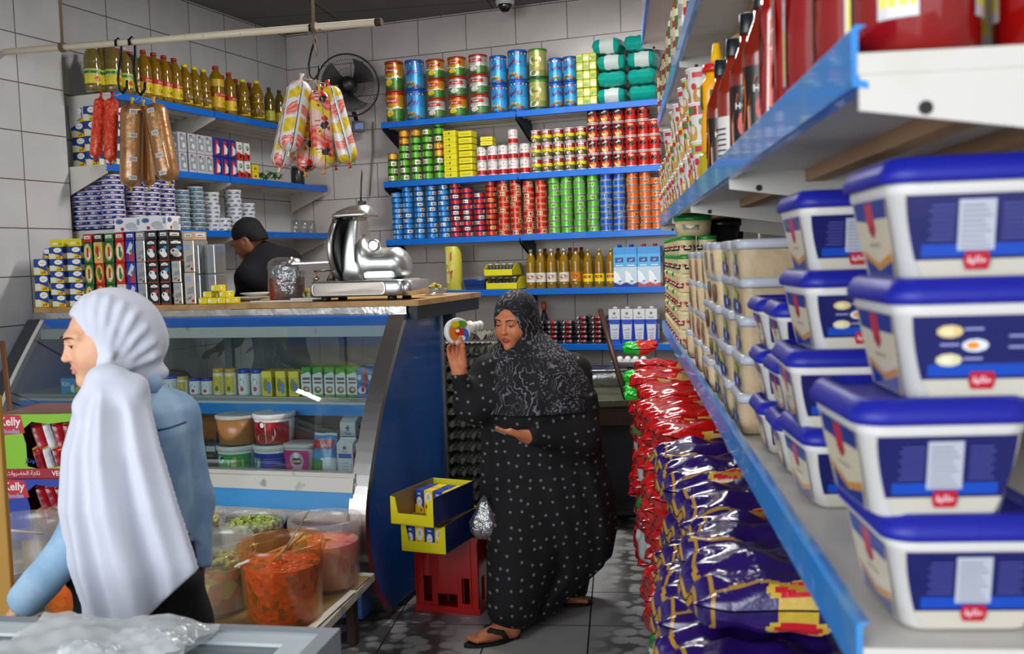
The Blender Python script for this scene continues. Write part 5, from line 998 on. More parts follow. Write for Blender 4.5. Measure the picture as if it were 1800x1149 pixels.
m.rings([ringx(x, ry, rz_, zc) for x, ry, rz_, zc in ((-.01, .1, .13, .2), (.02, .09, .1, .18), (.045, .085, .08, .172), (.06, .085, .076, .17), (.15, .085, .076, .17), (.175, .085, .076, .17), (.205, .07, .062, .165), (.225, .045, .04, .16), (.23, .02, .02, .158))]); m.rbox(.08, 0, .095, .2, .15, .06, .01, smooth=False); m.build('motor', [SL], t)
m = MB(); m.lathe([(.028, 0), (.03, .004), (.03, .03), (.022, .034)], 18); o = m.build('thickness_knob', [SL], t); o.rotation_euler = (pi/2, 0, 0); o.location = (.085, -.06, .255)
m = MB(); m.rings([ringx(.09, .1, .12, .28, 24), ringx(.1, .1, .12, .28, 24)]); o = m.build('rear_disc', [SLD], t); o.rotation_euler = (0, -.5, 0); o.location = (-.08, .09, .01)
m = MB(); m.rings([[(x, y, z) for y, z in ((-.11, 0), (.1, 0), (.1, .008), (-.11, .008))] for x, z0 in ((-.34, 0), (-.095, 0))] if False else [[(x, y, z0+z) for y, z in ((-.11, 0), (.1, 0), (.1, .008), (-.11, .008))] for x, z0 in ((-.345, .178), (-.105, .182))], smooth=False)
m.rings([[(x, y, z0+z) for y, z in ((-.1, -.03), (.09, -.03), (.1, 0), (-.11, 0))] for x, z0 in ((-.3, .178), (-.105, .18))], smooth=False); m.build('carriage_tray', [SL], t)
m = MB(); m.tube([(-.345, -.1, .17), (-.345, -.1, .215)], .014, 12); m.tube([(-.345, .08, .178), (-.345, -.1, .185)], .006, 8); m.build('carriage_handle', [STEEL], t)
m = MB(); m.tube([(-.2, .03, .09), (-.19, .03, .12), (-.165, .0, .155), (-.14, 0, .178)], [.024, .018, .02, .03], 12); m.tube([(-.26, -.02, .145), (-.22, -.02, .147), (-.17, -.02, .152)], .009, 8); m.tube([(-.25, -.05, .1), (-.225, -.05, .113)], .009, 8); m.build('arm_support', [mat('copper_toned_steel', '#c4a890', rough=.2, metal=1)], t)  # carriage support in one even copper-toned metal
m = MB(); m.tube([p for p in ((-.01, 0, .47), (-.008, .0, .5), (-.006, .005, .56), (0, .01, .62))], .004, 6); m.build('power_cord', [SLD], t)
# glass bowl of yellow pieces
p = KP(kfor(764, .52, zT), .52, zT); t = thing('snack_bowl', 'small clear bowl of yellow pieces behind the meat slicer', 'bowl', p); m = MB(); m.lathe([(.04, 0), (.045, .004), (.075, .035), (.073, .035), (.043, .008)], 24, cap1=False); m.build('bowl', [film('bowl_glass', '#dfe6e6', gloss=.4, dens=.1)], t)
m = MB(); r_ = random.Random(9)
for i in range(30): a = r_.uniform(0, 6.28); q = r_.uniform(0, .055)**1; m.ball((q*cos(a), q*sin(a), .02+.03*(1-q/.055)+r_.random()*.01), .009, 6, col=('#d8c01c', '#e8d84a', '#a8901c')[i % 3])
o = m.build('yellow_pieces', [PLAS], None, p+Vector((0, 0, .002))); tag(o, 'small yellow pieces heaped in the clear bowl', 'snacks', kind='stuff')
# ================================================================ low table with pickle buckets
TZ = .28
t = thing('low_table', 'low worn table of white board carrying the pickle buckets', 'table'); t.matrix_world = MK
m = MB(); q = [(-2.1, -1.36), (.13, -1.36), (.02, -.56), (-2.1, -.56)]
m.rings([[(x, y, TZ-.03) for x, y in q], [(x, y, TZ) for x, y in q]], smooth=False); m.build('table_top', [mat('stained_white_board', '#b9b4a8', rough=.6, noise=('#5a5248', .5, .7), nscale=5)], t)
for x, y in ((-.06, -.62), (-.02, -1.25), (-2.0, -.62), (-2.0, -1.25)):
    m = MB(); m.rbox(x, y, 0, .04, .04, TZ-.03, .004); m.build('leg', [mat('rusty_leg', '#3a2a22', rough=.8)], t)
t = thing('cardboard_sheet', 'flattened cardboard sheet under the buckets with white printed edge', 'cardboard'); t.matrix_world = MK @ Matrix.Translation((0, 0, TZ+.001))
m = MB(); m.rings([[(x, y, z) for x, y in ((-1.0, -1.3), (.09, -1.3), (.03, -.62), (-1.0, -.62))] for z in (0, .006)], col='#8a7248', smooth=False); m.rings([[(x, y, z) for x, y in ((.066, -1.3), (.1, -1.3), (.055, -.8), (.03, -.8))] for z in (.0065, .009)], col='#dedad0', smooth=False)
m.build('sheet', [CARD], t)
FROST = film('frosted_bucket', '#ffffff', gloss=.12, dens=.1, rough=.25, dcol='#f0ece2'); FROSTO = film('oily_frosted_bucket', '#ffeccc', gloss=.12, dens=.09, rough=.25, dcol='#f0a850'); WHB = mat('white_bucket_plastic', '#d6d2cc', rough=.4, sss=.1)
HND = mat('bucket_handle', '#e6e0da', rough=.4)
def pickled(name, c1, c2, c3, sc=26):
    m = bpy.data.materials.new(name); m.use_nodes = True; n = m.node_tree.nodes; L = m.node_tree.links; b = n['Principled BSDF']
    tc = n.new('ShaderNodeTexCoord'); v = n.new('ShaderNodeTexVoronoi'); v.inputs['Scale'].default_value = sc; L.new(tc.outputs['Object'], v.inputs['Vector'])
    cr = n.new('ShaderNodeValToRGB'); e = cr.color_ramp.elements; e[0].color = (*hexc(c1), 1); e[1].color = (*hexc(c3), 1); x = e.new(.5); x.color = (*hexc(c2), 1)
    sp = n.new('ShaderNodeSeparateColor'); L.new(v.outputs['Color'], sp.inputs[0]); L.new(sp.outputs[0], cr.inputs[0]); L.new(cr.outputs[0], b.inputs['Base Color'])
    bp = n.new('ShaderNodeBump'); bp.inputs['Strength'].default_value = .8; bp.inputs['Distance'].default_value = .01; L.new(v.outputs['Distance'], bp.inputs['Height']); L.new(bp.outputs[0], b.inputs['Normal']); b.inputs['Roughness'].default_value = .2; b.inputs['Coat Weight'].default_value = .5
    return m
PICR = pickled('red_pickle', '#e02406', '#f0560e', '#5a2808', 48); PICO = pickled('orange_pickle', '#e8380a', '#f8701c', '#f0a04a', 22); PICG = pickled('green_pepper_mix', '#c9bc20', '#76761a', '#d0641c', 24); PICB = pickled('brown_brine', '#8a7a50', '#6a5a30', '#a09060', 14); PICT = pickled('bright_orange_pickle', '#e8540c', '#f07a1c', '#f09a3c', 24)
def bucket(label, px, y, r, h, body, fill, fillmat, loosefn=None, hpose=None, contents=None, lab=None, tilt=0, z=None):
    """a straight-sided pail; y: place on the table in counter axes"""
    x = kfor(px, y, TZ+h*.6); t = thing('pickle_bucket', label, 'bucket', KP(x, y, (z if z is not None else TZ)+.008), rnd.uniform(0, 6), 'pickle buckets on the low table')
    b = r*.9; m = MB(); m.lathe([(b*.97, 0), (b, .006), (b+(r-b)*.85, h*.86), (r, h*.865), (r+.004, h*.87), (r+.004, h*.99), (r, h), (r-.006, h*.99), (r-.008, h*.87), (b-.004+(r-b)*.8, h*.8), (b-.006, .01), (.002, .008)], 44, cap1=False)
    for k in range(44):
        a = 2*pi*k/44; m.box(0, 0, 0, 0, 0, 0) if False else None
    m.build('pail', [body], t)
    m = MB()
    for k in range(30): a = 2*pi*k/30; c = Vector((cos(a), sin(a), 0)); s_ = Vector((-sin(a), cos(a), 0)); m.rings([[tuple(c*(r+.003)+s_*q+Vector((0, 0, zz))) for q, zz in ((-.002, h*.885), (.002, h*.885), (.002, h*.96), (-.002, h*.96))], [tuple(c*(r+.006)+s_*q+Vector((0, 0, zz))) for q, zz in ((-.001, h*.89), (.001, h*.89), (.001, h*.955), (-.001, h*.955))]], smooth=False)
    m.build('rim_ribs', [body], t)
    if fill:
        m = MB(); zf_ = h*fill; q = b-.008+(r-b)*fill; R_ = random.Random(int(px)); m.lathe([(b-.012, .012), (q, zf_)], 40, cap1=False)
        m.grid(lambda u, v: (q*v*cos(2*pi*u), q*v*sin(2*pi*u), zf_+.006*sin(9*v+3*sin(6*u))*(1-v)), 24, 8); m.build('contents', [fillmat], t)
        if contents:
            m = MB(); contents(m, q, zf_, R_); o = m.build('contents_pieces', [PLAS], t); o['kind'] = 'stuff'
    if hpose is not None:
        a0, dr = hpose; m = MB(); pts = [((r+.012)*cos(a0+s_*pi), (r+.012)*sin(a0+s_*pi), h*.9-dr*sin(pi*s_)) for s_ in [i/16 for i in range(17)]]; m.tube(pts, .005, 8)
        k0 = 6; m.tube(pts[k0:k0+5], .0085, 10); m.build('handle', [HND], t); 
    if lab: lab(t, r, h)
    t.rotation_euler = (0, 0, KA_); return t
def olives(m, q, z, R_):
    for i in range(150):
        a = R_.uniform(0, 6.28); d = q*.93*R_.random()**.5; m.ball((d*cos(a), d*sin(a), z+.008+.03*(1-(d/q)**2)+R_.uniform(-.004, .006)), R_.uniform(.0095, .012), 8, col=R_.choice(('#8a9a2c', '#9aa83a', '#6f7a22', '#a8b048')))
def peppers(m, q, z, R_):
    for i in range(46):
        a = R_.uniform(0, 6.28); d = q*.8*R_.random()**.5; c = Vector((d*cos(a), d*sin(a), z+.006+.02*(1-(d/q)**2))); b_ = R_.uniform(0, 6.28); l = Vector((cos(b_), sin(b_), R_.uniform(-.2, .2)))*.035
        m.tube([c-l, c-l*.4+Vector((0, 0, .004)), c+l*.5+Vector((0, 0, .003)), c+l], [.004, .011, .009, .002], 7, col=R_.choice(('#7a8a1c', '#a0a024', '#5f6a18', '#b0a830', '#8a4a1c')))
def seeds(m, q, z, R_):
    for i in range(90):
        a = R_.uniform(0, 6.28); d = q*.93*R_.random()**.5; m.ball((d*cos(a), d*sin(a), z+.006+R_.uniform(0, .01)), R_.uniform(.009, .013), 7, col=R_.choice(('#c9c02c', '#b0a828', '#d8d060')))
def lab_jr(t, r, h):
    m = MB(); rr = r*.965+.004; f = cyl(rr, 0, -pi/2-.12, .003); m.rect(f, -.055, .015, h*.2, h*.78, '#26346a', 5); m.rect(f, -.055, .015, h*.6, h*.8, '#b8a82c', 5); m.disc(f, -.02, h*.45, .022, .03, '#4a6aa0'); m.disc(f, -.03, h*.3, .015, .02, '#1c1c24', 9); m.word('الز', f, .02, -.04, h*.72, '#1c1c1c'); m.rect(f, -.05, .01, h*.21, h*.3, '#7a5a9a', 4)
    m.build('label', [PLAS], t)
def lab_round(t, r, h):
    m = MB(); f = cyl(r*.97+.004, 0, -pi/2-.55, .003); m.disc(f, 0, h*.38, .045, .055, '#dcdcda', 24)
    for i in range(7): m.rect(f, -.03, .03-.008*(i % 3), h*.38-.036+i*.011, h*.38-.033+i*.011, '#9a9a98', 3)
    m.build('label', [PLAS], t)
bucket('frosted bucket of red chopped pickle with two spoons, nearest the aisle', 497, -1.12, .15, .285, FROSTO, .72, PICR, None, (pi/2-.2, .07))
bucket('frosted bucket of orange pickle with blue label, by the counter end', 573, -.76, .14, .275, FROST, .66, PICO, None, None, None, lab_jr)
bucket('frosted bucket heaped with green olives in the second row', 446, -.72, .128, .25, FROST, .8, PICB, None, None, olives)
bucket('frosted bucket of green pickled peppers, right of the girl', 378, -1.08, .14, .27, FROST, .62, PICG, None, (0.2, .1), peppers, lab_round)
bucket('frosted bucket of yellow-green lupins, farthest right beside the olives', 344, -.7, .125, .25, FROST, .8, PICB, None, None, seeds)
bucket('large pale bucket at the far left with handle resting in it', 38, -1.2, .15, .33, FROST, .25, PICB, None, (pi*.9, -.05))
bucket('pale bucket right behind the girl elbow, left side', 118, -.95, .125, .3, FROST, .3, PICB, None, None)
bucket('bucket of bright orange pickle seen under the girl arm', 140, -1.28, .13, .2, FROSTO, .86, PICT, None, None)
# spoons in the red bucket
xb = kfor(499, -1.10, TZ+.17); 
m = MB(); a = KP(xb-.01, -1.12, TZ+.215); b_ = KP(xb+.07, -1.02, TZ+.38); m.tube([a-(b_-a)*.12, a, b_], [.011, .0035, .003], 8); o = m.build('ladle', [STEEL]); tag(o, 'thin metal ladle standing in the red pickle bucket', 'ladle')
m = MB(); a = KP(xb-.035, -1.14, TZ+.21); b_ = KP(xb+.045, -1.03, TZ+.295); m.tube([a-(b_-a)*.12, a, b_], [.012, .007, .008], 8); o = m.build('wooden_spoon', [mat('pale_wood', '#c9924a', rough=.6)]); tag(o, 'wooden spoon handle leaning in the red pickle bucket', 'spoon')
# ---------------------------------------------------------------- noodle cartons at the left
def noodle(m, f, w, h):
    m.rect(f, -w/2, w/2, -.0, h, '#8cc832'); m.rect(f, -w/2, w/2, h*.86, h, '#b8404a'); m.rect(f, -w/2, w/2, 0, h*.17, '#a82430'); m.rect(f, -w/2, -w*.12, h*.64, h*.98, '#c8303c'); m.word('Kelly', f, h*.16, -w*.31, h*.83, '#f2ecec', wmax=w*.34); m.word('Noodles', f, h*.07, -w*.36, h*.69, '#9ab4e0', wmax=w*.22)
    m.word('VEGETABLE', f, h*.07, w*.2, h*.085, '#f0e6e6', wmax=w*.42); m.word('نكهة الخضروات', f, h*.09, -w*.28, h*.085, '#e0c4c4', wmax=w*.4); m.word('نودلز', f, h*.09, w*.02, h*.34, '#24409c', wmax=w*.2)
def ncarton(label, pos, rz, lower):
    w, d, h = .4, .3, .27 if not lower else .26
    t = thing('noodle_carton', label, 'carton', pos, rz, 'torn noodle cartons'); m = MB(); e = .004
    m.box(-w/2, w/2, -d/2, d/2, 0, e, '#8a6a48'); m.box(-w/2, -w/2+e, -d/2, d/2, 0, h, '#a8404a'); m.box(w/2-e, w/2, -d/2, d/2, 0, h, '#a8404a'); m.box(-w/2, w/2, d/2-e, d/2, 0, h, '#8a6a48')
    m.rings([[(x, y, z) for x, y in ((-w/2, -d/2), (w/2, -d/2), (w/2, d/2), (-w/2, d/2))] for z in (h-e, h)], col='#9a6a62', smooth=False)
    hole = [(-.08, .05), (-.02, .035), (.06, .05), (.14, .04), (.17, .09), (.165, .16), (.17, .21), (.12, .235), (.02, .225), (-.05, .235), (-.095, .2), (-.08, .14)]
    N = len(hole); fr = [(-w/2, 0), (0, 0), (w/2, 0), (w/2, h*.5), (w/2, h), (0, h), (-w/2, h), (-w/2, h*.5)]
    # front with a torn opening: ring of quads between outline and hole
    OUT = []; hc = (.04, .135)
    for x, z in hole:
        dx, dz = x-hc[0], z-hc[1]; k = min((w/2-hc[0])/dx if dx > 0 else (w/2+hc[0])/-dx if dx < 0 else 1e9, (h-hc[1])/dz if dz > 0 else hc[1]/-dz if dz < 0 else 1e9); OUT.append((hc[0]+dx*k, hc[1]+dz*k))
    base = '#8cc832' if not lower else '#2a44a8'
    CR_ = [(-w/2, 0), (w/2, 0), (w/2, h), (-w/2, h)]
    for i in range(N):
        j = (i+1) % N; q = [OUT[i], OUT[j]]
        for c in CR_:
            if (abs(OUT[i][0]-c[0]) < 1e-3) != (abs(OUT[j][0]-c[0]) < 1e-3) and (abs(OUT[i][1]-c[1]) < 1e-3) != (abs(OUT[j][1]-c[1]) < 1e-3): q = [OUT[i], c, OUT[j]] if (c[0]-hc[0])*(OUT[i][0]+OUT[j][0]-2*hc[0]) > 0 and (c[1]-hc[1])*(OUT[i][1]+OUT[j][1]-2*hc[1]) > 0 else q
        P_ = [hole[i]]+q+[hole[j]]; m.rings([[(x, y, z) for x, z in P_] for y in (-d/2, -d/2+e)], col=base, smooth=False)
    f = front(-d/2); 
    m.poly([(-w/2, h*.66), (-w*.2, h*.7), (-w*.24, h*.97), (-w/2, h)], f, '#c8303c'); m.word('Kelly', f, h*.17, -w*.36, h*.86, '#f2ecec', wmax=w*.26); m.word('Noodles', f, h*.07, -w*.36, h*.73, '#9ab4e0', wmax=w*.2)
    if not lower: m.rect(f, -w/2, w/2, 0, h*.15, '#a82430'); m.word('VEGETABLE', f, h*.075, w*.24, h*.075, '#f0e6e6', wmax=w*.42); m.word('نكهة الخضروات', f, h*.09, -w*.25, h*.075, '#e8cccc', wmax=w*.42); m.word('نودلز', f, h*.1, -w*.16, h*.27, '#24409c', wmax=w*.16)
    m.build('box', [CARD], t)
    return t
ctrR = KP(kfor(75, -.75, .8), -.75, 0)
base_z = .62; A0 = at(8, 745, 4.0); A1 = at(8, 828, 4.0)
npos = at(82, 792, 4.15); nz = npos.z
NW = .4
zc1 = nz-.105; zc0 = zc1-.262
c1 = ncarton('upper torn noodle carton, green and red, lettered Kelly and VEGETABLE', Vector((npos.x, npos.y+.1, zc1)), radians(14), False)
c0 = ncarton('lower torn noodle carton, red and blue, lettered Kelly', Vector((npos.x, npos.y+.1, zc0)), radians(14), True)
def pk(u, v, s_): return hexc('#c9a04a') if u < .05 or u > .95 else (hexc('#e4dcda') if .38 < v < .55 else (hexc('#8a1420') if v < .12 or abs(u-.5) < .02 else hexc('#c2202c')))
def pkb(u, v, s_): return hexc('#c9a04a') if u < .05 or u > .95 else (hexc('#dfe0e4') if v < .25 else (hexc('#2a7ac0') if v < .75 else hexc('#c2202c')))
pm_ = [pillow('noodle_packet', .13, .1, .034, c, None, seed=i, amp=.07).build('noodle_packet', [FOILP]) for i, c in enumerate((pk, pkb))]
for o in pm_: tag(o, 'x', 'packet')
PKK = [Kind(o) for o in pm_]; R_ = random.Random(8)
for ci, (c, zz) in enumerate(((c1, zc1), (c0, zc0))):
    for i in range(9):
        col_, row_ = i % 5, i//5; loc = Matrix.Rotation(radians(14), 4, 'Z') @ Vector((-.06+.047*col_, -.075+.02*row_, 0))
        K = PKK[1 if (i in (1, 6) and ci == 0) else 0]
        K.put((c.location.x+loc.x, c.location.y+loc.y, zz+.06+.1*row_), 0, '%s noodle packet, %s in the %s row of the %s carton' % ('blue-striped' if (i in (1, 6) and ci == 0) else 'red-striped', ORD[col_], ('lower', 'upper')[row_], ('upper', 'lower')[ci]), 'noodle packets in the torn cartons', rot=(radians(20+8*row_), radians(90-R_.uniform(12, 26)), radians(14+R_.uniform(-8, 8))))
t = thing('bucket_stand', 'x', 'stand') if False else None
m = MB(); m.rbox(0, 0, 0, .34, .24, zc0-TZ-.002, .006, '#8f7a5a'); o = m.build('carton_under', [CARD], None, (npos.x-.0, npos.y+.12, TZ+.001)); o.rotation_euler = (0, 0, radians(14)); tag(o, 'plain brown carton supporting the noodle cartons, mostly hidden', 'carton')
# broom handle and wooden board at far left
p = at(4, 600, 4.5); q = at(15, 700, 4.49); dvec = (q-p); q2 = p+dvec*((p.z-.005)/(p.z-q.z))
m = MB(); m.tube([p, p.lerp(q2, .5), q2], .012, 10); o = m.build('broom_stick', [mat('brown_stick', '#6a4020', rough=.55)]); tag(o, 'brown wooden stick leaning against the tiled wall at far left', 'stick')
p = at(-12, 695, 3.5); m = MB(); m.rbox(0, 0, 0, .05, .03, p.z, .004); o = m.build('wooden_board', [mat('yellow_board', '#b98a3c', rough=.55)], None, (p.x, p.y, 0)); o.rotation_euler = (0, 0, YAW); tag(o, 'yellowish wooden board standing at the left edge of the photo', 'board')
# ---------------------------------------------------------------- red crate and yellow trays
cz = radians(2); cx0 = Vector((-1.985, 3.905, 0)); t = thing('bottle_crate', 'bright red plastic bottle crate standing beside the counter', 'crate', (cx0.x+.155, cx0.y+.19, 0), cz)
RED = mat('red_crate', '#c00a0c', rough=.35, coat=.2); W_, D_, H_ = .3, .37, .345
m = MB()
def wallh(m, w, h, th, holes, M):
    """upright panel w x h with rounded-off rectangular openings; M places it"""
    old = m.M; m.M = M; xs = sorted(set([-w/2, w/2]+[v for a in holes for v in a[:2]])); zs = sorted(set([0, h]+[v for a in holes for v in a[2:]]))
    for i in range(len(xs)-1):
        for j in range(len(zs)-1):
            xm, zm = (xs[i]+xs[i+1])/2, (zs[j]+zs[j+1])/2
            if any(a[0] < xm < a[1] and a[2] < zm < a[3] for a in holes): continue
            m.box(xs[i], xs[i+1], 0, th, zs[j], zs[j+1])
    m.M = old
fh = [(-.112, -.07, .045, .16), (-.045, .048, .03, .085), (.07, .11, .045, .16)]
wallh(m, W_, H_, .008, fh, Matrix.Translation((0, -D_/2, 0))); wallh(m, W_, H_, .008, fh, Matrix.Translation((0, D_/2-.008, 0)))
sh = [(-.15, -.11, .05, .16), (-.07, -.03, .05, .16), (.03, .07, .05, .16), (.11, .15, .05, .16)]
wallh(m, D_, H_, .008, sh, Matrix.Translation((W_/2, 0, 0)) @ Matrix.Rotation(pi/2, 4, 'Z')); wallh(m, D_, H_, .008, sh, Matrix.Translation((-W_/2+.008, 0, 0)) @ Matrix.Rotation(pi/2, 4, 'Z'))
m.box(-W_/2, W_/2, -D_/2, D_/2, .004, .012)
for x in (-.145, -.113, .113, .145): m.box(x-.004, x+.004, -D_/2-.005, -D_/2+.002, .02, H_)
m.box(-W_/2-.004, W_/2+.004, -D_/2-.006, -D_/2+.002, 0, .03); m.box(-W_/2-.004, W_/2+.004, -D_/2-.006, -D_/2+.008, H_-.02, H_); m.box(W_/2-.008, W_/2+.004, -D_/2, D_/2, H_-.02, H_); m.box(-W_/2-.004, -W_/2+.008, -D_/2, D_/2, H_-.02, H_); m.box(-W_/2-.004, W_/2+.004, D_/2-.008, D_/2+.004, H_-.02, H_)
m.build('crate_body', [RED], t)
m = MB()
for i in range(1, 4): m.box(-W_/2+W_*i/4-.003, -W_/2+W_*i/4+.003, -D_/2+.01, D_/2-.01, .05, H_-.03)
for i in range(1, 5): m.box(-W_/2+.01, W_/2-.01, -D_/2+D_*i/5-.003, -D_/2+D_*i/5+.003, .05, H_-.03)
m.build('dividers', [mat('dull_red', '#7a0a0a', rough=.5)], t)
m = MB(); R_ = random.Random(5)
for i in range(10):
    x, y = R_.uniform(-.02, .13), R_.uniform(-.1, .17); z = H_+.012+R_.uniform(0, .012); a = R_.uniform(0, 3); l = Vector((cos(a), sin(a), R_.uniform(-.1, .1)))*R_.uniform(.03, .06); c = Vector((x, y, z)); m.tube([c-l, c+Vector((0, 0, .01)), c+l], [.004, .013, .004], 6, col=('#c2201c', '#8a1414', '#e04a3a')[i % 3])
o = m.build('red_netting', [PLAS], None, t.location); tag(o, 'crumpled red net bag lying on top of the red crate', 'net bag')
def ytray(label, pos, rz, filled, tilt=0):
    w, d, h, fh = .205, .34, .12, .045; t = thing('display_carton', label, 'carton', pos, rz, 'yellow display cartons on the red crate'); e = .004; m = MB()
    m.box(-w/2, w/2, -d/2, d/2, 0, e, '#a08a48'); m.box(-w/2, w/2, -d/2, -d/2+e, 0, fh, '#e2d80e'); m.box(-w/2, w/2, d/2-e, d/2, 0, h, '#d8ce10')
    m.box(-w/2, w/2, -d/2-.001, d/2, fh*.0, .002, '#e2d80e')
    for s_ in (-1, 1):
        x = s_*w/2; q = [(-d/2, 0), (d/2, 0), (d/2, h), (-d/2+.01, h), (-d/2, h-.012)]
        m.rings([[(x-s_*e*.5, y, z) for y, z in q], [(x-s_*e, y, z) for y, z in q]], col='#8a6a3c', smooth=False); m.rings([[(x, y, z) for y, z in q], [(x-s_*e*.5, y, z) for y, z in q]], col='#14265e', smooth=False)
        q2 = [(x, 0), (x-s_*.042, 0), (x-s_*.022, h-.01), (x, h-.005)]; m.rings([[(a, y, b_) for a, b_ in q2] for y in (-d/2-.001, -d/2+e-.001)], col='#e2d80e', smooth=False)
    m.build('carton', [CARD], t); return t
def d_up(m, f, w, h): m.poly([(-w/2, 0), (w*.5, 0), (w*.5, h*.2), (0, h*.5), (-w/2, h*.35)], f, '#e8c81c'); m.disc(f, 0, h*.5, w*.32, h*.22, '#e4e6ea', 12); m.word('تركي', f, h*.1, 0, h*.5, '#b02038', wmax=w*.5); m.rect(f, -w*.2, w*.2, h*.8, h*.88, '#aab8dc'); m.disc(f, w*.2, h*.14, w*.15, h*.08, '#d2541c', 8)
def d_up2(m, f, w, h): m.rect(f, -w/2, w/2, 0, h, '#e8c81c'); m.disc(f, 0, h*.68, w*.4, h*.27, '#e6e6e2', 12); m.disc(f, 0, h*.72, w*.2, h*.12, '#b9bcc0', 9); m.disc(f, -w*.15, h*.3, w*.25, h*.1, '#d2301c', 9)
KU1 = cbox('upright_cheese_carton', .042, .06, .1, '#1c3f9c', d_up); KU2 = cbox('upright_cheese_carton', .042, .06, .1, '#e8c81c', d_up2)
up = at(735, 915, 4.08); lo = at(747, 966, 4.12); yt0 = Vector((lo.x, lo.y+.17, H_+.003)); yt1 = Vector((up.x-.005, up.y+.16, H_+.003+.124))
rz0, rz1 = radians(-2), radians(-6)
ytray('lower yellow display carton of upright cheese cartons on the red crate', yt0, rz0, True); ytray('upper yellow display carton, half emptied, on the lower one', yt1, rz1, True)
for ti, (o_, rz_, ys) in enumerate(((yt0, rz0, (-.125, -.06)), (yt1, rz1, (.03, .1)))):
    for yi, y in enumerate(ys):
        for i in range(4):
            v = Matrix.Rotation(rz_, 4, 'Z') @ Vector((-.073+.0455*i+.004, y, 0)); (KU1, KU2)[i % 2].put((o_.x+v.x, o_.y+v.y, o_.z+.005), rz_, 'upright %s cheese carton, %s of the %s row in the %s display carton' % (('blue', 'yellow')[i % 2], ORD[i], ('front', 'back')[yi], ('lower', 'upper')[ti]), 'cheese cartons in the yellow display cartons')
p = at(835, 880, 4.15); m = MB()
m.rings([[(w_*cos(a)*(1+.12*sin(3*a+z*30)), w_*.6*sin(a)*(1+.1*sin(5*a)), z) for a in [2*pi*i/24 for i in range(24)]] for z, w_ in ((0, .05), (.03, .075), (.07, .07), (.11, .04), (.14, .03), (.17, .012))]); o = m.build('plastic_bag', [film('thin_bag', '#e6eaea', gloss=.9, bump=1, bscale=20, dens=.06)], None, (p.x+.02, p.y+.05, H_+.035)); tag(o, 'crumpled clear plastic bag hanging beside the yellow display cartons', 'plastic bag')
# ---------------------------------------------------------------- desk, eggs, stick, small goods
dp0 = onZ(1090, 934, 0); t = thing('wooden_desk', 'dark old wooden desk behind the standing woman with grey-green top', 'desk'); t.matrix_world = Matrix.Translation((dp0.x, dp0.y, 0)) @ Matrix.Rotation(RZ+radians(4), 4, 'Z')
DW = mat('dark_wood', '#3a2416', rough=.6, noise=('#1c120c', .4, .7), nscale=12)
m = MB(); m.rbox(-.28, .42, .71, 1.0, .9, .04, .005); m.build('top', [mat('worn_green_top', '#4d5038', rough=.6, noise=('#33352a', .4, .7), nscale=7)], t)
for x, y in ((.15, .0), (-.72, .0), (.15, .82), (-.72, .82)): m = MB(); m.rbox(x, y+.03, 0, .06, .06, .71, .004); m.build('leg', [DW], t)
m = MB(); m.box(-.7, .12, .02, .04, .6, .71); m.box(-.7, .12, .8, .82, .6, .71); m.box(.14, .16, .06, .8, .6, .71); m.build('apron', [DW], t)
m = MB(); m.box(-.7, .12, .3, .32, .0, .6); m.box(-.7, .12, .05, .3, .08, .1); m.build('inner_panel', [mat('dark_panel', '#26262c', rough=.7)], t)  # one even dark grey for the upright panel and low board
ez = .752
def hfor(px, z, d): p = at(px, 575, d); return p
p = at(1112, 640, 6.2); t = thing('egg_tray', 'white foam tray of eggs at the back of the dark desk', 'egg tray', (p.x, p.y, .86), 0)
m = MB(); m.loft([(.2, .14, .02, 0), (.24, .17, .025, .03), (.25, .18, .025, .034), (.23, .16, .02, .03), (.19, .13, .015, .006)], 3, col='#c4c6c8', cap1=True); m.build('tray', [PLAS], t)
eg = MB(); eg.rings([[(.021*sin(pi*i/9)*(1-.12*cos(pi*i/9))*cos(a), .021*sin(pi*i/9)*(1-.12*cos(pi*i/9))*sin(a), .028-.028*cos(pi*i/9)) for a in [2*pi*k/14 for k in range(14)]] for i in range(1, 9)], col='#dcdcda'); o = eg.build('egg', [PLAS]); tag(o, 'x', 'egg'); KEG = Kind(o)
for i in range(4): KEG.put((p.x-.075+.05*i, p.y-.02, .868), rnd.uniform(0, 6), 'white egg in the foam tray, %s from the left' % ORD[i], 'eggs on the foam tray')
p2 = at(1075, 655, 6.1); t = thing('foil_pack', 'stack of silver foil trays on the back of the desk', 'foil trays', (p2.x-.06, p2.y+.02, ez), RZ); m = MB(); m.loft([(.26, .16, .02, 0), (.3, .19, .02, .1)], 3); m.loft([(.3, .2, .02, .098), (.3, .2, .02, .106)], 3); m.build('trays', [mat('foil', '#b4b8ba', rough=.25, metal=1, bump=.6, bscale=30)], t)
t = thing('purple_box', 'dark purple box under the egg tray on the desk', 'box', (p.x, p.y, ez), RZ); m = MB(); m.rbox(0, 0, 0, .3, .2, .1, .004, '#231a34'); m.box(-.12, .12, -.1012, -.1, .01, .06, '#3a2a6a'); m.build('box', [CARD], t)
a = at(1055, 545, 5.75); b_ = at(1100, 700, 5.35); b_.z = max(b_.z, .757); m = MB(); m.tube([a, a.lerp(b_, .5), b_], .015, 10); o = m.build('wooden_stick', [mat('dark_stick', '#3a1f12', rough=.5)]); tag(o, 'dark brown stick leaning across the lowest back shelf onto the desk', 'stick')
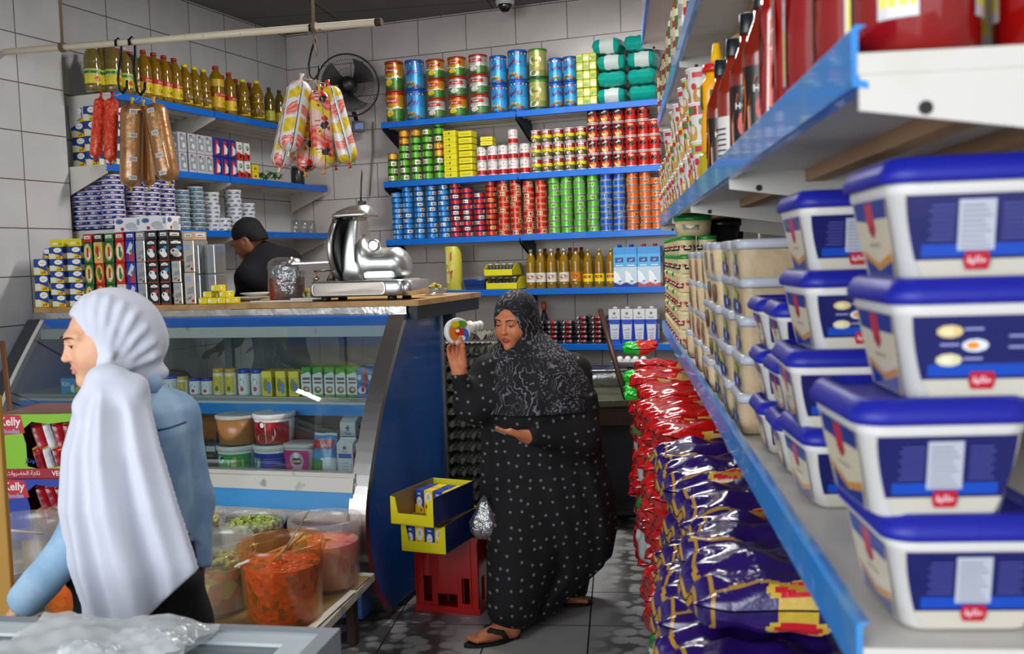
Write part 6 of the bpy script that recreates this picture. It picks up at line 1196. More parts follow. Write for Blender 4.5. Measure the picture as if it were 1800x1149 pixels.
# stack of egg flats left of the woman
FL = mat('grey_pulp', '#6f6f66', rough=.9)
def flat_mesh():
    m = MB(); n_, s_ = 5, .056
    def zz(u, v): return .016*(cos(2*pi*u*n_)*cos(2*pi*v*n_))
    m.grid(lambda u, v: ((u-.5)*n_*s_, (v-.5)*n_*s_, .022+zz(u, v)), 40, 40); m.grid(lambda u, v: ((.5-u)*n_*s_, (v-.5)*n_*s_, .019+zz(1-u, v)), 40, 40)
    w = n_*s_/2
    return m
o = flat_mesh().build('egg_flat', [FL]); tag(o, 'x', 'egg flat'); KFL = Kind(o); fp_ = at(820, 700, 5.15)
p = Vector((fp_.x, fp_.y, 0)); hb = .33
for i in range(14): KFL.put((p.x+rnd.uniform(-.004, .004), p.y+rnd.uniform(-.004, .004), hb+i*.0625), radians(12)+rnd.uniform(-.03, .03), 'grey pulp egg flat, %s, in the tall stack left of the woman' % lv(i, 14), 'egg flats stacked behind the crate')
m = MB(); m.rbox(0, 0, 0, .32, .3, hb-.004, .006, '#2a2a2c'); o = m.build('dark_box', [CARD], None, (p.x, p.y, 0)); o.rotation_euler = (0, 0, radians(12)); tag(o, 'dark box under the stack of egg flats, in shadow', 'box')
k_ = 0
for i in range(3):
    for j in range(4):
        if rnd.random() < .85: k_ += 1; KEG.put((p.x-.085+.056*j, p.y-.1+.056*i, hb+14*.0625-.022), 0, 'white egg on the topmost grey egg flat, %s from the left in the %s row' % (ORD[j], ('front', 'middle', 'back')[i]), 'eggs on the top egg flat')
# ================================================================ goods on the right-hand shelves
def rput(K, o, a, z, label, group=None, rz=0, sc=None, rot=None):
    p = RP(o, a, z); return K.put(p, RZ+rz, label, group, sc=sc, rot=rot)
def halva(name, w, d, h, back):
    t = thing(name, 'x', 'tub'); hw = lambda z: w/2-.02+.02*z/h; hd = lambda z: d/2-.019+.019*z/h; hb = h-.014
    m = MB(); m.loft([(2*hw(0)-.012, 2*hd(0)-.012, .016, 0), (2*hw(0), 2*hd(0), .02, .004), (2*hw(hb*.8), 2*hd(hb*.8), .022, hb*.8), (2*hw(hb*.8)+.004, 2*hd(hb*.8)+.004, .022, hb*.82), (2*hw(hb), 2*hd(hb), .024, hb)], 5, col='#dedbd8')
    cf = lambda x, y: (x, -hd(y)-.0012-LAY[0]*.0001, y); af = lambda x, y: (-hw(y)-.0012-LAY[0]*.0001, -x, y)
    def panel(f, W, col, z0, z1, k=.14):
        n_ = 6; pts = []
        for i in range(n_+1): t_ = i/n_; pts.append((-W*(1-k*(1-t_)**1.6-.0), z0+(z1-z0)*t_))
        R_ = [(-x, y) for x, y in reversed(pts)]; m.poly(pts+R_, f, col)
    W = w/2-.02
    LAY[0] = 0; panel(cf, W*1.08, '#c9c3b4', hb*.05, hb*.8, .3); LAY[0] = 1; panel(cf, W*1.06, '#10145c', hb*.22, hb*.8, .16)
    m.rect(cf, -W*.8, W*.8, hb*.25, hb*.36, '#0c46b4', 4)
    if back == 'table':
        m.rect(cf, -W*.28, W*.26, hb*.3, hb*.75, '#b6bac6', 3)
        for i in range(9): m.rect(cf, -W*.23, W*(.2-.05*(i % 3)), hb*(.33+.045*i), hb*(.34+.045*i), '#6f7486', 1); 
        for i in range(8):
            for s_ in (-1, 1): m.rect(cf, min(s_*W*.34, s_*W*(.72-.04*(i % 2))), max(s_*W*.34, s_*W*(.72-.04*(i % 2))), hb*(.4+.042*i), hb*(.412+.042*i), '#5a5cae')
    else:
        for x, z, c, c2 in ((-.5, .66, '#e0c68a', '#f0e0b0'), (-.12, .53, '#dfe4ec', '#e8961c'), (-.5, .4, '#dcd3a8', '#e9e4c8')):
            m.disc(cf, W*x, hb*z, W*.2, hb*.06, c, 9); m.disc(cf, W*x-.002, hb*z, W*.1, hb*.035, c2, 7)
        for x, z in ((-.15, .67), (-.5, .53), (-.15, .4), (.5, .6), (.5, .5)): m.rect(cf, W*(x-.14), W*(x+.14), hb*z, hb*(z+.02), '#9a9cd0')
    m.poly([(-W*.16, hb*.13), (W*.16, hb*.13), (W*.2, hb*.2), (W*.17, hb*.29), (-W*.17, hb*.29), (-W*.2, hb*.2)], cf, '#b8142a'); m.word('البوادي' if False else 'حلاوة', cf, hb*.08, 0, hb*.21, '#f0d8dc', wmax=W*.3)
    D = d/2-.028
    LAY[0] = 0; panel(af, D, '#d8ccb4', hb*.04, hb*.8, .2); m.poly([(-D*.95, hb*.8), (-D*.9, hb*.62), (-D*.3, hb*.6), (-.1*D, hb*.5), (.2*D, hb*.62), (D*.9, hb*.62), (D*.98, hb*.8)], af, '#16348c'); m.rect(af, -D*.24, D*.18, hb*.5, hb*.78, '#c22a48', 2)
    m.disc(af, -D*.03, hb*.5, D*.15, hb*.06, '#a8203a', 8); m.poly([(-D*.7, hb*.05), (D*.72, hb*.05), (D*.8, hb*.22), (0, hb*.12), (-D*.75, hb*.26)], af, '#1a3a8c'); m.poly([(-D*.77, hb*.26), (0, hb*.13), (D*.8, hb*.22), (D*.8, hb*.3), (0, hb*.19), (-D*.78, hb*.32)], af, '#d0903a'); m.rect(af, -D*.3, D*.3, hb*.36, hb*.39, '#a8a090')
    m.build('tub_body', [PLAS], t)
    m = MB(); W1, D1 = w+.006, d+.006
    m.loft([(W1-.004, D1-.004, .026, hb-.009), (W1, D1, .028, hb-.007), (W1+.002, D1+.002, .029, hb-.001), (W1-.004, D1-.004, .026, hb+.004), (W1-.012, D1-.012, .024, h-.003), (W1-.022, D1-.022, .022, h), (W1-.034, D1-.034, .02, h), (W1-.038, D1-.038, .018, h-.007)], 6, col='#1d2390', cap0=False, cap1=True)
    m.build('lid', [mat('royal_blue_lid', '#171e96', rough=.42, bump=.04, bscale=90)], t); return Kind(t)
KH1 = halva('halva_tub', .155, .188, .112, 'table'); KH2 = halva('halva_tub', .155, .188, .112, 'pics'); KHS = halva('halva_tub', .1, .14, .094, 'pics')
gH = 'blue-lidded white tubs on the right-hand shelf'; zL = ZL-.0165
T1 = ((.006, .0, KH1, .228), (0, .01, KH1, .2), (.0, 0, KH2, .236), (.0, 0, KH1, .232))
for i, (da, rz, K, o) in enumerate(T1): rput(K, o+.0775, .99+da, zL+i*.1055, 'largest blue-lidded white tub %s in the nearest stack, %s' % (lv(i, 4), ('on the shelf itself', 'jutting toward the aisle', 'with three small food pictures', 'under the white bracket')[i]), gH, rz=(.03, .05, 0, -.01)[i])
for i in range(4): rput((KH1, KH2, KH2, KH1)[i], .312+(.0, -.012, .004, 0)[i], 1.44, zL+i*.1055, 'blue-lidded white tub %s in the second nearest stack' % lv(i, 4), gH, rz=(.05, -.04, .03, 0)[i])
for c, (o, a, n_) in enumerate(((.285, 1.625, 3), (.28, 1.785, 3), (.4, 1.7, 4))):
    for i in range(n_): rput(KHS, o, a, zL+i*.0885, 'smaller blue-lidded white tub %s in the %s small-tub stack' % (lv(i, n_), ('nearer', 'farther', 'rear')[c]), gH, rz=rnd.uniform(-.05, .05))
# clear boxes of halva
def clearbox(name, w, d, h, pic):
    t = thing(name, 'x', 'container'); m = MB(); m.loft([(w-.02, d-.02, .014, .001), (w-.014, d-.014, .016, .004), (w-.008, d-.008, .018, h-.02)], 4, col='#d9bf94')
    m.build('contents', [mat('halva', '#d8bf96', rough=.7, bump=.4, bscale=60)], t)
    hw = lambda z: w/2-.004+.004*z/h; hd = lambda z: d/2-.004+.004*z/h
    m = MB(); m.loft([(w-.016, d-.016, .016, 0), (w-.009, d-.009, .018, .002), (w-.001, d-.001, .02, h-.014)], 4, cap1=False)
    m.build('clear_body', [film('clear_tub', '#f0ece4', gloss=.12, dens=.1) if 'CTUB' not in MATS else MATS['CTUB']], t); MATS.setdefault('CTUB', t.children[-1].data.materials[0])
    m = MB(); af = lambda x, y: (-hw(y)-.001-LAY[0]*.0001, -x, y); D = d/2-.012
    for x, z, rx, rz_, c in pic: m.disc(af, x*D, z*h, rx*D, rz_*h, c, 9)
    m.build('print', [PLAS], t)
    m = MB(); m.loft([(w-.002, d-.002, .02, h-.018), (w+.002, d+.002, .022, h-.016), (w+.003, d+.003, .022, h-.004), (w-.008, d-.008, .02, h), (w-.018, d-.018, .018, h), (w-.022, d-.022, .016, h-.004)], 5, col='#b4b6bc', cap0=False); m.build('lid', [mat('frosted_lid', '#aeb2bc', rough=.3)], t); return Kind(t)
P1 = ((-.4, .3, .4, .22, '#1c3a9c'), (-.1, .55, .3, .12, '#a8b04a'), (.2, .25, .25, .16, '#1c2f8c'), (-.5, .6, .25, .14, '#c9cc6a'), (.0, .3, .12, .1, '#d8dce0'))
P2 = ((-.3, .4, .45, .28, '#7a4a30'), (.2, .45, .4, .26, '#8a5a3a'), (-.1, .55, .2, .12, '#b0a83a'), (.1, .25, .3, .12, '#5a2f24'))
P3 = ((0, .25, .5, .22, '#c2402a'), (0, .55, .5, .2, '#c98a3a'), (-.5, .4, .2, .2, '#2a4a9c'))
KC1 = clearbox('clear_container', .125, .165, .08, P1); KC2 = clearbox('clear_container', .125, .165, .08, P2); KC3 = clearbox('clear_container', .115, .15, .092, P3)
gK = 'clear lidded halva containers on the right-hand shelf'
for c, (a, K, n_, hh) in enumerate(((2.0, KC1, 5, .0735), (2.2, KC1, 5, .0735), (2.42, KC1, 5, .0735), (2.62, KC2, 5, .074), (2.85, KC3, 4, .087), (3.05, KC3, 4, .087), (3.25, KC3, 4, .087), (3.45, KC3, 4, .087))):
    for i in range(n_):
        if c < 3 and i >= 3: Kx = (KC1, KC1, KC2)[c]
        else: Kx = K
        rput(Kx, .285+rnd.uniform(-.008, .008), a, zL+i*hh, 'clear container with milky lid, %s in the %s stack from the near end' % (lv(i, n_), ORD[c]), gK, rz=rnd.uniform(-.04, .04))
for c, (a, n_) in enumerate(((2.05, 5), (2.3, 5), (2.55, 5))):
    for i in range(n_): rput(KC1, .425, a, zL+i*.0735, 'clear container in the rear row, %s of the %s rear stack' % (lv(i, n_), ORD[c]), gK)
# cream pots
def pot(name, lidc, wd):
    t = thing(name, 'x', 'pot'); r, h = .037, .068; m = MB(); m.lathe([(r*.86, 0), (r*.88, .003), (r*.97, h*.8)], 24, col='#dccb98', cap1=False)
    for k in (-.9, .35, 1.6, 2.85, 4.1, 5.3): LAY[0] = 0; f = cyl(r*.93, 0, -pi/2+k, .0025); m.poly([(-r*.42, h*.5), (r*.42, h*.5), (r*.3, h*.22), (-r*.3, h*.22)], f, wd); m.rect(f, -r*.26, r*.26, h*.32, h*.4, '#e4dcd0'); m.disc(f, -r*.5, h*.45, r*.12, h*.1, '#c8321c', 7)
    m.build('pot_body', [PLAS], t); m = MB(); m.lathe([(r*.98, h*.78), (r, h*.8), (r, h*.97), (r*.94, h), (r*.85, h*.985)], 24, col=lidc, cap0=False); m.build('lid', [PLAS], t); return Kind(t)
KPg = pot('cream_pot', '#1c8a34', '#1c2a20'); KPc = pot('cream_pot', '#dccb98', '#9a2030')
gP = 'cream-coloured pots at the far end of the right-hand shelf'
for j in range(14):
    a = 3.74+.083*j
    for i in range(6): rput(KPg if (i >= 4 or (j % 3 == 1 and i > 0)) else KPc, .243+.004*(j % 2), a, zL+i*.069, 'cream-coloured pot, %s of the %s stack counted from the near end' % (lv(i, 6), ORD[j]), gP, rz=rnd.uniform(-.3, .3))
for i in range(6): rput(KPg if i >= 4 else KPc, .322, 3.76, zL+i*.069, 'cream-coloured pot beside the first stack on its wall side, %s' % lv(i, 6), gP)
t = thing('green_bucket', 'cream pail with wide green lid on top of the pot stacks', 'pail', RP(.28, 3.85, zL+6*.069+.001)); m = MB(); m.lathe([(.062, 0), (.07, .06)], 28, col='#ddcc9c'); f = cyl(.067, 0, -pi/2, .004); m.poly([(-.03, .045), (.03, .04), (.026, .02), (-.028, .022)], f, '#1c2a20'); m.build('pail_body', [PLAS], t); m = MB(); m.lathe([(.072, .056), (.074, .06), (.074, .072), (.068, .075)], 28, col='#148a30', cap0=False); m.build('lid', [PLAS], t)
t = thing('dark_tub', 'dark tub with black lid behind the green-lidded pail', 'tub', RP(.4, 4.0, zL)); m = MB(); m.lathe([(.07, 0), (.085, .46)], 24, col='#26262a'); m.build('body', [PLAS], t); m = MB(); m.lathe([(.088, .45), (.09, .455), (.09, .475), (.08, .48)], 24, col='#0f0f12', cap0=False); m.build('lid', [PLAS], t)
# ---- upper shelf: sauces
zU = ZU-.0165
def sauce(name, r, h, body, cap, labs, draw, prof, caph=.11):
    t = thing(name, 'x', 'bottle'); m = MB(); m.lathe([(r*a, h*b_) for a, b_ in prof], 26, col=body); m.build('bottle', [mat('sauce_glass', None, rough=.1, coat=.8)], t)
    q = prof[-1][0]*r; m = MB(); z = h*prof[-1][1]; m.lathe([(q*1.12, z-.002), (q*1.15, z+.002), (q*1.12, z+h*caph), (q*1.0, z+h*caph+.002)], 18, col=cap); m.build('cap', [PLAS], t)
    m = MB()
    for z0, z1, c in labs: m.lathe([(r*1.01, h*z0), (r*1.01, h*z1)], 26, col=c, cap0=False, cap1=False)
    LAY[0] = 0; draw(m, lambda k: cyl(r*1.01, 0, -pi/2+k, r*.02), r, h); m.build('label', [PLAS], t); return Kind(t)
PG = [(.9, 0), (1, .02), (1, .55), (.95, .62), (.6, .74), (.42, .8), (.4, .86)]
def dh(m, S_, r, h):
    for k in (-1.9, -.3, 1.4, 3.0):
        LAY[0] = 0; f = S_(k); m.poly([(-r*.7, h*.07), (r*.5, h*.05), (r*.75, h*.3), (r*.6, h*.5), (-r*.3, h*.44), (-r*.75, h*.25)], f, '#e0701c'); m.poly([(-r*.6, h*.09), (r*.45, h*.07), (r*.66, h*.3), (r*.52, h*.48), (-r*.25, h*.42), (-r*.65, h*.25)], f, '#17110f'); m.disc(f, 0, h*.24, r*.3, h*.08, '#c2201c', 9); m.word('HOT', f, h*.045, r*.1, h*.36, '#e8e4e0')
KSB = sauce('sauce_bottle', .034, .262, '#7a1c08', '#15161c', [(.04, .5, '#1c1412')], dh, PG, .13)
KSB2 = sauce('sauce_bottle', .034, .262, '#8a2208', '#15161c', [(.05, .4, '#d9d4cf')], lambda m, S_, r, h: [m.rect(S_(k), -r*.6, r*.6, h*z, h*(z+.012), '#2a2a2e', 3) for k in (-1.5, 0, 1.5, 3) for z in (.1, .14, .18, .22, .26, .3)], PG, .13)
PKT = [(.8, 0), (1, .03), (1, .3), (.93, .45), (1, .6), (.92, .72), (.6, .82), (.5, .86)]
def dk(m, S_, r, h):
    for k in (-1.9, -.3, 1.3, 2.9):
        LAY[0] = 0; f = S_(k); m.poly([(-r*.6, h*.1), (r*.6, h*.1), (r*.5, h*.6), (-r*.1, h*.72), (-r*.5, h*.6)], f, '#dcd9d4'); m.poly([(-r*.5, h*.13), (r*.5, h*.13), (r*.42, h*.56), (-r*.1, h*.68), (-r*.42, h*.56)], f, '#e2402a'); m.disc(f, 0, h*.24, r*.35, h*.07, '#e8741c', 8); m.word('HOT', f, h*.06, 0, h*.42, '#f4d8d0')
def dw(m, S_, r, h):
    for k in (-1.9, -.3, 1.3, 2.9):
        LAY[0] = 0; f = S_(k); m.rect(f, -r*.32, r*.32, h*.1, h*.78, '#cfccd0', 4); m.rect(f, -r*.28, r*.28, h*.13, h*.3, '#e8d81c', 3); [m.rect(f, -r*.2, r*.2, h*(.36+.05*i), h*(.375+.05*i), '#8a88a0', 2) for i in range(7)]
KK1 = sauce('ketchup_bottle', .045, .27, '#9a0c0a', '#c9c9c4', [], dk, PKT, .1); KK2 = sauce('ketchup_bottle', .055, .33, '#8f0a08', '#b01410', [], dw, PKT, .1)
gS = 'sauce bottles on the upper right-hand shelf'
k = 0
for a, o, K, tx in ((2.3, .235, KSB, 'black-capped hot sauce bottle right beside the mustard bottle'), (2.08, .238, KSB2, 'black-capped sauce bottle with pale ingredients label'), (1.87, .24, KSB, 'black-capped hot sauce bottle with orange-edged black label, middle one'), (1.68, .24, KSB, 'black-capped hot sauce bottle nearest the ketchup'),
                    (2.28, .31, KSB, 'black-capped sauce bottle in the rear row, farthest'), (2.1, .32, KSB2, 'black-capped sauce bottle in the rear row, middle'), (1.93, .33, KSB, 'black-capped sauce bottle in the rear row, nearest'),
                    (1.47, .25, KK1, 'ketchup bottle with large orange-red label, farther one'), (1.36, .25, KK1, 'ketchup bottle with large orange-red label, nearer one'), (1.27, .262, KK2, 'large dark red ketchup bottle with yellow and white strip label'), (1.1, .265, KK2, 'large dark red ketchup bottle above the end of the blue lip'), (.965, .275, KK2, 'nearest large dark red ketchup bottle, cut by the top of the photo'),
                    (.965, .4, KK2, 'large dark red ketchup bottle above the white bracket'), (.965, .53, KK2, 'large dark red ketchup bottle at the upper right corner'), (1.12, .4, KK2, 'large dark red ketchup bottle in the second row, first'), (1.12, .53, KK2, 'large dark red ketchup bottle in the second row, second'), (1.62, .34, KK2, 'ketchup bottle in the rear row above the orange labels')):
    rput(K, o, a, zU, tx, gS, rz=rnd.uniform(-.3, .3))
# mustard on a tin
t = thing('mustard_bottle', 'bright yellow mustard bottle with red collar and pointed nozzle', 'bottle', RP(.245, 2.5, zU+.075), RZ); m = MB(); m.loft([(.07, .05, .02, 0), (.078, .056, .024, .006), (.078, .056, .024, .08), (.07, .05, .022, .1), (.078, .056, .024, .12), (.076, .055, .024, .165), (.06, .048, .022, .18), (.054, .046, .02, .185), (.054, .046, .02, .196)], 6, col='#f2a808'); m.build('bottle', [PLAS], t)
m = MB(); m.lathe([(.034, .194), (.036, .198), (.034, .212), (.02, .218)], 22, col='#c41c14'); m.build('collar', [PLAS], t); m = MB(); m.lathe([(.015, .216), (.0145, .22), (.009, .262), (.007, .264)], 16, col='#f2b80c'); m.build('nozzle', [PLAS], t)
m = MB(); af = lambda x, y: (-.0395-LAY[0]*.0002, -x, y); m.rect(af, -.018, .02, .105, .165, '#1c6a44'); cf = lambda x, y: (x, -.0285-LAY[0]*.0002, y); m.rect(cf, -.02, .02, .09, .15, '#1c6a44'); m.build('label', [PLAS], t)
m = MB(); m.lathe([(.045, 0), (.046, .003), (.046, .068), (.044, .073)], 24, col='#c9b41c'); o = m.build('flat_can', [TIN], None, RP(.245, 2.5, zU)); tag(o, 'flat yellow can under the mustard bottle, mostly hidden', 'can')
# noodle cups
def cup(name, c1, c2, c3, r=.046, h=.118):
    t = thing(name, 'x', 'cup'); m = MB(); m.lathe([(r*.72, 0), (r*.74, .003), (r*.97, h*.96)], 26, col='#e4dfda', cap1=False)
    for k in (-2.2, -1.1, 0, 1.1, 2.2, 3.3):
        LAY[0] = 0; f = lambda x, y, k=k: ((r*(.75+.23*y/h)+.0012+LAY[0]*.0003)*cos(-pi/2+k+x/r), (r*(.75+.23*y/h)+.0012+LAY[0]*.0003)*sin(-pi/2+k+x/r), y)
        m.rect(f, -r*.5, r*.5, h*.72, h*.92, c1, 3); m.rect(f, -r*.38, r*.3, h*.76, h*.88, c2, 3); m.disc(f, 0, h*.32, r*.42, h*.2, c3, 10); m.disc(f, r*.1, h*.38, r*.2, h*.1, '#e8dcc0', 8); m.disc(f, -r*.3, h*.55, r*.2, h*.08, c2, 8)
    m.build('cup_body', [CARD], t); m = MB(); m.lathe([(r*.97, h*.95), (r*1.02, h*.955), (r*1.02, h*.985), (r*.95, h)], 26, col='#e9e4e4', cap0=False); m.build('lid', [CARD], t); return Kind(t)
KU_ = [cup('noodle_cup', '#a8c43a', '#c92a4a', '#d89a2a'), cup('noodle_cup', '#e8c81c', '#c9301c', '#e0b03a'), cup('noodle_cup', '#d9d4d0', '#d0303c', '#c98a3a'), cup('noodle_cup', '#d0303c', '#3a8a3a', '#e0a83a')]
gU = 'stacked noodle cups on the upper right-hand shelf'; ci = 0
for a, o, n_ in ((2.62, .235, 1), (2.78, .24, 2), (2.93, .245, 3), (3.08, .242, 3), (3.25, .24, 3), (3.42, .24, 2), (3.6, .24, 3), (3.78, .24, 3), (3.96, .24, 2), (4.14, .24, 2), (4.32, .24, 3), (4.5, .24, 2), (4.68, .24, 2), (4.86, .24, 2)):
    for i in range(n_): rput(KU_[(ci*2+i) % 4], o, a, zU+i*.119, 'printed noodle cup %s in the %s cup stack counted from the mustard' % (lv(i, n_), ORD[ci]), gU, rz=rnd.uniform(-.6, .6))
    ci += 1
def blj(name):
    t = thing(name, 'x', 'jar'); m = MB(); m.lathe([(.036, 0), (.038, .004), (.038, .1), (.032, .112)], 22, col='#cfc4a0'); m.build('jar', [PLAS], t); m = MB(); m.lathe([(.0385, .02), (.0385, .08)], 22, col='#1a2a7a', cap0=False, cap1=False); m.build('label', [PLAS], t); m = MB(); m.lathe([(.034, .11), (.035, .112), (.035, .126), (.032, .128)], 20, col='#a89a5a', cap0=False); m.build('lid', [PLAS], t); return Kind(t)
KJ = blj('mayonnaise_jar')
for c, a in enumerate((2.66, 2.82, 3.0)):
    for i in range(3 if c < 2 else 2): rput(KJ, .335, a, zU+i*.13, 'cream jar with dark blue label behind the cups, %s of the %s pile' % (lv(i, 3), ORD[c]), 'blue-labelled jars on the upper right-hand shelf')
# ---- high shelf: packets and small jars; topmost: purple packs
kinds = []
for i, (c1, c2) in enumerate((('#8f8c88', '#b8b4ac'), ('#c9b48a', '#a8302c'), ('#4a6a3a', '#d9d0b0'))):
    m = pillow('snack_pouch', .2, .1, .04, lambda u, v, s_, c1=c1, c2=c2: hexc(c1) if (u*3+v) % 1 < .6 else hexc(c2), None, seed=20+i, amp=.06); o = m.build('snack_pouch', [FOILP]); tag(o, 'x', 'pouch'); kinds.append(Kind(o))
for i in range(15):
    a = 2.75+.15*i; K = kinds[(i*2) % 3]; p = RP(.245, a, ZT+.088); K.put(p, 0, 'standing snack pouch, %s from the near end of the high right-hand shelf' % ORD[i], 'pouches on the high right-hand shelf', rot=(radians(8), -pi/2, RZ+radians(90)+rnd.uniform(-.15, .15)))
for i in range(4): 
    t = kinds[1]; p = RP(.18, 4.1+.22*i, ZTT+.085); kinds[0].put(p, 0, 'standing pouch, %s on the uppermost right-hand shelf' % ORD[i], 'pouches on the uppermost right-hand shelf', rot=(radians(5), -pi/2, RZ+radians(90)))
# ---- low bin with bags
rshelf('floor_bin_shelf', 'low blue-lipped bin shelf near the floor holding the piled bags', .1, 1.5, 5.3, .13, WR-.1, brk=(0, 1), drop=.02)
m = MB(); m.M = MR; m.box(.13, WR-.01, 1.5, 5.3, .0, .06); structure('trim_bin_plinth', m, mat('plinth', '#2a3a52', rough=.5))
def bagcol(base, gold, spot, win=None):
    def f_(u, v, s_):
        if u < .012 or u > .99: return hexc(gold)
        if v < .005 or v > .995: return hexc(gold)
        if abs(v-(.06+.035*sin(7*u))) < .012 and s_ > 0 and .05 < u: return hexc(gold)
        if abs(u-(.07+.08*abs(v-.4))) < .012: return hexc(gold)
        if ((u-.55)/.13)**2+((v-.035)/.028)**2 < 1: return hexc(spot)
        if ((u-.55)/.17)**2+((v-.035)/.038)**2 < 1: return hexc('#c9a83a')
        if win and abs(u-.75) < .12 and v < .5: return hexc(win)
        return hexc(base)
    return f_
def fatbag(name, w, d, h, cf, seed, amp=.09, N_=44):
    """a plump bag: face toward the shop front drawn in full, crimped end toward the aisle"""
    r_ = random.Random(seed); ph = [r_.uniform(0, 6) for _ in range(8)]; m = MB()
    def P(s_):
        def fn(u, v):
            x = (u-.5)*w; y = (v-.5)*d; g = max(0, 1-abs(2*v-1)**5)**.5; e = max(0, 1-(abs(2*u-1))**3)**.55
            t = e*g*h/2*(1+amp*(sin(8*u+ph[0]+5*v)+sin(12*v+ph[1]-6*u)+.7*sin(21*u+ph[2])+.6*sin(19*v+9*u+ph[5])))
            cr = .012*sin(26*v+ph[3])*max(0, 1-u*5) 
            return (x+.012*sin(7*v+ph[6]), y*(1-.12*(abs(2*u-1)**5)), h/2+s_*max(t, .002)+cr+.01*sin(3*u+ph[4]))
        return fn
    m.grid(P(1), N_, N_, cfn=lambda u, v: cf(u, v, 1)); m.grid(lambda u, v: P(-1)(1-u, v), N_, N_, cfn=lambda u, v: cf(1-u, v, -1)); o = m.build(name, [FOILB]); tag(o, 'x', 'bag'); return Kind(o)
FOILB = mat('glossy_bag_foil', rough=.17, coat=.7, bump=.55, bscale=26, bdist=.012)
pur = [fatbag('purple_bag', .3, .25, .13, bagcol('#26105c', '#a87e30', '#c2182c', '#8a86a8' if i == 1 else None), 40+i, N_=90) for i in range(3)]
red = [fatbag('red_bag', .3, .2, .09, bagcol('#c20c0c', '#8a1414', '#c9a85a', '#c9a868'), 50+i) for i in range(2)]
gB_ = 'bags piled under the right-hand shelves'
R_ = random.Random(11); c = 0
for j, (a, n_) in enumerate(((1.72, 7), (1.98, 7), (2.25, 7), (2.53, 7), (2.8, 7))):
    for i in range(n_):
        sh = .03*sin(i*2.1+j); zz = .14+i*.128
        rput(pur[(i+j) % 3], .245+sh+R_.uniform(-.02, .02), a+R_.uniform(-.015, .015), zz, 'glossy purple and gold bag %s in the %s pile from the near end' % (lv(i, n_), ORD[j]), gB_, rot=(R_.uniform(-.05, .05), R_.uniform(-.05, .08), RZ+R_.uniform(-.15, .15)), sc=(1, 1, .88))
for j, a in enumerate((3.05, 3.27, 3.5, 3.74, 3.98, 4.22, 4.46, 4.7)):
    for i in range(9):
        sh = .02*sin(i*1.7+j*2); zz = .14+i*.095+.06; rput(red[(i+j) % 2], .23+sh-.01*j*.5, a+R_.uniform(-.01, .01), zz, 'shiny red bag %s in the %s red pile from the purple bags' % (lv(i, 9), ORD[j]), gB_, rot=(R_.uniform(-.05, .05), R_.uniform(-.05, .06), RZ+R_.uniform(-.12, .12)), sc=(1, 1, .93))
grn = fatbag('green_packet', .14, .1, .05, lambda u, v, s_: hexc('#1cc02c') if u < .4 else hexc('#d0281c'), 61, .15)
for i, (a, z) in enumerate(((4.62, 1.10), (4.5, .98), (4.3, .93), (4.72, .9))): rput(grn, .09, a, z, 'small bag end in bright green at the aisle edge of the red bags, %s one' % ORD[i], gB_, rot=(.1, -.2, RZ))
# upright detergent bags along the aisle edge of the bin
def upbag(name, w, h, t_, cf, seed):
    m = pillow(name, h, w, t_, cf, None, seed=seed, amp=.12); o = m.build(name, [FOILB]); tag(o, 'x', 'bag'); return Kind(o)
KO1 = upbag('detergent_bag', .17, .24, .09, lambda u, v, s_: hexc('#f03818') if u > .3 else (hexc('#e02a0e') if (v-.5)**2*5+(u-.2)**2*30 > .5 else hexc('#e8c81c')) if True else 0, 71)
KO2 = upbag('detergent_bag', .17, .24, .09, lambda u, v, s_: hexc('#0c8a3c') if (u*2.2+v*1.3) % 1 > .22 else hexc('#dfe6e4') if (u*5) % 1 > .4 else hexc('#c8201c'), 72)
KO3 = upbag('detergent_bag', .17, .24, .09, lambda u, v, s_: hexc('#d41c7c') if v < .35 else (hexc('#7ac0e0') if (u-.5)**2*9+(v-.6)**2*9 > .2 else hexc('#e8d43a')), 73)
KO4 = upbag('detergent_bag', .16, .26, .08, lambda u, v, s_: hexc('#c9d2cf') if u < .78 or u > .92 else hexc('#1c7a3a'), 74)
gD = 'detergent bags at the aisle edge of the low bin'
for i, (K, a, z, o, tx) in enumerate(((KO1, 3.5, .42, .1, 'glossy orange-red bag, upper one'), (KO1, 3.25, .3, .085, 'glossy orange-red bag, lower one'), (KO2, 3.1, .28, .11, 'green and white bag above the pink one'), (KO2, 2.86, .2, .07, 'green and white bag, nearer one'), (KO3, 2.72, .06, .1, 'pink and light blue flowery bag near the floor'), (KO3, 2.5, .05, .12, 'pink flowery bag at the bottom edge'), (KO4, 4.0, .62, .05, 'whitish green-striped bag, upper one'), (KO4, 3.75, .38, .05, 'whitish bag with green band, lower one'), (KO4, 2.6, .02, .03, 'crumpled pale bag at the very bottom'))):
    p = RP(o, a, z+.13); K.put(p, 0, tx, gD, rot=(radians(0)+R_.uniform(-.15, .15), -pi/2+R_.uniform(-.12, .12), RZ+pi+R_.uniform(-.2, .2)))
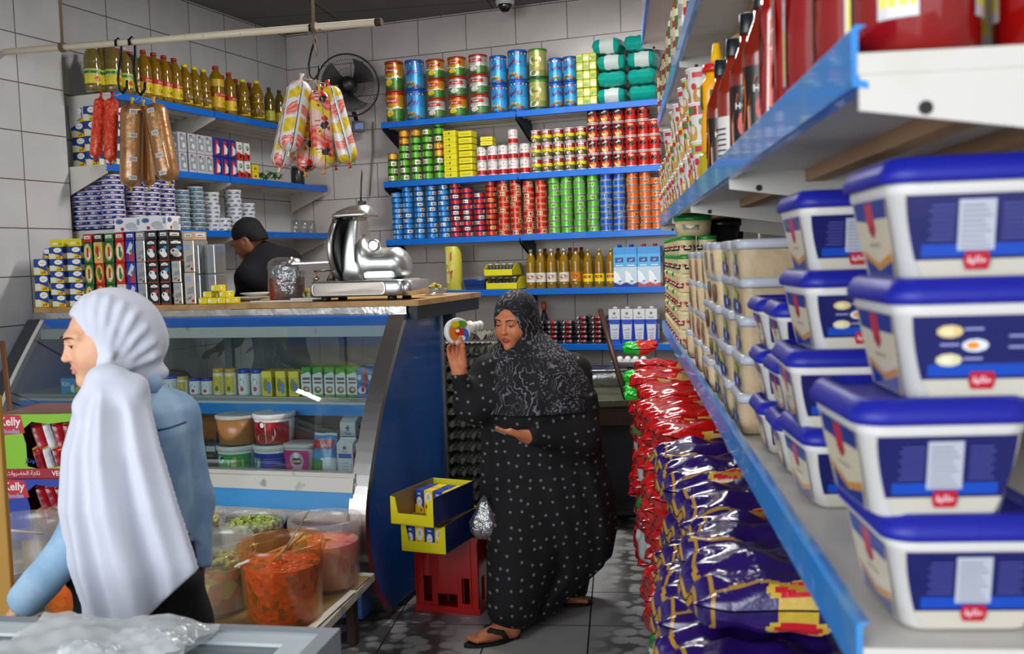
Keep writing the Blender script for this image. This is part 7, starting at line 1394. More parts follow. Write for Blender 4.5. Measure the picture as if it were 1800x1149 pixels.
# ================================================================ chest freezer in the foreground
FA_ = radians(10.3); FZ = .88
MF = Matrix.Translation((-.955, 1.553, 0)) @ Matrix.Rotation(FA_, 4, 'Z')
t = thing('chest_freezer', 'grey-white chest freezer with framed glass lid in the foreground', 'freezer'); t.matrix_world = MF
FW, FD = 1.05, .62
FGR = mat('freezer_grey', '#8f979c', rough=.4); FWH = mat('freezer_white', '#c9d4d8', rough=.3, coat=.3)
m = MB(); m.loft([(FW, FD, .02, .05, -FW/2, -FD/2), (FW, FD, .02, FZ-.05, -FW/2, -FD/2)], 4); m.build('cabinet', [mat('freezer_cabinet', '#7d8388', rough=.45)], t)
def frame(m, x0, x1, y0, y1, w, z0, z1, wr=None):
    wr = wr or w
    m.box(x0, x1, y1-w, y1, z0, z1); m.box(x0, x1, y0, y0+w, z0, z1); m.box(x0, x0+wr, y0+w, y1-w, z0, z1); m.box(x1-wr, x1, y0+w, y1-w, z0, z1)
m = MB(); frame(m, -FW-.008, .008, -FD-.008, .008, .03, FZ-.05, FZ); m.build('outer_rim', [FGR], t)
m = MB(); frame(m, -FW+.022, -.022, -FD+.022, -.022, .045, FZ-.02, FZ-.004, .05); m.build('lid_frame', [FWH], t)
m = MB(); frame(m, -FW+.067, -.072, -FD+.067, -.067, .014, FZ-.03, FZ-.01); m.build('inner_seal', [mat('seal_grey', '#6f767b', rough=.5)], t)
m = MB(); m.box(-FW+.07, -.075, -FD+.07, -.07, FZ-.022, FZ-.017); m.build('lid_glass', [mat('dusty_glass', '#8f9694', rough=.12, coat=.5, noise=('#6f7674', .4, .7), nscale=6)], t)
m = MB()
pts = [(-FW+.1, -.03), (-FW*.6, .01)]
m.rings([[(x, y, z) for x, y in [(-FW-.01, -.12), (-FW+.02, -.03), (-FW+.12, .008), (-FW+.3, .012), (-FW+.3, -.03), (-FW+.14, -.035), (-FW+.06, -.07), (-FW+.035, -.13)]] for z in (FZ, FZ+.012)], smooth=False); m.build('rounded_corner_guard', [FWH], t)
m = MB(); m.box(.0085, .012, -.4, -.08, .4, .8); m.box(.0, .01, -FD, 0, FZ-.09, FZ-.052); m.build('side_trim', [FGR], t)
# plastic bags lying on the lid
BAGW = film('milky_bag', '#f2f4f4', gloss=.35, dens=.5, bump=.9, bscale=9, rough=.18)
def sheetbag(name, w, d, hh, seed, label, pos, rz):
    r_ = random.Random(seed); ph = [r_.uniform(0, 6) for _ in range(8)]; m = MB()
    def H(u, v): return hh*(.35+.65*max(0, sin(pi*u))**.5*max(0, sin(pi*v))**.5)+.006*sin(11*u+ph[0]+5*v)+.005*sin(17*v+ph[1]-7*u)+.003*sin(37*u+ph[2])*sin(29*v+ph[3])
    def fn(u, v): 
        x = (u-.5)*w*(1+.04*sin(5*v+ph[4])); y = (v-.5)*d*(1+.06*sin(4*u+ph[5])); return (x, y, max(.004, H(u, v)))
    m.grid(fn, 46, 30); m.grid(lambda u, v: (fn(1-u, v)[0], fn(1-u, v)[1], .001), 46, 30)
    o = m.build(name, [BAGW]); o.matrix_world = MF @ Matrix.Translation(pos) @ Matrix.Rotation(rz, 4, 'Z'); return tag(o, label, 'plastic bag', 'plastic bags on the freezer')
sheetbag('plastic_bag', .36, .2, .028, 3, 'wide milky plastic bag lying flat on the freezer lid', (-.4, -.115, FZ+.001), .0)
sheetbag('plastic_bag', .2, .1, .026, 5, 'narrow crumpled plastic bag hanging over the near side of the lid', (-.3, -.2, FZ+.024), .5)
# ================================================================ people: one continuous surface each, grown from a distance field
import numpy as np
def rotm(M): return np.array([[M[i][j] for j in range(3)] for i in range(3)], dtype=np.float32)
class Field:
    def __init__(s, lo, hi, h):
        s.lo = np.array(lo, dtype=np.float32); s.h = h; s.n = [int((hi[i]-lo[i])/h)+2 for i in range(3)]; s.d = np.full(s.n, 1.0, dtype=np.float32)
        s.ax = [s.lo[i]+np.arange(s.n[i], dtype=np.float32)*h for i in range(3)]
    def sub(s, a, b):
        i0 = [max(0, int((a[i]-s.lo[i])/s.h)) for i in range(3)]; i1 = [min(s.n[i], int((b[i]-s.lo[i])/s.h)+2) for i in range(3)]
        if any(i1[i] <= i0[i] for i in range(3)): return None
        sl = tuple(slice(i0[i], i1[i]) for i in range(3)); X, Y, Z = np.meshgrid(*[s.ax[i][sl[i]] for i in range(3)], indexing='ij'); return sl, X, Y, Z
    def put(s, sl, d, k, cut=False):
        f = s.d[sl]
        if cut: d = -d; hh = np.clip(.5-.5*(d-f)/k*-1, 0, 1) if False else None; m = np.maximum(f, d); q = np.maximum(k-np.abs(f-d), 0)/k; s.d[sl] = m+q*q*k*.25
        else: m = np.minimum(f, d); q = np.maximum(k-np.abs(f-d), 0)/k; s.d[sl] = m-q*q*k*.25
    def cap(s, a, b, r0, r1=None, k=.02, cut=False):
        r1 = r0 if r1 is None else r1; R = max(r0, r1)+k+.02; a = np.array(a, dtype=np.float32); b = np.array(b, dtype=np.float32)
        g = s.sub(np.minimum(a, b)-R, np.maximum(a, b)+R)
        if g is None: return
        sl, X, Y, Z = g; v = b-a; L2 = float(v@v)+1e-9; t = np.clip(((X-a[0])*v[0]+(Y-a[1])*v[1]+(Z-a[2])*v[2])/L2, 0, 1)
        s.put(sl, np.sqrt((X-a[0]-t*v[0])**2+(Y-a[1]-t*v[1])**2+(Z-a[2]-t*v[2])**2)-(r0+(r1-r0)*t), k, cut)
    def ell(s, c, r, M=None, k=.02, cut=False):
        c = np.array(c, dtype=np.float32); r = np.array(r, dtype=np.float32); R = float(max(r))+k+.02; g = s.sub(c-R, c+R)
        if g is None: return
        sl, X, Y, Z = g; X = X-c[0]; Y = Y-c[1]; Z = Z-c[2]
        if M is not None: m = rotm(M); X, Y, Z = m[0][0]*X+m[1][0]*Y+m[2][0]*Z, m[0][1]*X+m[1][1]*Y+m[2][1]*Z, m[0][2]*X+m[1][2]*Y+m[2][2]*Z
        q = np.sqrt((X/r[0])**2+(Y/r[1])**2+(Z/r[2])**2); q2 = np.sqrt((X/r[0]**2)**2+(Y/r[1]**2)**2+(Z/r[2]**2)**2)+1e-6
        s.put(sl, q*(q-1)/q2, k, cut)
    def stack(s, L, k=.02, fold=None, cut=False, rot=0):
        """L: [(z, cx, cy, rx, ry)] rising z; fold(theta, z) -> relative radius change"""
        L = np.array(sorted(L), dtype=np.float32); R = float(L[:, 3:5].max())*1.3+k; g = s.sub((float(L[:, 1].min())-R, float(L[:, 2].min())-R, L[0, 0]-k-.03), (float(L[:, 1].max())+R, float(L[:, 2].max())+R, L[-1, 0]+k+.03))
        sl, X, Y, Z = g; cx = np.interp(Z, L[:, 0], L[:, 1]); cy = np.interp(Z, L[:, 0], L[:, 2]); rx = np.interp(Z, L[:, 0], L[:, 3]); ry = np.interp(Z, L[:, 0], L[:, 4])
        X = X-cx; Y = Y-cy
        if rot: X, Y = X*cos(rot)+Y*sin(rot), -X*sin(rot)+Y*cos(rot)
        q = np.sqrt((X/rx)**2+(Y/ry)**2)
        if fold is not None: q = q/(1+fold(np.arctan2(Y/ry, X/rx), Z))
        d = (q-1)*np.minimum(rx, ry)*.85; d = np.maximum(d, np.maximum(L[0, 0]-Z, Z-L[-1, 0])); s.put(sl, d, k, cut)
    def mesh(s, name, mats, colfn=None, parent=None, smooth=2):
        d = s.d; ins = d < 0; n = d.shape; X0 = slice(0, -1); 
        c = [ins[i:n[0]-1+i, j:n[1]-1+j, k:n[2]-1+k] for i in (0, 1) for j in (0, 1) for k in (0, 1)]
        al = c[0].copy(); an = c[0].copy()
        for q in c[1:]: al &= q; an |= q
        act = an & ~al; idx = np.full(act.shape, -1, dtype=np.int64); ijk = np.argwhere(act); idx[act] = np.arange(len(ijk)); N = len(ijk)
        P = np.zeros((N, 3)); W = np.zeros(N); I, J, K = ijk.T
        corners = [(i, j, k) for i in (0, 1) for j in (0, 1) for k in (0, 1)]
        for a in range(8):
            for b in range(a+1, 8):
                A, B = corners[a], corners[b]
                if sum(abs(A[t]-B[t]) for t in range(3)) != 1: continue
                da = d[I+A[0], J+A[1], K+A[2]].astype(np.float64); db = d[I+B[0], J+B[1], K+B[2]].astype(np.float64); m = (da < 0) != (db < 0); t = np.where(m, da/(da-db+1e-12), 0)
                for ax in range(3): P[:, ax] += np.where(m, A[ax]+(B[ax]-A[ax])*t, 0)
                W += m
        V = s.lo+(ijk+P/W[:, None])*s.h; F = []
        for ax in range(3):
            o = [1 if t == ax else 0 for t in range(3)]; u, w_ = [(1, 2), (2, 0), (0, 1)][ax]
            A = ins[tuple(slice(0, n[t]-o[t]) for t in range(3))]; B = ins[tuple(slice(o[t], n[t]) for t in range(3))]; e = np.argwhere(A != B)
            e = e[(e[:, u] > 0) & (e[:, w_] > 0) & (e[:, u] < n[u]-1) & (e[:, w_] < n[w_]-1)]
            du = np.eye(3, dtype=int)[u]; dw = np.eye(3, dtype=int)[w_]; q = [idx[tuple(x.T)] for x in (e-du-dw, e-dw, e, e-du)]; fl = A[tuple(e.T)]
            F.append(np.where(fl[:, None], np.stack(q, 1), np.stack(q[::-1], 1)))
        F = np.concatenate(F); F = F[(F >= 0).all(1)]
        for _ in range(smooth):
            acc = np.zeros_like(V); cn = np.zeros(N); 
            for a in range(4): np.add.at(acc, F[:, a], V[F[:, (a+1) % 4]]+V[F[:, (a+3) % 4]]); np.add.at(cn, F[:, a], 2)
            V = V*.5+acc/np.maximum(cn, 1)[:, None]*.5
        me = bpy.data.meshes.new(name); me.vertices.add(N); me.vertices.foreach_set('co', V.astype(np.float32).ravel()); me.loops.add(F.size); me.loops.foreach_set('vertex_index', F.astype(np.int32).ravel())
        me.polygons.add(len(F)); me.polygons.foreach_set('loop_start', np.arange(0, F.size, 4, dtype=np.int32)); me.polygons.foreach_set('loop_total', np.full(len(F), 4, dtype=np.int32)); me.polygons.foreach_set('use_smooth', np.ones(len(F), dtype=bool))
        for m in (mats if isinstance(mats, list) else [mats]): me.materials.append(m)
        me.update(calc_edges=True)
        if colfn is not None:
            C4 = np.ones((N, 4), dtype=np.float32); C4[:, :3] = colfn(V); ca = me.color_attributes.new('Col', 'FLOAT_COLOR', 'POINT'); ca.data.foreach_set('color', C4.ravel())
        o = bpy.data.objects.new(name, me); COL.objects.link(o)
        if parent: o.parent = parent
        return o
def headmat(pos, face, up=(0, 0, 1)):
    """head frame: -y looks along face"""
    f = Vector(face).normalized(); z = (Vector(up)-f*Vector(up).dot(f)).normalized(); y = -f; x = y.cross(z); M = Matrix(((x.x, y.x, z.x, pos[0]), (x.y, y.y, z.y, pos[1]), (x.z, y.z, z.z, pos[2]), (0, 0, 0, 1))); return M
def head(F, M, s=1.0, ears=False):
    T = lambda *p: tuple(M @ Vector([c*s for c in p])); E = lambda c, r, k=.02, cut=False: F.ell(T(*c), [q*s for q in r], M.to_3x3(), k, cut)
    E((0, .022, .03), (.074, .092, .086)); E((0, -.03, -.012), (.064, .062, .085), .02); E((0, -.046, -.066), (.046, .042, .044), .02); E((0, -.078, -.098), (.018, .016, .016), .018)
    for q in (-1, 1):
        E((q*.037, -.062, -.032), (.026, .026, .03), .02); F.cap(T(q*.014, -.082, .03), T(q*.044, -.07, .03), .009*s, .008*s, .02*s)
        E((q*.031, -.098, .007), (.0175, .017, .0125), .012*s, True); E((q*.031, -.0755, .008), (.0155, .0155, .0150), .003)
        E((q*.0105, -.097, -.028), (.007, .008, .006), .006*s); E((q*.06, -.005, -.03), (.02, .04, .05), .03)
        if ears: E((q*.077, .012, -.005), (.009, .018, .03), .008); E((q*.083, .006, -.002), (.005, .01, .018), .004, True)
    F.cap(T(0, -.085, .018), T(0, -.1035, -.021), .007*s, .0082*s, .012*s); E((0, -.106, -.025), (.0088, .0082, .0078), .01*s)
    for q in (-1, 1): F.cap(T(0, -.0945, -.0545), T(q*.018, -.0875, -.0585), .0052*s, .003*s, .004*s); F.cap(T(0, -.0935, -.0655), T(q*.015, -.0875, -.063), .006*s, .0035*s, .004*s)
    F.cap(T(-.02, -.0955, -.0600), T(.02, -.0955, -.0600), .0012*s, None, .004*s, True)
def facecol(M, s, skin, lip, skin2=None):
    Mi = np.array(M.inverted()); sk = np.array(hexc(skin)); lp = np.array(hexc(lip)); bl = np.array(hexc(skin2 or skin))
    def f(V):
        Q = (V @ Mi[:3, :3].T+Mi[:3, 3])/s; C = np.tile(sk, (len(V), 1)); x, y, z = Q.T
        w = np.clip(1.25-(((x)/.021)**2+((z+.0602)/.0125)**2), 0, 1)*(y < -.085)*np.clip((abs(x) < .022)*1.0, 0, 1); w = np.minimum(w*2.2, 1)
        g = np.clip(1-(((abs(x)-.04)/.022)**2+((z+.035)/.022)**2), 0, 1)*(y < -.04)*.6
        C = C*(1-g[:, None])+bl*g[:, None]; return C*(1-w[:, None])+lp*w[:, None]
    return f
def facebits(parent, M, s, iris='#2a1a10', down=0, look=0, brow='#1c120e', lidc='#b87858'):
    T = lambda *p: tuple(M @ Vector([c*s for c in p]))
    for q in (-1, 1):
        m = MB(); c = Vector((q*.031, -.0785, .0078)); R = .0125; old = M.copy(); m.M = M @ Matrix.Scale(s, 4)
        ax = Vector((look, -1, -down)).normalized(); u = ax.orthogonal().normalized(); v = ax.cross(u)
        m.rings([[tuple(c+ax*R*cos(t)+(u*cos(2*pi*k/20)+v*sin(2*pi*k/20))*R*sin(t)) for k in range(20)] for t in (2.4, 1.8, 1.3, .95, .6, .44, .3, .2, .1)], cfn=lambda i, j: hexc('#dcd4cc') if i < 4 else (hexc(iris) if i < 6 else hexc('#080606')))
        m.build('eye', [mat('wet_eye', None, rough=.08, coat=1)], parent)
        m = MB(); m.M = M @ Matrix.Scale(s, 4); n_ = 9; lo = .006-.0055*min(1, down*2.2)
        # upper lid: a curved patch over the ball, its lower edge carrying the lashes
        Rl = .0141; g0 = lambda u_, v_: (c.x+Rl*sin((u_-.5)*2.3)*cos((.1+lo*60-v_*.0)*.0+v_*1.0+(.18-down*.75)), c.y-Rl*cos((u_-.5)*2.3)*cos(v_*1.0+(.18-down*.75)), c.z+Rl*sin(v_*1.0+(.18-down*.75)-.25*abs(u_-.5)))
        m.grid(g0, 12, 6, col=lidc); m.build('eyelid', [mat('lid_skin', None, rough=.5)], parent)
        m = MB(); m.M = M @ Matrix.Scale(s, 4); m.tube([Vector(g0(i/10, 0))*1.0+Vector((0, -.0006, 0)) for i in range(11)], [.0004]+[.0011]*9+[.0004], 5, col='#140c0a'); m.build('lashes', [CLOTH], parent)
        m = MB(); m.M = M @ Matrix.Scale(s, 4); m.tube([(q*.013, -.0985, .0255), (q*.024, -.0965, .0305), (q*.036, -.0905, .0315), (q*.048, -.0805, .0265)], [.0018, .0026, .0022, .0008], 6, col=brow); m.build('eyebrow', [CLOTH], parent)
def hand(F, W, K_, n, curl, s=1.0, spread=.0, thumb=None, fl=(.085, .094, .088, .07)):
    """W wrist, K_ middle knuckle, n palm normal (fingers bend toward it); curl: bend angles of the three joints"""
    W, K_, n = Vector(W), Vector(K_), Vector(n).normalized(); d = (K_-W).normalized(); n = (n-d*n.dot(d)).normalized(); sd = d.cross(n)
    for j, o in enumerate((-.027, -.009, .009, .025)): F.cap(W+sd*o*.7*s, K_+sd*o*s-d*.004*abs(j-1.2)*s, .013*s, .0105*s, .014*s)
    tips = []
    for j, o in enumerate((-.028, -.009, .0095, .026)):
        p = K_+sd*o*s-d*.004*abs(j-1.2)*s; a = 0; cu = curl[j] if isinstance(curl[0], (list, tuple)) else curl; L = fl[j]*s; dirv = d+sd*spread*(j-1.5)
        for t in range(3):
            a += cu[t]; v = (dirv*cos(a)+n*sin(a)).normalized(); q = p+v*L*(.46, .3, .24)[t]; F.cap(p, q, (.0088, .0078, .0068)[t]*s, (.0078, .0068, .0058)[t]*s, .004*s); p = q
        tips.append(p)
    th = thumb or (W+d*.02*s-sd*.03*s+n*.005, W+d*.055*s-sd*.052*s+n*.02*s, W+d*.085*s-sd*.05*s+n*.035*s); th = [Vector(t) for t in th]
    F.cap(th[0], th[1], .0125*s, .0105*s, .012*s); F.cap(th[1], th[2], .0095*s, .0072*s, .004*s); return tips
class Person:
    def __init__(s, name_label, px, py_floor=None, depth=4, x0=None):
        p = at(px, 575, depth); s.O = Vector((p.x, p.y, 0)); s.R = Matrix.Rotation(YAW, 4, 'Z'); s.t = thing('person', name_label, 'person', s.O, YAW); s.W = Matrix.Translation(s.O) @ s.R; s.Wi = s.W.inverted()
    def L(s, px, py, y):
        n = s.R @ Vector((0, 1, 0)); return s.Wi @ hit(px, py, s.O+n*y, n)
SKINM = mat('skin', None, rough=.48, sss=.12)
def patterned(name, base, spot, kind):
    m = bpy.data.materials.new(name); m.use_nodes = True; n = m.node_tree.nodes; L = m.node_tree.links; b = n['Principled BSDF']; b.inputs['Roughness'].default_value = .85
    tc = n.new('ShaderNodeTexCoord'); mx = n.new('ShaderNodeMix'); mx.data_type = 'RGBA'; mx.inputs[6].default_value = (*hexc(base), 1); mx.inputs[7].default_value = (*hexc(spot), 1)
    def ramp(src, a, bb, inv=False):
        r = n.new('ShaderNodeValToRGB'); r.color_ramp.elements[0].position = a; r.color_ramp.elements[1].position = bb
        if inv: r.color_ramp.elements[0].color = (1, 1, 1, 1); r.color_ramp.elements[1].color = (0, 0, 0, 1)
        L.new(src, r.inputs[0]); return r.outputs[0]
    def mul(a, c):
        k = n.new('ShaderNodeMath'); k.operation = 'MULTIPLY'; L.new(a, k.inputs[0]); L.new(c, k.inputs[1]); return k.outputs[0]
    if kind == 'dots':
        v = n.new('ShaderNodeTexVoronoi'); v.voronoi_dimensions = '2D'; v.inputs['Scale'].default_value = 21; v.inputs['Randomness'].default_value = .6; sx = n.new('ShaderNodeSeparateXYZ'); cx = n.new('ShaderNodeCombineXYZ'); L.new(tc.outputs['Object'], sx.inputs[0]); L.new(sx.outputs[0], cx.inputs[0]); L.new(sx.outputs[2], cx.inputs[1]); L.new(cx.outputs[0], v.inputs['Vector']); fac = ramp(v.outputs['Distance'], .06, .16, True)
    else:
        w = n.new('ShaderNodeTexWave'); w.inputs['Scale'].default_value = 11; w.inputs['Distortion'].default_value = 30; w.inputs['Detail'].default_value = 3; w.inputs['Detail Scale'].default_value = .9; L.new(tc.outputs['Object'], w.inputs['Vector'])
        z = n.new('ShaderNodeTexNoise'); z.inputs['Scale'].default_value = 6.5; z.inputs['Detail'].default_value = 1; L.new(tc.outputs['Object'], z.inputs['Vector'])
        v = n.new('ShaderNodeTexVoronoi'); v.inputs['Scale'].default_value = 95; v.feature = 'F1'; L.new(tc.outputs['Object'], v.inputs['Vector'])
        a = mul(ramp(w.outputs['Fac'], .78, .9), ramp(z.outputs[0], .46, .56)); c = mul(ramp(v.outputs['Distance'], .35, .5, True), ramp(z.outputs[0], .42, .36 if False else .46, True))
        k = n.new('ShaderNodeMath'); k.operation = 'MAXIMUM'; L.new(a, k.inputs[0]); L.new(c, k.inputs[1]); fac = k.outputs[0]
    L.new(fac, mx.inputs[0]); L.new(mx.outputs[2], b.inputs['Base Color']); return m
BLACKD = patterned('black_dotted_dress', '#060509', '#77737c', 'dots'); SHAWL = patterned('dark_patterned_shawl', '#0e0e14', '#6c6a74', 'wave')
def legs(F, hip, kn, an, r=.075): F.cap(hip, kn, r, r*.68, .03); F.cap(kn, an, r*.66, r*.4, .02)
# ---------------------------------------------------------------- woman in black
wo = Person('woman in black dotted abaya and dark patterned headscarf holding up a small round tin', 955, depth=4.3)
L = wo.L
hp = Vector(L(896, 566, -.03)); hp = hp+Vector((.02, .03, 0)); HM = headmat(hp, (-.5, -.84, -.2), (.05, 0, 1)); hs = .97
F = Field((-.5, -.5, -.005), (.42, .42, 1.48), .004)
neck = Vector((hp.x+.05, hp.y+.06, hp.z-.17)); head(F, HM, hs)
F.cap(hp+Vector((.015, .03, -.05)), neck, .05, .055, .03)
shL = Vector(L(858, 652, -.04)); shR = Vector(L(1005, 655, .04)); ch = (shL+shR)/2
F.cap(shL+Vector((.05, .01, -.02)), shR-Vector((.05, 0, .02)), .045, .045, .04); F.cap(neck, ch, .045, .05, .04); F.stack([(.55, 0.02, .02, .13, .11), (.75, .0, .0, .15, .12), (.9, -.01, 0, .14, .11), (1.05, ch.x, ch.y, .15, .1)], .05)
elL = Vector(L(826, 708, -.1)); wrL = Vector(L(808, 655, -.16)); knL = Vector(L(800, 620, -.17))
elR = Vector(L(1010, 768, -.1)); wrR = Vector(L(928, 768, -.27)); knR = Vector(L(903, 762, -.3))
F.cap(shL, elL, .05, .04, .03); F.cap(elL, wrL, .038, .026, .02); F.cap(shR, elR, .05, .04, .03); F.cap(elR, wrR, .038, .027, .02)
canC = Vector(L(803, 583, -.185))
F.cap(wrL, wrL.lerp(knL, .4), .026, .024, .015)
th = (wrL+Vector((.022, -.012, .03)), Vector(L(813, 608, -.2)), Vector(L(808, 592, -.212)))
hand(F, wrL, knL, (.35, -.9, .1), ((.35, .5, .3), (.4, .5, .3), (.45, .55, .3), (.5, .6, .4)), 1.0, .02, [tuple(q) for q in th], (.07, .074, .07, .06))
F.cap(wrR, wrR.lerp(knR, .4), .026, .024, .015)
hand(F, wrR, knR, (-.1, -.35, -.9) if False else (0, -.1, 1), ((.0, .1, .1), (.0, .12, .15), (-.1, .2, .2), (-.2, .3, .3)), .95, .0, [tuple(wrR+Vector((-.02, -.03, .01))), tuple(L(898, 757, -.33)), tuple(L(885, 758, -.335))])
wf = wo.Wi @ onZ(900, 1122, .0); wt = wo.Wi @ onZ(826, 1136, 0); bf = wo.Wi @ onZ(975, 1062, 0); bt = wo.Wi @ onZ(1032, 1062, 0)
wf.z = wt.z = bf.z = bt.z = 0
hipL, hipR = Vector((-.06, -.03, .62)), Vector((.09, .05, .62))
for hip, heel, toe, kn in ((hipL, wf, wt, Vector((-.15, -.15, .33))), (hipR, bt+(bf-bt)*.9, bt, Vector((.06, .05, .33)))):
    an = heel+Vector((0, 0, .075)); legs(F, hip, kn, an, .08); d = (toe-heel).normalized(); ln = (toe-heel).length; ln = min(ln, .22); F.cap(heel+Vector((0, 0, .038)), an, .03, .032, .02); F.cap(heel+Vector((0, 0, .036)), heel+d*ln*.68+Vector((0, 0, .028)), .032, .026, .025); F.cap(an, heel+d*ln*.6+Vector((0, 0, .03)), .028, .02, .03)
    sd = Vector((-d.y, d.x, 0))
    for j, o in enumerate((-.03, -.014, 0, .013, .026)): F.cap(heel+d*ln*.66+sd*o*.9+Vector((0, 0, .027)), heel+d*(ln*(1-.035*abs(j-.6)))+sd*o+Vector((0, 0, .024)), .011, .0085 if j else .011, .006)
F.mesh('body', SKINM, facecol(HM, hs, '#c67a52', '#a8483c', '#c8704a'), wo.t)
facebits(wo.t, HM, hs, down=.42, look=0, brow='#20140e', lidc='#a86a48')
for heel, toe in ((wf, wt), (bt+(bf-bt)*.9, bt)):
    d = (toe-heel).normalized(); sd = Vector((-d.y, d.x, 0)); ln = min((toe-heel).length, .225); m = MB(); out = []
    for i in range(24): a = 2*pi*i/24; u = .5+.5*cos(a); out.append((heel+d*(-.035+(ln+.06)*u)+sd*(.041+.006*sin(pi*u))*sin(a)*(1.0-.2*(u < .3))))
    m.rings([[tuple(p+Vector((0, 0, z))) for p in out] for z in (.001, .012)], smooth=False)
    m.build('sandal_sole', [mat('black_rubber', '#121114', rough=.6)], wo.t); m = MB()
    tp = heel+d*ln*.72+Vector((0, 0, .03)); 
    for q in (-1, 1): m.tube([tp, heel+d*ln*.55+sd*q*.02+Vector((0, 0, .058)), heel+d*ln*.3+sd*q*.038+Vector((0, 0, .045)), heel+d*ln*.2+sd*q*.042+Vector((0, 0, .012))], [.005, .012, .012, .01], 7)
    m.build('sandal_strap', [mat('beaded_strap', '#131218', rough=.45, bump=.8, bscale=160)], wo.t)
# abaya
F = Field((-.5, -.5, .0), (.5, .5, 1.2), .006)
def foldw(th, z): return .045*np.sin(9*th+3*z)*np.clip(1.0-z, 0, 1)+.03*np.sin(5*th-4*z+1)*np.clip(1.05-z, 0, 1)+.012*np.sin(19*th+7*z)
def seg(y, x0, x1, yc, ry): a = L(x0, y, yc); b = L(x1, y, yc); return (a.z, (a.x+b.x)/2, yc, (b.x-a.x)/2, ry)
S_ = [seg(700, 845, 1045, .0, .17), seg(800, 847, 1060, .02, .19), seg(870, 842, 1076, .03, .22), seg(930, 852, 1084, .04, .24), seg(985, 862, 1072, .04, .24)]
S_ += [(.16, -.03, -.02, .2, .2), (.045, -.11, -.1, .13, .14)]
F.stack([q for q in S_], .02, foldw, rot=0)
wa = wf.lerp(wt, .1); F.cap(wa+Vector((.0, .02, .13)), Vector((-.12, -.06, .5)), .085, .15, .06); F.cap(wa+Vector((.05, .03, .12)), Vector((.0, .0, .5)), .08, .15, .05); F.cap(Vector((.1, .1, .07)), Vector((.1, .05, .5)), .07, .17, .05)
F.cap(shL, elL, .072, .068, .05); F.cap(elL, wrL+Vector((0, 0, -.02)), .06, .036, .03); F.cap(elL+Vector((.03, 0, -.02)), elL+Vector((.1, .03, .02)), .07, .09, .05)
F.cap(shR, elR, .09, .09, .05); F.cap(elR+Vector((.02, 0, 0)), wrR+Vector((.02, .012, 0)), .08, .042, .04); F.cap(wrL+(knL-wrL)*.1, wrL+(knL-wrL)*1.2, .03, .04, .004, True); F.cap(wrR+(knR-wrR)*.25, wrR+(knR-wrR)*1.2, .03, .045, .004, True)
F.mesh('abaya', BLACKD, None, wo.t, 3)
# scarf: hood with a face opening, neck folds and a cape over the shoulders
F = Field((-.45, -.4, .8), (.42, .42, 1.5), .005)
T = lambda *p: tuple(HM @ Vector([c*hs for c in p]))
F.ell(T(0, .026, .035), (.092, .108, .1), HM.to_3x3(), .02); F.ell(T(0, .0, -.04), (.084, .085, .1), HM.to_3x3(), .04); F.ell(T(0, .075, -.06), (.085, .07, .08), HM.to_3x3(), .05)
F.ell((neck.x+.01, neck.y-.02, neck.z+.03), (.1, .1, .075), None, .05)
def foldc(th, z): return .03*np.sin(7*th+9*z)+.018*np.sin(15*th-20*z)
C_ = [seg(722, 836, 1052, -.02, .2), seg(690, 836, 1040, -.01, .2), seg(655, 842, 1022, .0, .18), seg(628, 850, 1006, .02, .16), seg(606, 872, 980, .03, .12), seg(592, 890, 962, .04, .08)]
F.stack(C_, .03, foldc); F.ell(T(0, -.1, -.012), (.056, .075, .092), HM.to_3x3(), .014, True); F.ell(T(0, -.04, -.02), (.058, .05, .09), HM.to_3x3(), .01, True)
F.mesh('headscarf', SHAWL, None, wo.t, 2)
# what she holds
t = thing('cheese_tin', 'small round tin with colourful lid held up in the woman raised hand', 'tin'); ax = Vector((.52, -.82, .12)).normalized(); u = Vector((0, 0, 1)).cross(ax).normalized(); v = ax.cross(u); cc_ = canC
m = MB()
def rg(r, o): return [tuple(cc_+ax*o+(u*cos(2*pi*k/32)+v*sin(2*pi*k/32))*r) for k in range(32)]
m.rings([rg(.052, -.016), rg(.054, -.014), rg(.054, .006)], col='#d9dade', smooth=True); m.build('body', [PLAS], t)
m = MB(); m.rings([rg(.0555, .003), rg(.0565, .005), rg(.0565, .014), rg(.054, .0165)], col='#e0e0e2', cap0=False, cap1=True)
LAY[0] = 0; f = lambda x, y: tuple(cc_+ax*(.0168+LAY[0]*.00025)+u*x+v*y)
m.disc(f, 0, 0, .052, .052, '#d8d6d0', 28); m.disc(f, -.022, -.004, .024, .036, '#c9701c', 14); m.disc(f, .012, .026, .03, .018, '#5a8a1c', 12); m.disc(f, -.014, .03, .02, .014, '#c9b41c', 10); m.disc(f, .024, -.016, .022, .028, '#2a5ab8', 12); m.disc(f, .004, -.004, .022, .017, '#c01c1c', 12); m.disc(f, .012, -.03, .016, .012, '#e4e4e8', 10); m.disc(f, -.006, .002, .009, .007, '#e8e8e8', 9)
m.build('lid', [PLAS], t); t.matrix_world = wo.W
t = thing('phone', 'thin silvery object held in the woman lower hand', 'phone'); a = L(869, 757, -.33); b_ = L(889, 765, -.325); dv = (b_-a).normalized(); m = MB(); n_ = Vector((0, 1, .25)).normalized(); up_ = dv.cross(n_).normalized(); q = [a, b_, b_+n_*.05, a+n_*.05]; m.rings([[tuple(p+up_*o) for p in q] for o in (0, .006)], col='#b4bcc4', smooth=False); o = m.build('case', [STEEL], t); t.matrix_world = wo.W
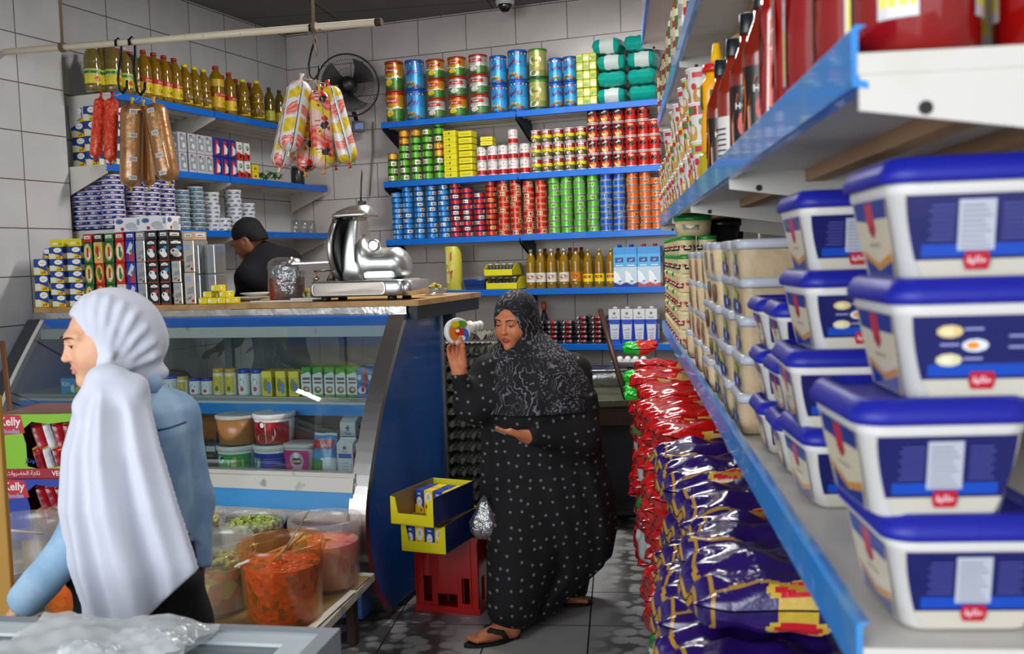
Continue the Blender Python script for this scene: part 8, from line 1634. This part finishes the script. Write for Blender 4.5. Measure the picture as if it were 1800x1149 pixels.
# ---------------------------------------------------------------- girl in white scarf
gi = Person('girl in long white headscarf and denim jacket reaching down, seen from behind her shoulder', 230, depth=2.5)
L = gi.L
hp = Vector(L(180, 597, .0)); HM = headmat(hp, (-.8, -.57, -.2), (0, 0, 1)); hs = .92
F = Field((-.42, -.42, -.005), (.3, .4, 1.56), .0042)
head(F, HM, hs); nk = Vector(L(205, 690, .05)); F.cap(hp+Vector((.03, .02, -.05)), nk, .046, .05, .03)
shN = Vector(L(190, 755, -.07)); shFr = Vector(L(305, 735, .12)); F.cap(shN, shFr-Vector((.03, 0, .02)), .04, .035, .03); F.cap(nk, (shN+shFr)/2, .045, .045, .03)
hipc = Vector(L(245, 1010, .04)); F.cap((shN+shFr)/2-Vector((0, 0, .09)), hipc, .08, .1, .05)
elN = Vector(L(146, 940, -.1)); wrN = Vector(L(45, 1055, -.09)); knN = Vector(L(14, 1088, -.06)); F.cap(shN, elN, .045, .038, .03); F.cap(elN, wrN, .036, .024, .02); hand(F, wrN, knN, (.6, .3, -.6), (.2, .35, .3), .9)
elF = Vector(L(338, 880, .16)); wrF = Vector(L(345, 1000, .12)); knF = Vector(L(348, 1040, .1)); F.cap(shFr, elF, .045, .037, .03); F.cap(elF, wrF, .035, .024, .02); hand(F, wrF, knF, (-1, 0, 0), (.3, .4, .3), .88)
for o, kx in ((-.07, -.05), (.07, .02)): legs(F, hipc+Vector((o, 0, -.02)), Vector((hipc.x+o*1.1, .03, .42)), Vector((hipc.x+o*1.2, .05, .08)), .08); F.cap(Vector((hipc.x+o*1.2, .06, .035)), Vector((hipc.x+o*1.2-.13, -.0, .03)), .035, .028, .02)
F.mesh('body', SKINM, facecol(HM, hs, '#e6ae8a', '#cf8274', '#e8a284'), gi.t, 2)
facebits(gi.t, HM, hs, iris='#3a2416', down=.0, look=.3, brow='#3a2a20', lidc='#dca685')
# trousers and shoes
F = Field((-.4, -.35, .0), (.35, .4, 1.02), .008)
S2 = [seg(1010, 122, 345, .04, .15), seg(950, 150, 335, .04, .13)]
F.stack([(.5, hipc.x, .04, .155, .14), (.75, hipc.x, .04, .165, .145)]+S2, .03, lambda th, z: .02*np.sin(6*th+5*z)); 
for o in (-.075, .08): F.cap(Vector((hipc.x+o, .04, .62)), Vector((hipc.x+o*1.2, .05, .09)), .1, .07, .04)
F.mesh('black_trousers', mat('black_cloth', '#07070b', rough=.95), None, gi.t, 2)
m = MB()
for o in (-.085, .085): m.loft([(.09, .25, .04, 0, hipc.x+o*1.0-.03, .02), (.095, .26, .045, .03, hipc.x+o-.03, .02), (.07, .2, .035, .08, hipc.x+o-.02, .04)], 4, col='#1c1c20')
m.build('shoes', [CLOTH], gi.t)
# denim jacket
DEN = mat('light_denim', '#7ea3c6', rough=.85, bump=.3, bscale=220, bdist=.003, noise=('#a9c8e2', .42, .66), nscale=7); 
F = Field((-.42, -.4, .6), (.35, .42, 1.42), .006)
seg2 = lambda y, x0, x1, yc, ry: seg(y, x0, x1, yc, ry)
def foldj(th, z): return .018*np.sin(4*th+14*z)+.012*np.sin(9*th-23*z)
S3 = [seg(962, 165, 338, .05, .135), seg(900, 155, 337, .05, .145), seg(830, 150, 330, .04, .145), seg(760, 165, 332, .04, .135), seg(722, 175, 322, .05, .125), seg(696, 190, 292, .06, .105), seg(676, 210, 262, .06, .07)]
F.stack(S3, .03, foldj)
F.cap(L(215, 712, .03), L(298, 735, .1), .055, .06, .04); F.cap(shN, elN, .062, .054, .04); F.cap(elN, wrN+(elN-wrN)*.05, .055, .042, .03); F.cap(wrN+(elN-wrN)*.3, wrN+(elN-wrN)*.02, .048, .045, .006)
F.cap(shFr, elF, .066, .055, .04); F.cap(elF, wrF+(elF-wrF)*.12, .053, .043, .03); F.cap(wrN, knN, .034, .05, .004, True); F.cap(wrF, knF, .032, .05, .004, True)
F.mesh('denim_jacket', DEN, None, gi.t, 2)
m = MB(); pts = [Vector(L(272, 758, -.075)), Vector(L(300, 752, -.062)), Vector(L(327, 742, -.02))]; m.tube(pts, .003, 6, col='#3a5068'); m.tube([Vector(L(268, 790, -.085)), Vector(L(285, 870, -.088)), Vector(L(297, 945, -.08))], .002, 5, col='#4a6a88'); m.tube([Vector(L(240, 944, -.1)), Vector(L(290, 948, -.1)), Vector(L(335, 938, -.03))], .003, 5, col='#46627c'); m.build('jacket_seam', [CLOTH], gi.t)
F = Field(tuple(Vector(L(200, 720, .1))-Vector((.15, .2, .1))), tuple(Vector(L(290, 660, .1))+Vector((.15, .15, .1))), .005); F.cap(L(212, 690, -.02), L(268, 672, .03), .024, .02, .02); F.cap(L(268, 672, .03), L(262, 668, .1), .022, .02, .02); F.mesh('jacket_collar', DEN, None, gi.t, 2)
# white scarf: hood and long draped tail
SCF = mat('white_scarf', '#d4d7e4', rough=.8, sheen=.3, bump=.1, bscale=260, bdist=.002)
T = lambda *p: tuple(HM @ Vector([c*hs for c in p])); R3 = HM.to_3x3()
F = Field((-.4, -.35, .62), (.32, .4, 1.6), .0045)
F.ell(T(0, .03, .038), (.083, .102, .09), R3, .02); F.ell(T(0, .085, -.005), (.077, .075, .08), R3, .05); F.ell(T(0, .02, -.05), (.07, .078, .08), R3, .04); F.ell(T(0, .105, -.045), (.06, .05, .05), R3, .04)
F.cap(T(0, -.03, -.1), T(-.02, .06, -.12), .062, .06, .04)
# pleats fan out from the knot under the jaw over the hood
K0 = Vector(T(.055, -.03, -.098))
for (x, y, w) in ((148, 520, .006), (172, 516, .007), (196, 522, .008), (219, 532, .008), (240, 548, .008), (254, 575, .007), (264, 602, .007), (268, 628, .007)):
    e = Vector(L(x, y, -.03)); c1_ = K0.lerp(e, .35)+Vector((0, -.045, 0)); c2_ = K0.lerp(e, .75)+Vector((0, -.05, .004)); 
    P_ = [K0+Vector((0, -.03, 0)), c1_, c2_, e]
    hc_ = Vector(T(0, .04, .01))
    Q_ = []
    for i in range(13):
        t_ = i/12; b = P_[0]*(1-t_)**3+P_[1]*3*t_*(1-t_)**2+P_[2]*3*t_*t_*(1-t_)+P_[3]*t_**3; Q_.append(b)
    # lay each pleat on the hood: march from outside to the surface
    for i, b in enumerate(Q_):
        dr = Vector((0, 1, 0)); p = Vector((b.x, -.33, b.z)); 
        for _ in range(90):
            ii = [int((p[k_]-float(F.lo[k_]))/F.h) for k_ in range(3)]
            if all(0 <= ii[k_] < F.n[k_] for k_ in range(3)) and F.d[tuple(ii)] < .002: break
            p = p+dr*.004
        Q_[i] = p if p.y < .03 else None
    Q_ = [q for q in Q_ if q is not None]
    for a, b in zip(Q_, Q_[1:]):
        if (a-b).length < .06: F.cap(a, b, w*.55, w*.55, .014)
F.ell(T(0, -.105, -.01), (.066, .088, .098), R3, .008, True); F.ell(T(.01, -.05, -.03), (.062, .055, .092), R3, .006, True); F.ell(T(-.03, -.09, -.02), (.06, .07, .1), R3, .006, True)
# tail: a sheet thick enough to read as folded cloth
def tail(z):
    Zs = [L(150, 1082, -.2).z, L(150, 1010, -.2).z, L(150, 900, -.2).z, L(150, 800, -.2).z, L(150, 720, -.19).z, L(200, 668, -.12).z]; order = np.argsort(Zs); Zs = np.array(Zs)[order]
    pxl = [(143, 345), (119, 338), (101, 300), (109, 268), (134, 247), (168, 232)]; ys = [-.2, -.21, -.215, -.2, -.16, -.1]
    xl = [L(a, q, y).x for (a, b), q, y in zip(pxl, (1082, 1010, 900, 800, 720, 668), ys)]; xr = [L(b, q, y).x for (a, b), q, y in zip(pxl, (1082, 1010, 900, 800, 720, 668), ys)]
    return Zs, np.array(xl)[order]-.03, np.array(xr)[order], np.array(ys)[order]
Zs, xl, xr, ys = tail(0); lo = (xl.min()-.05, -.34, Zs[0]-.05); hi = (xr.max()+.05, .1, Zs[-1]+.05); g = F.sub(lo, hi); sl, X, Y, Z = g
XL_ = np.interp(Z, Zs, xl); XR_ = np.interp(Z, Zs, xr); YC = np.interp(Z, Zs, ys); u_ = (X-XL_)/(XR_-XL_); amp = np.interp(Z, [Zs[0], Zs[-1]], [.016, .006])
yc = YC+.06*(2*u_-1)**2*np.where(u_ < .5, 1.2, .9)+amp*(np.sin(u_*17+2*Z)+.6*np.sin(u_*31-3*Z+1))+.02*np.exp(-((u_-.52-.1*(Z-1))**2)/.004)*-1
zb = np.interp(u_, [0, .45, 1], [L(150, 1084, -.2).z-.06, L(230, 1080, -.2).z-.05, L(336, 1010, -.2).z])
dist = np.maximum(np.abs(Y-yc)*.8-.011, np.maximum(np.maximum(XL_-X, X-XR_)*.9, np.maximum(zb-Z, Z-Zs[-1]))); F.put(sl, dist.astype(np.float32), .02)
F.cap(L(178, 668, -.13), L(236, 682, -.1), .03, .035, .03); F.cap(L(178, 672, -.12), L(150, 712, -.14), .03, .03, .03); F.cap(L(200, 668, -.12), L(225, 700, -.12), .028, .03, .03)
F.cap(L(240, 668, .0), L(285, 655, .06), .02, .018, .02)
F.mesh('white_headscarf', SCF, None, gi.t, 5)
# ---------------------------------------------------------------- shopkeeper
mn = Person('man in black shirt bending forward behind the counter, head lowered to the left', 455, depth=6.2)
L = mn.L
hp = Vector(L(436, 424, .0)); HM = headmat(hp, (-.84, .12, -.5), (-.3, 0, 1)); F = Field((-.5, -.4, -.005), (.5, .45, 1.85), .006)
head(F, HM, 1.0, True); nk = Vector(L(462, 448, .04)); F.cap(hp, nk, .05, .058, .03); sA = Vector(L(440, 490, -.13)); sB = Vector(L(505, 462, .14)); F.cap(sA, sB, .06, .06, .04); F.cap(nk, (sA+sB)/2, .06, .09, .05)
hc = Vector((.12, .06, .95)); F.cap((sA+sB)/2, hc, .12, .14, .05); eA = Vector((-.12, -.14, 1.12)); F.cap(sA, eA, .05, .04, .03); F.cap(eA, (-.25, -.02, 1.05), .038, .026, .02); hand(F, (-.25, -.02, 1.05), (-.32, .03, 1.03), (0, 0, -1), (.2, .3, .3)); F.cap(sB, (.2, .25, 1.12), .05, .04, .03); F.cap((.2, .25, 1.12), (.0, .25, 1.05), .038, .026, .02); hand(F, (.0, .25, 1.05), (-.08, .25, 1.04), (0, 0, -1), (.2, .3, .3))
for o in (-.09, .09): legs(F, hc+Vector((o, 0, -.03)), Vector((hc.x+o, .05, .48)), Vector((hc.x+o, .07, .08)), .085); F.cap((hc.x+o, .08, .04), (hc.x+o-.14, .05, .035), .04, .03, .02)
F.mesh('body', SKINM, facecol(HM, 1.0, '#8a5a40', '#7a4238'), mn.t, 2)
facebits(mn.t, HM, 1.0, down=.3)
F = Field((-.5, -.4, .7), (.55, .45, 2.0), .008); F.cap(sA, sB, .085, .085, .05); F.cap((sA+sB)/2, hc, .16, .165, .06); F.cap(nk, (sA+sB)/2, .075, .13, .05); F.cap(nk, sB, .07, .09, .04); F.cap(nk, sA, .07, .09, .04); F.cap(sA, eA, .065, .06, .03); F.cap(sB, (.2, .25, 1.12), .068, .06, .03)
F.mesh('black_shirt', mat('black_shirt', '#0b0b14', rough=.9), None, mn.t, 2)
F = Field((-.5, -.4, .0), (.5, .45, 1.1), .01); F.cap(hc+Vector((0, 0, .02)), hc+Vector((0, 0, -.1)), .17, .17, .04)
for o in (-.09, .09): F.cap(hc+Vector((o, 0, -.08)), Vector((hc.x+o, .06, .1)), .11, .075, .04)
F.mesh('dark_trousers', mat('dark_trousers', '#14151c', rough=.9), None, mn.t, 2)
F = Field(tuple(hp-Vector((.16, .16, .16))), tuple(hp+Vector((.16, .16, .16))), .004); T = lambda *p: tuple(HM @ Vector(p)); R3 = HM.to_3x3(); F.ell(T(0, .028, .05), (.086, .1, .088), R3, .02); F.ell(T(0, .06, -.01), (.078, .068, .078), R3, .02); F.ell(T(0, -.09, -.03), (.1, .07, .09), R3, .01, True); F.ell(T(0, .0, -.085), (.12, .12, .075), R3, .01, True)
for q in (-1, 1): F.ell(T(q*.085, .0, -.02), (.025, .03, .035), R3, .006, True)
F.mesh('hair', mat('black_hair', '#060506', rough=.7, bump=.5, bscale=300), None, mn.t, 1)
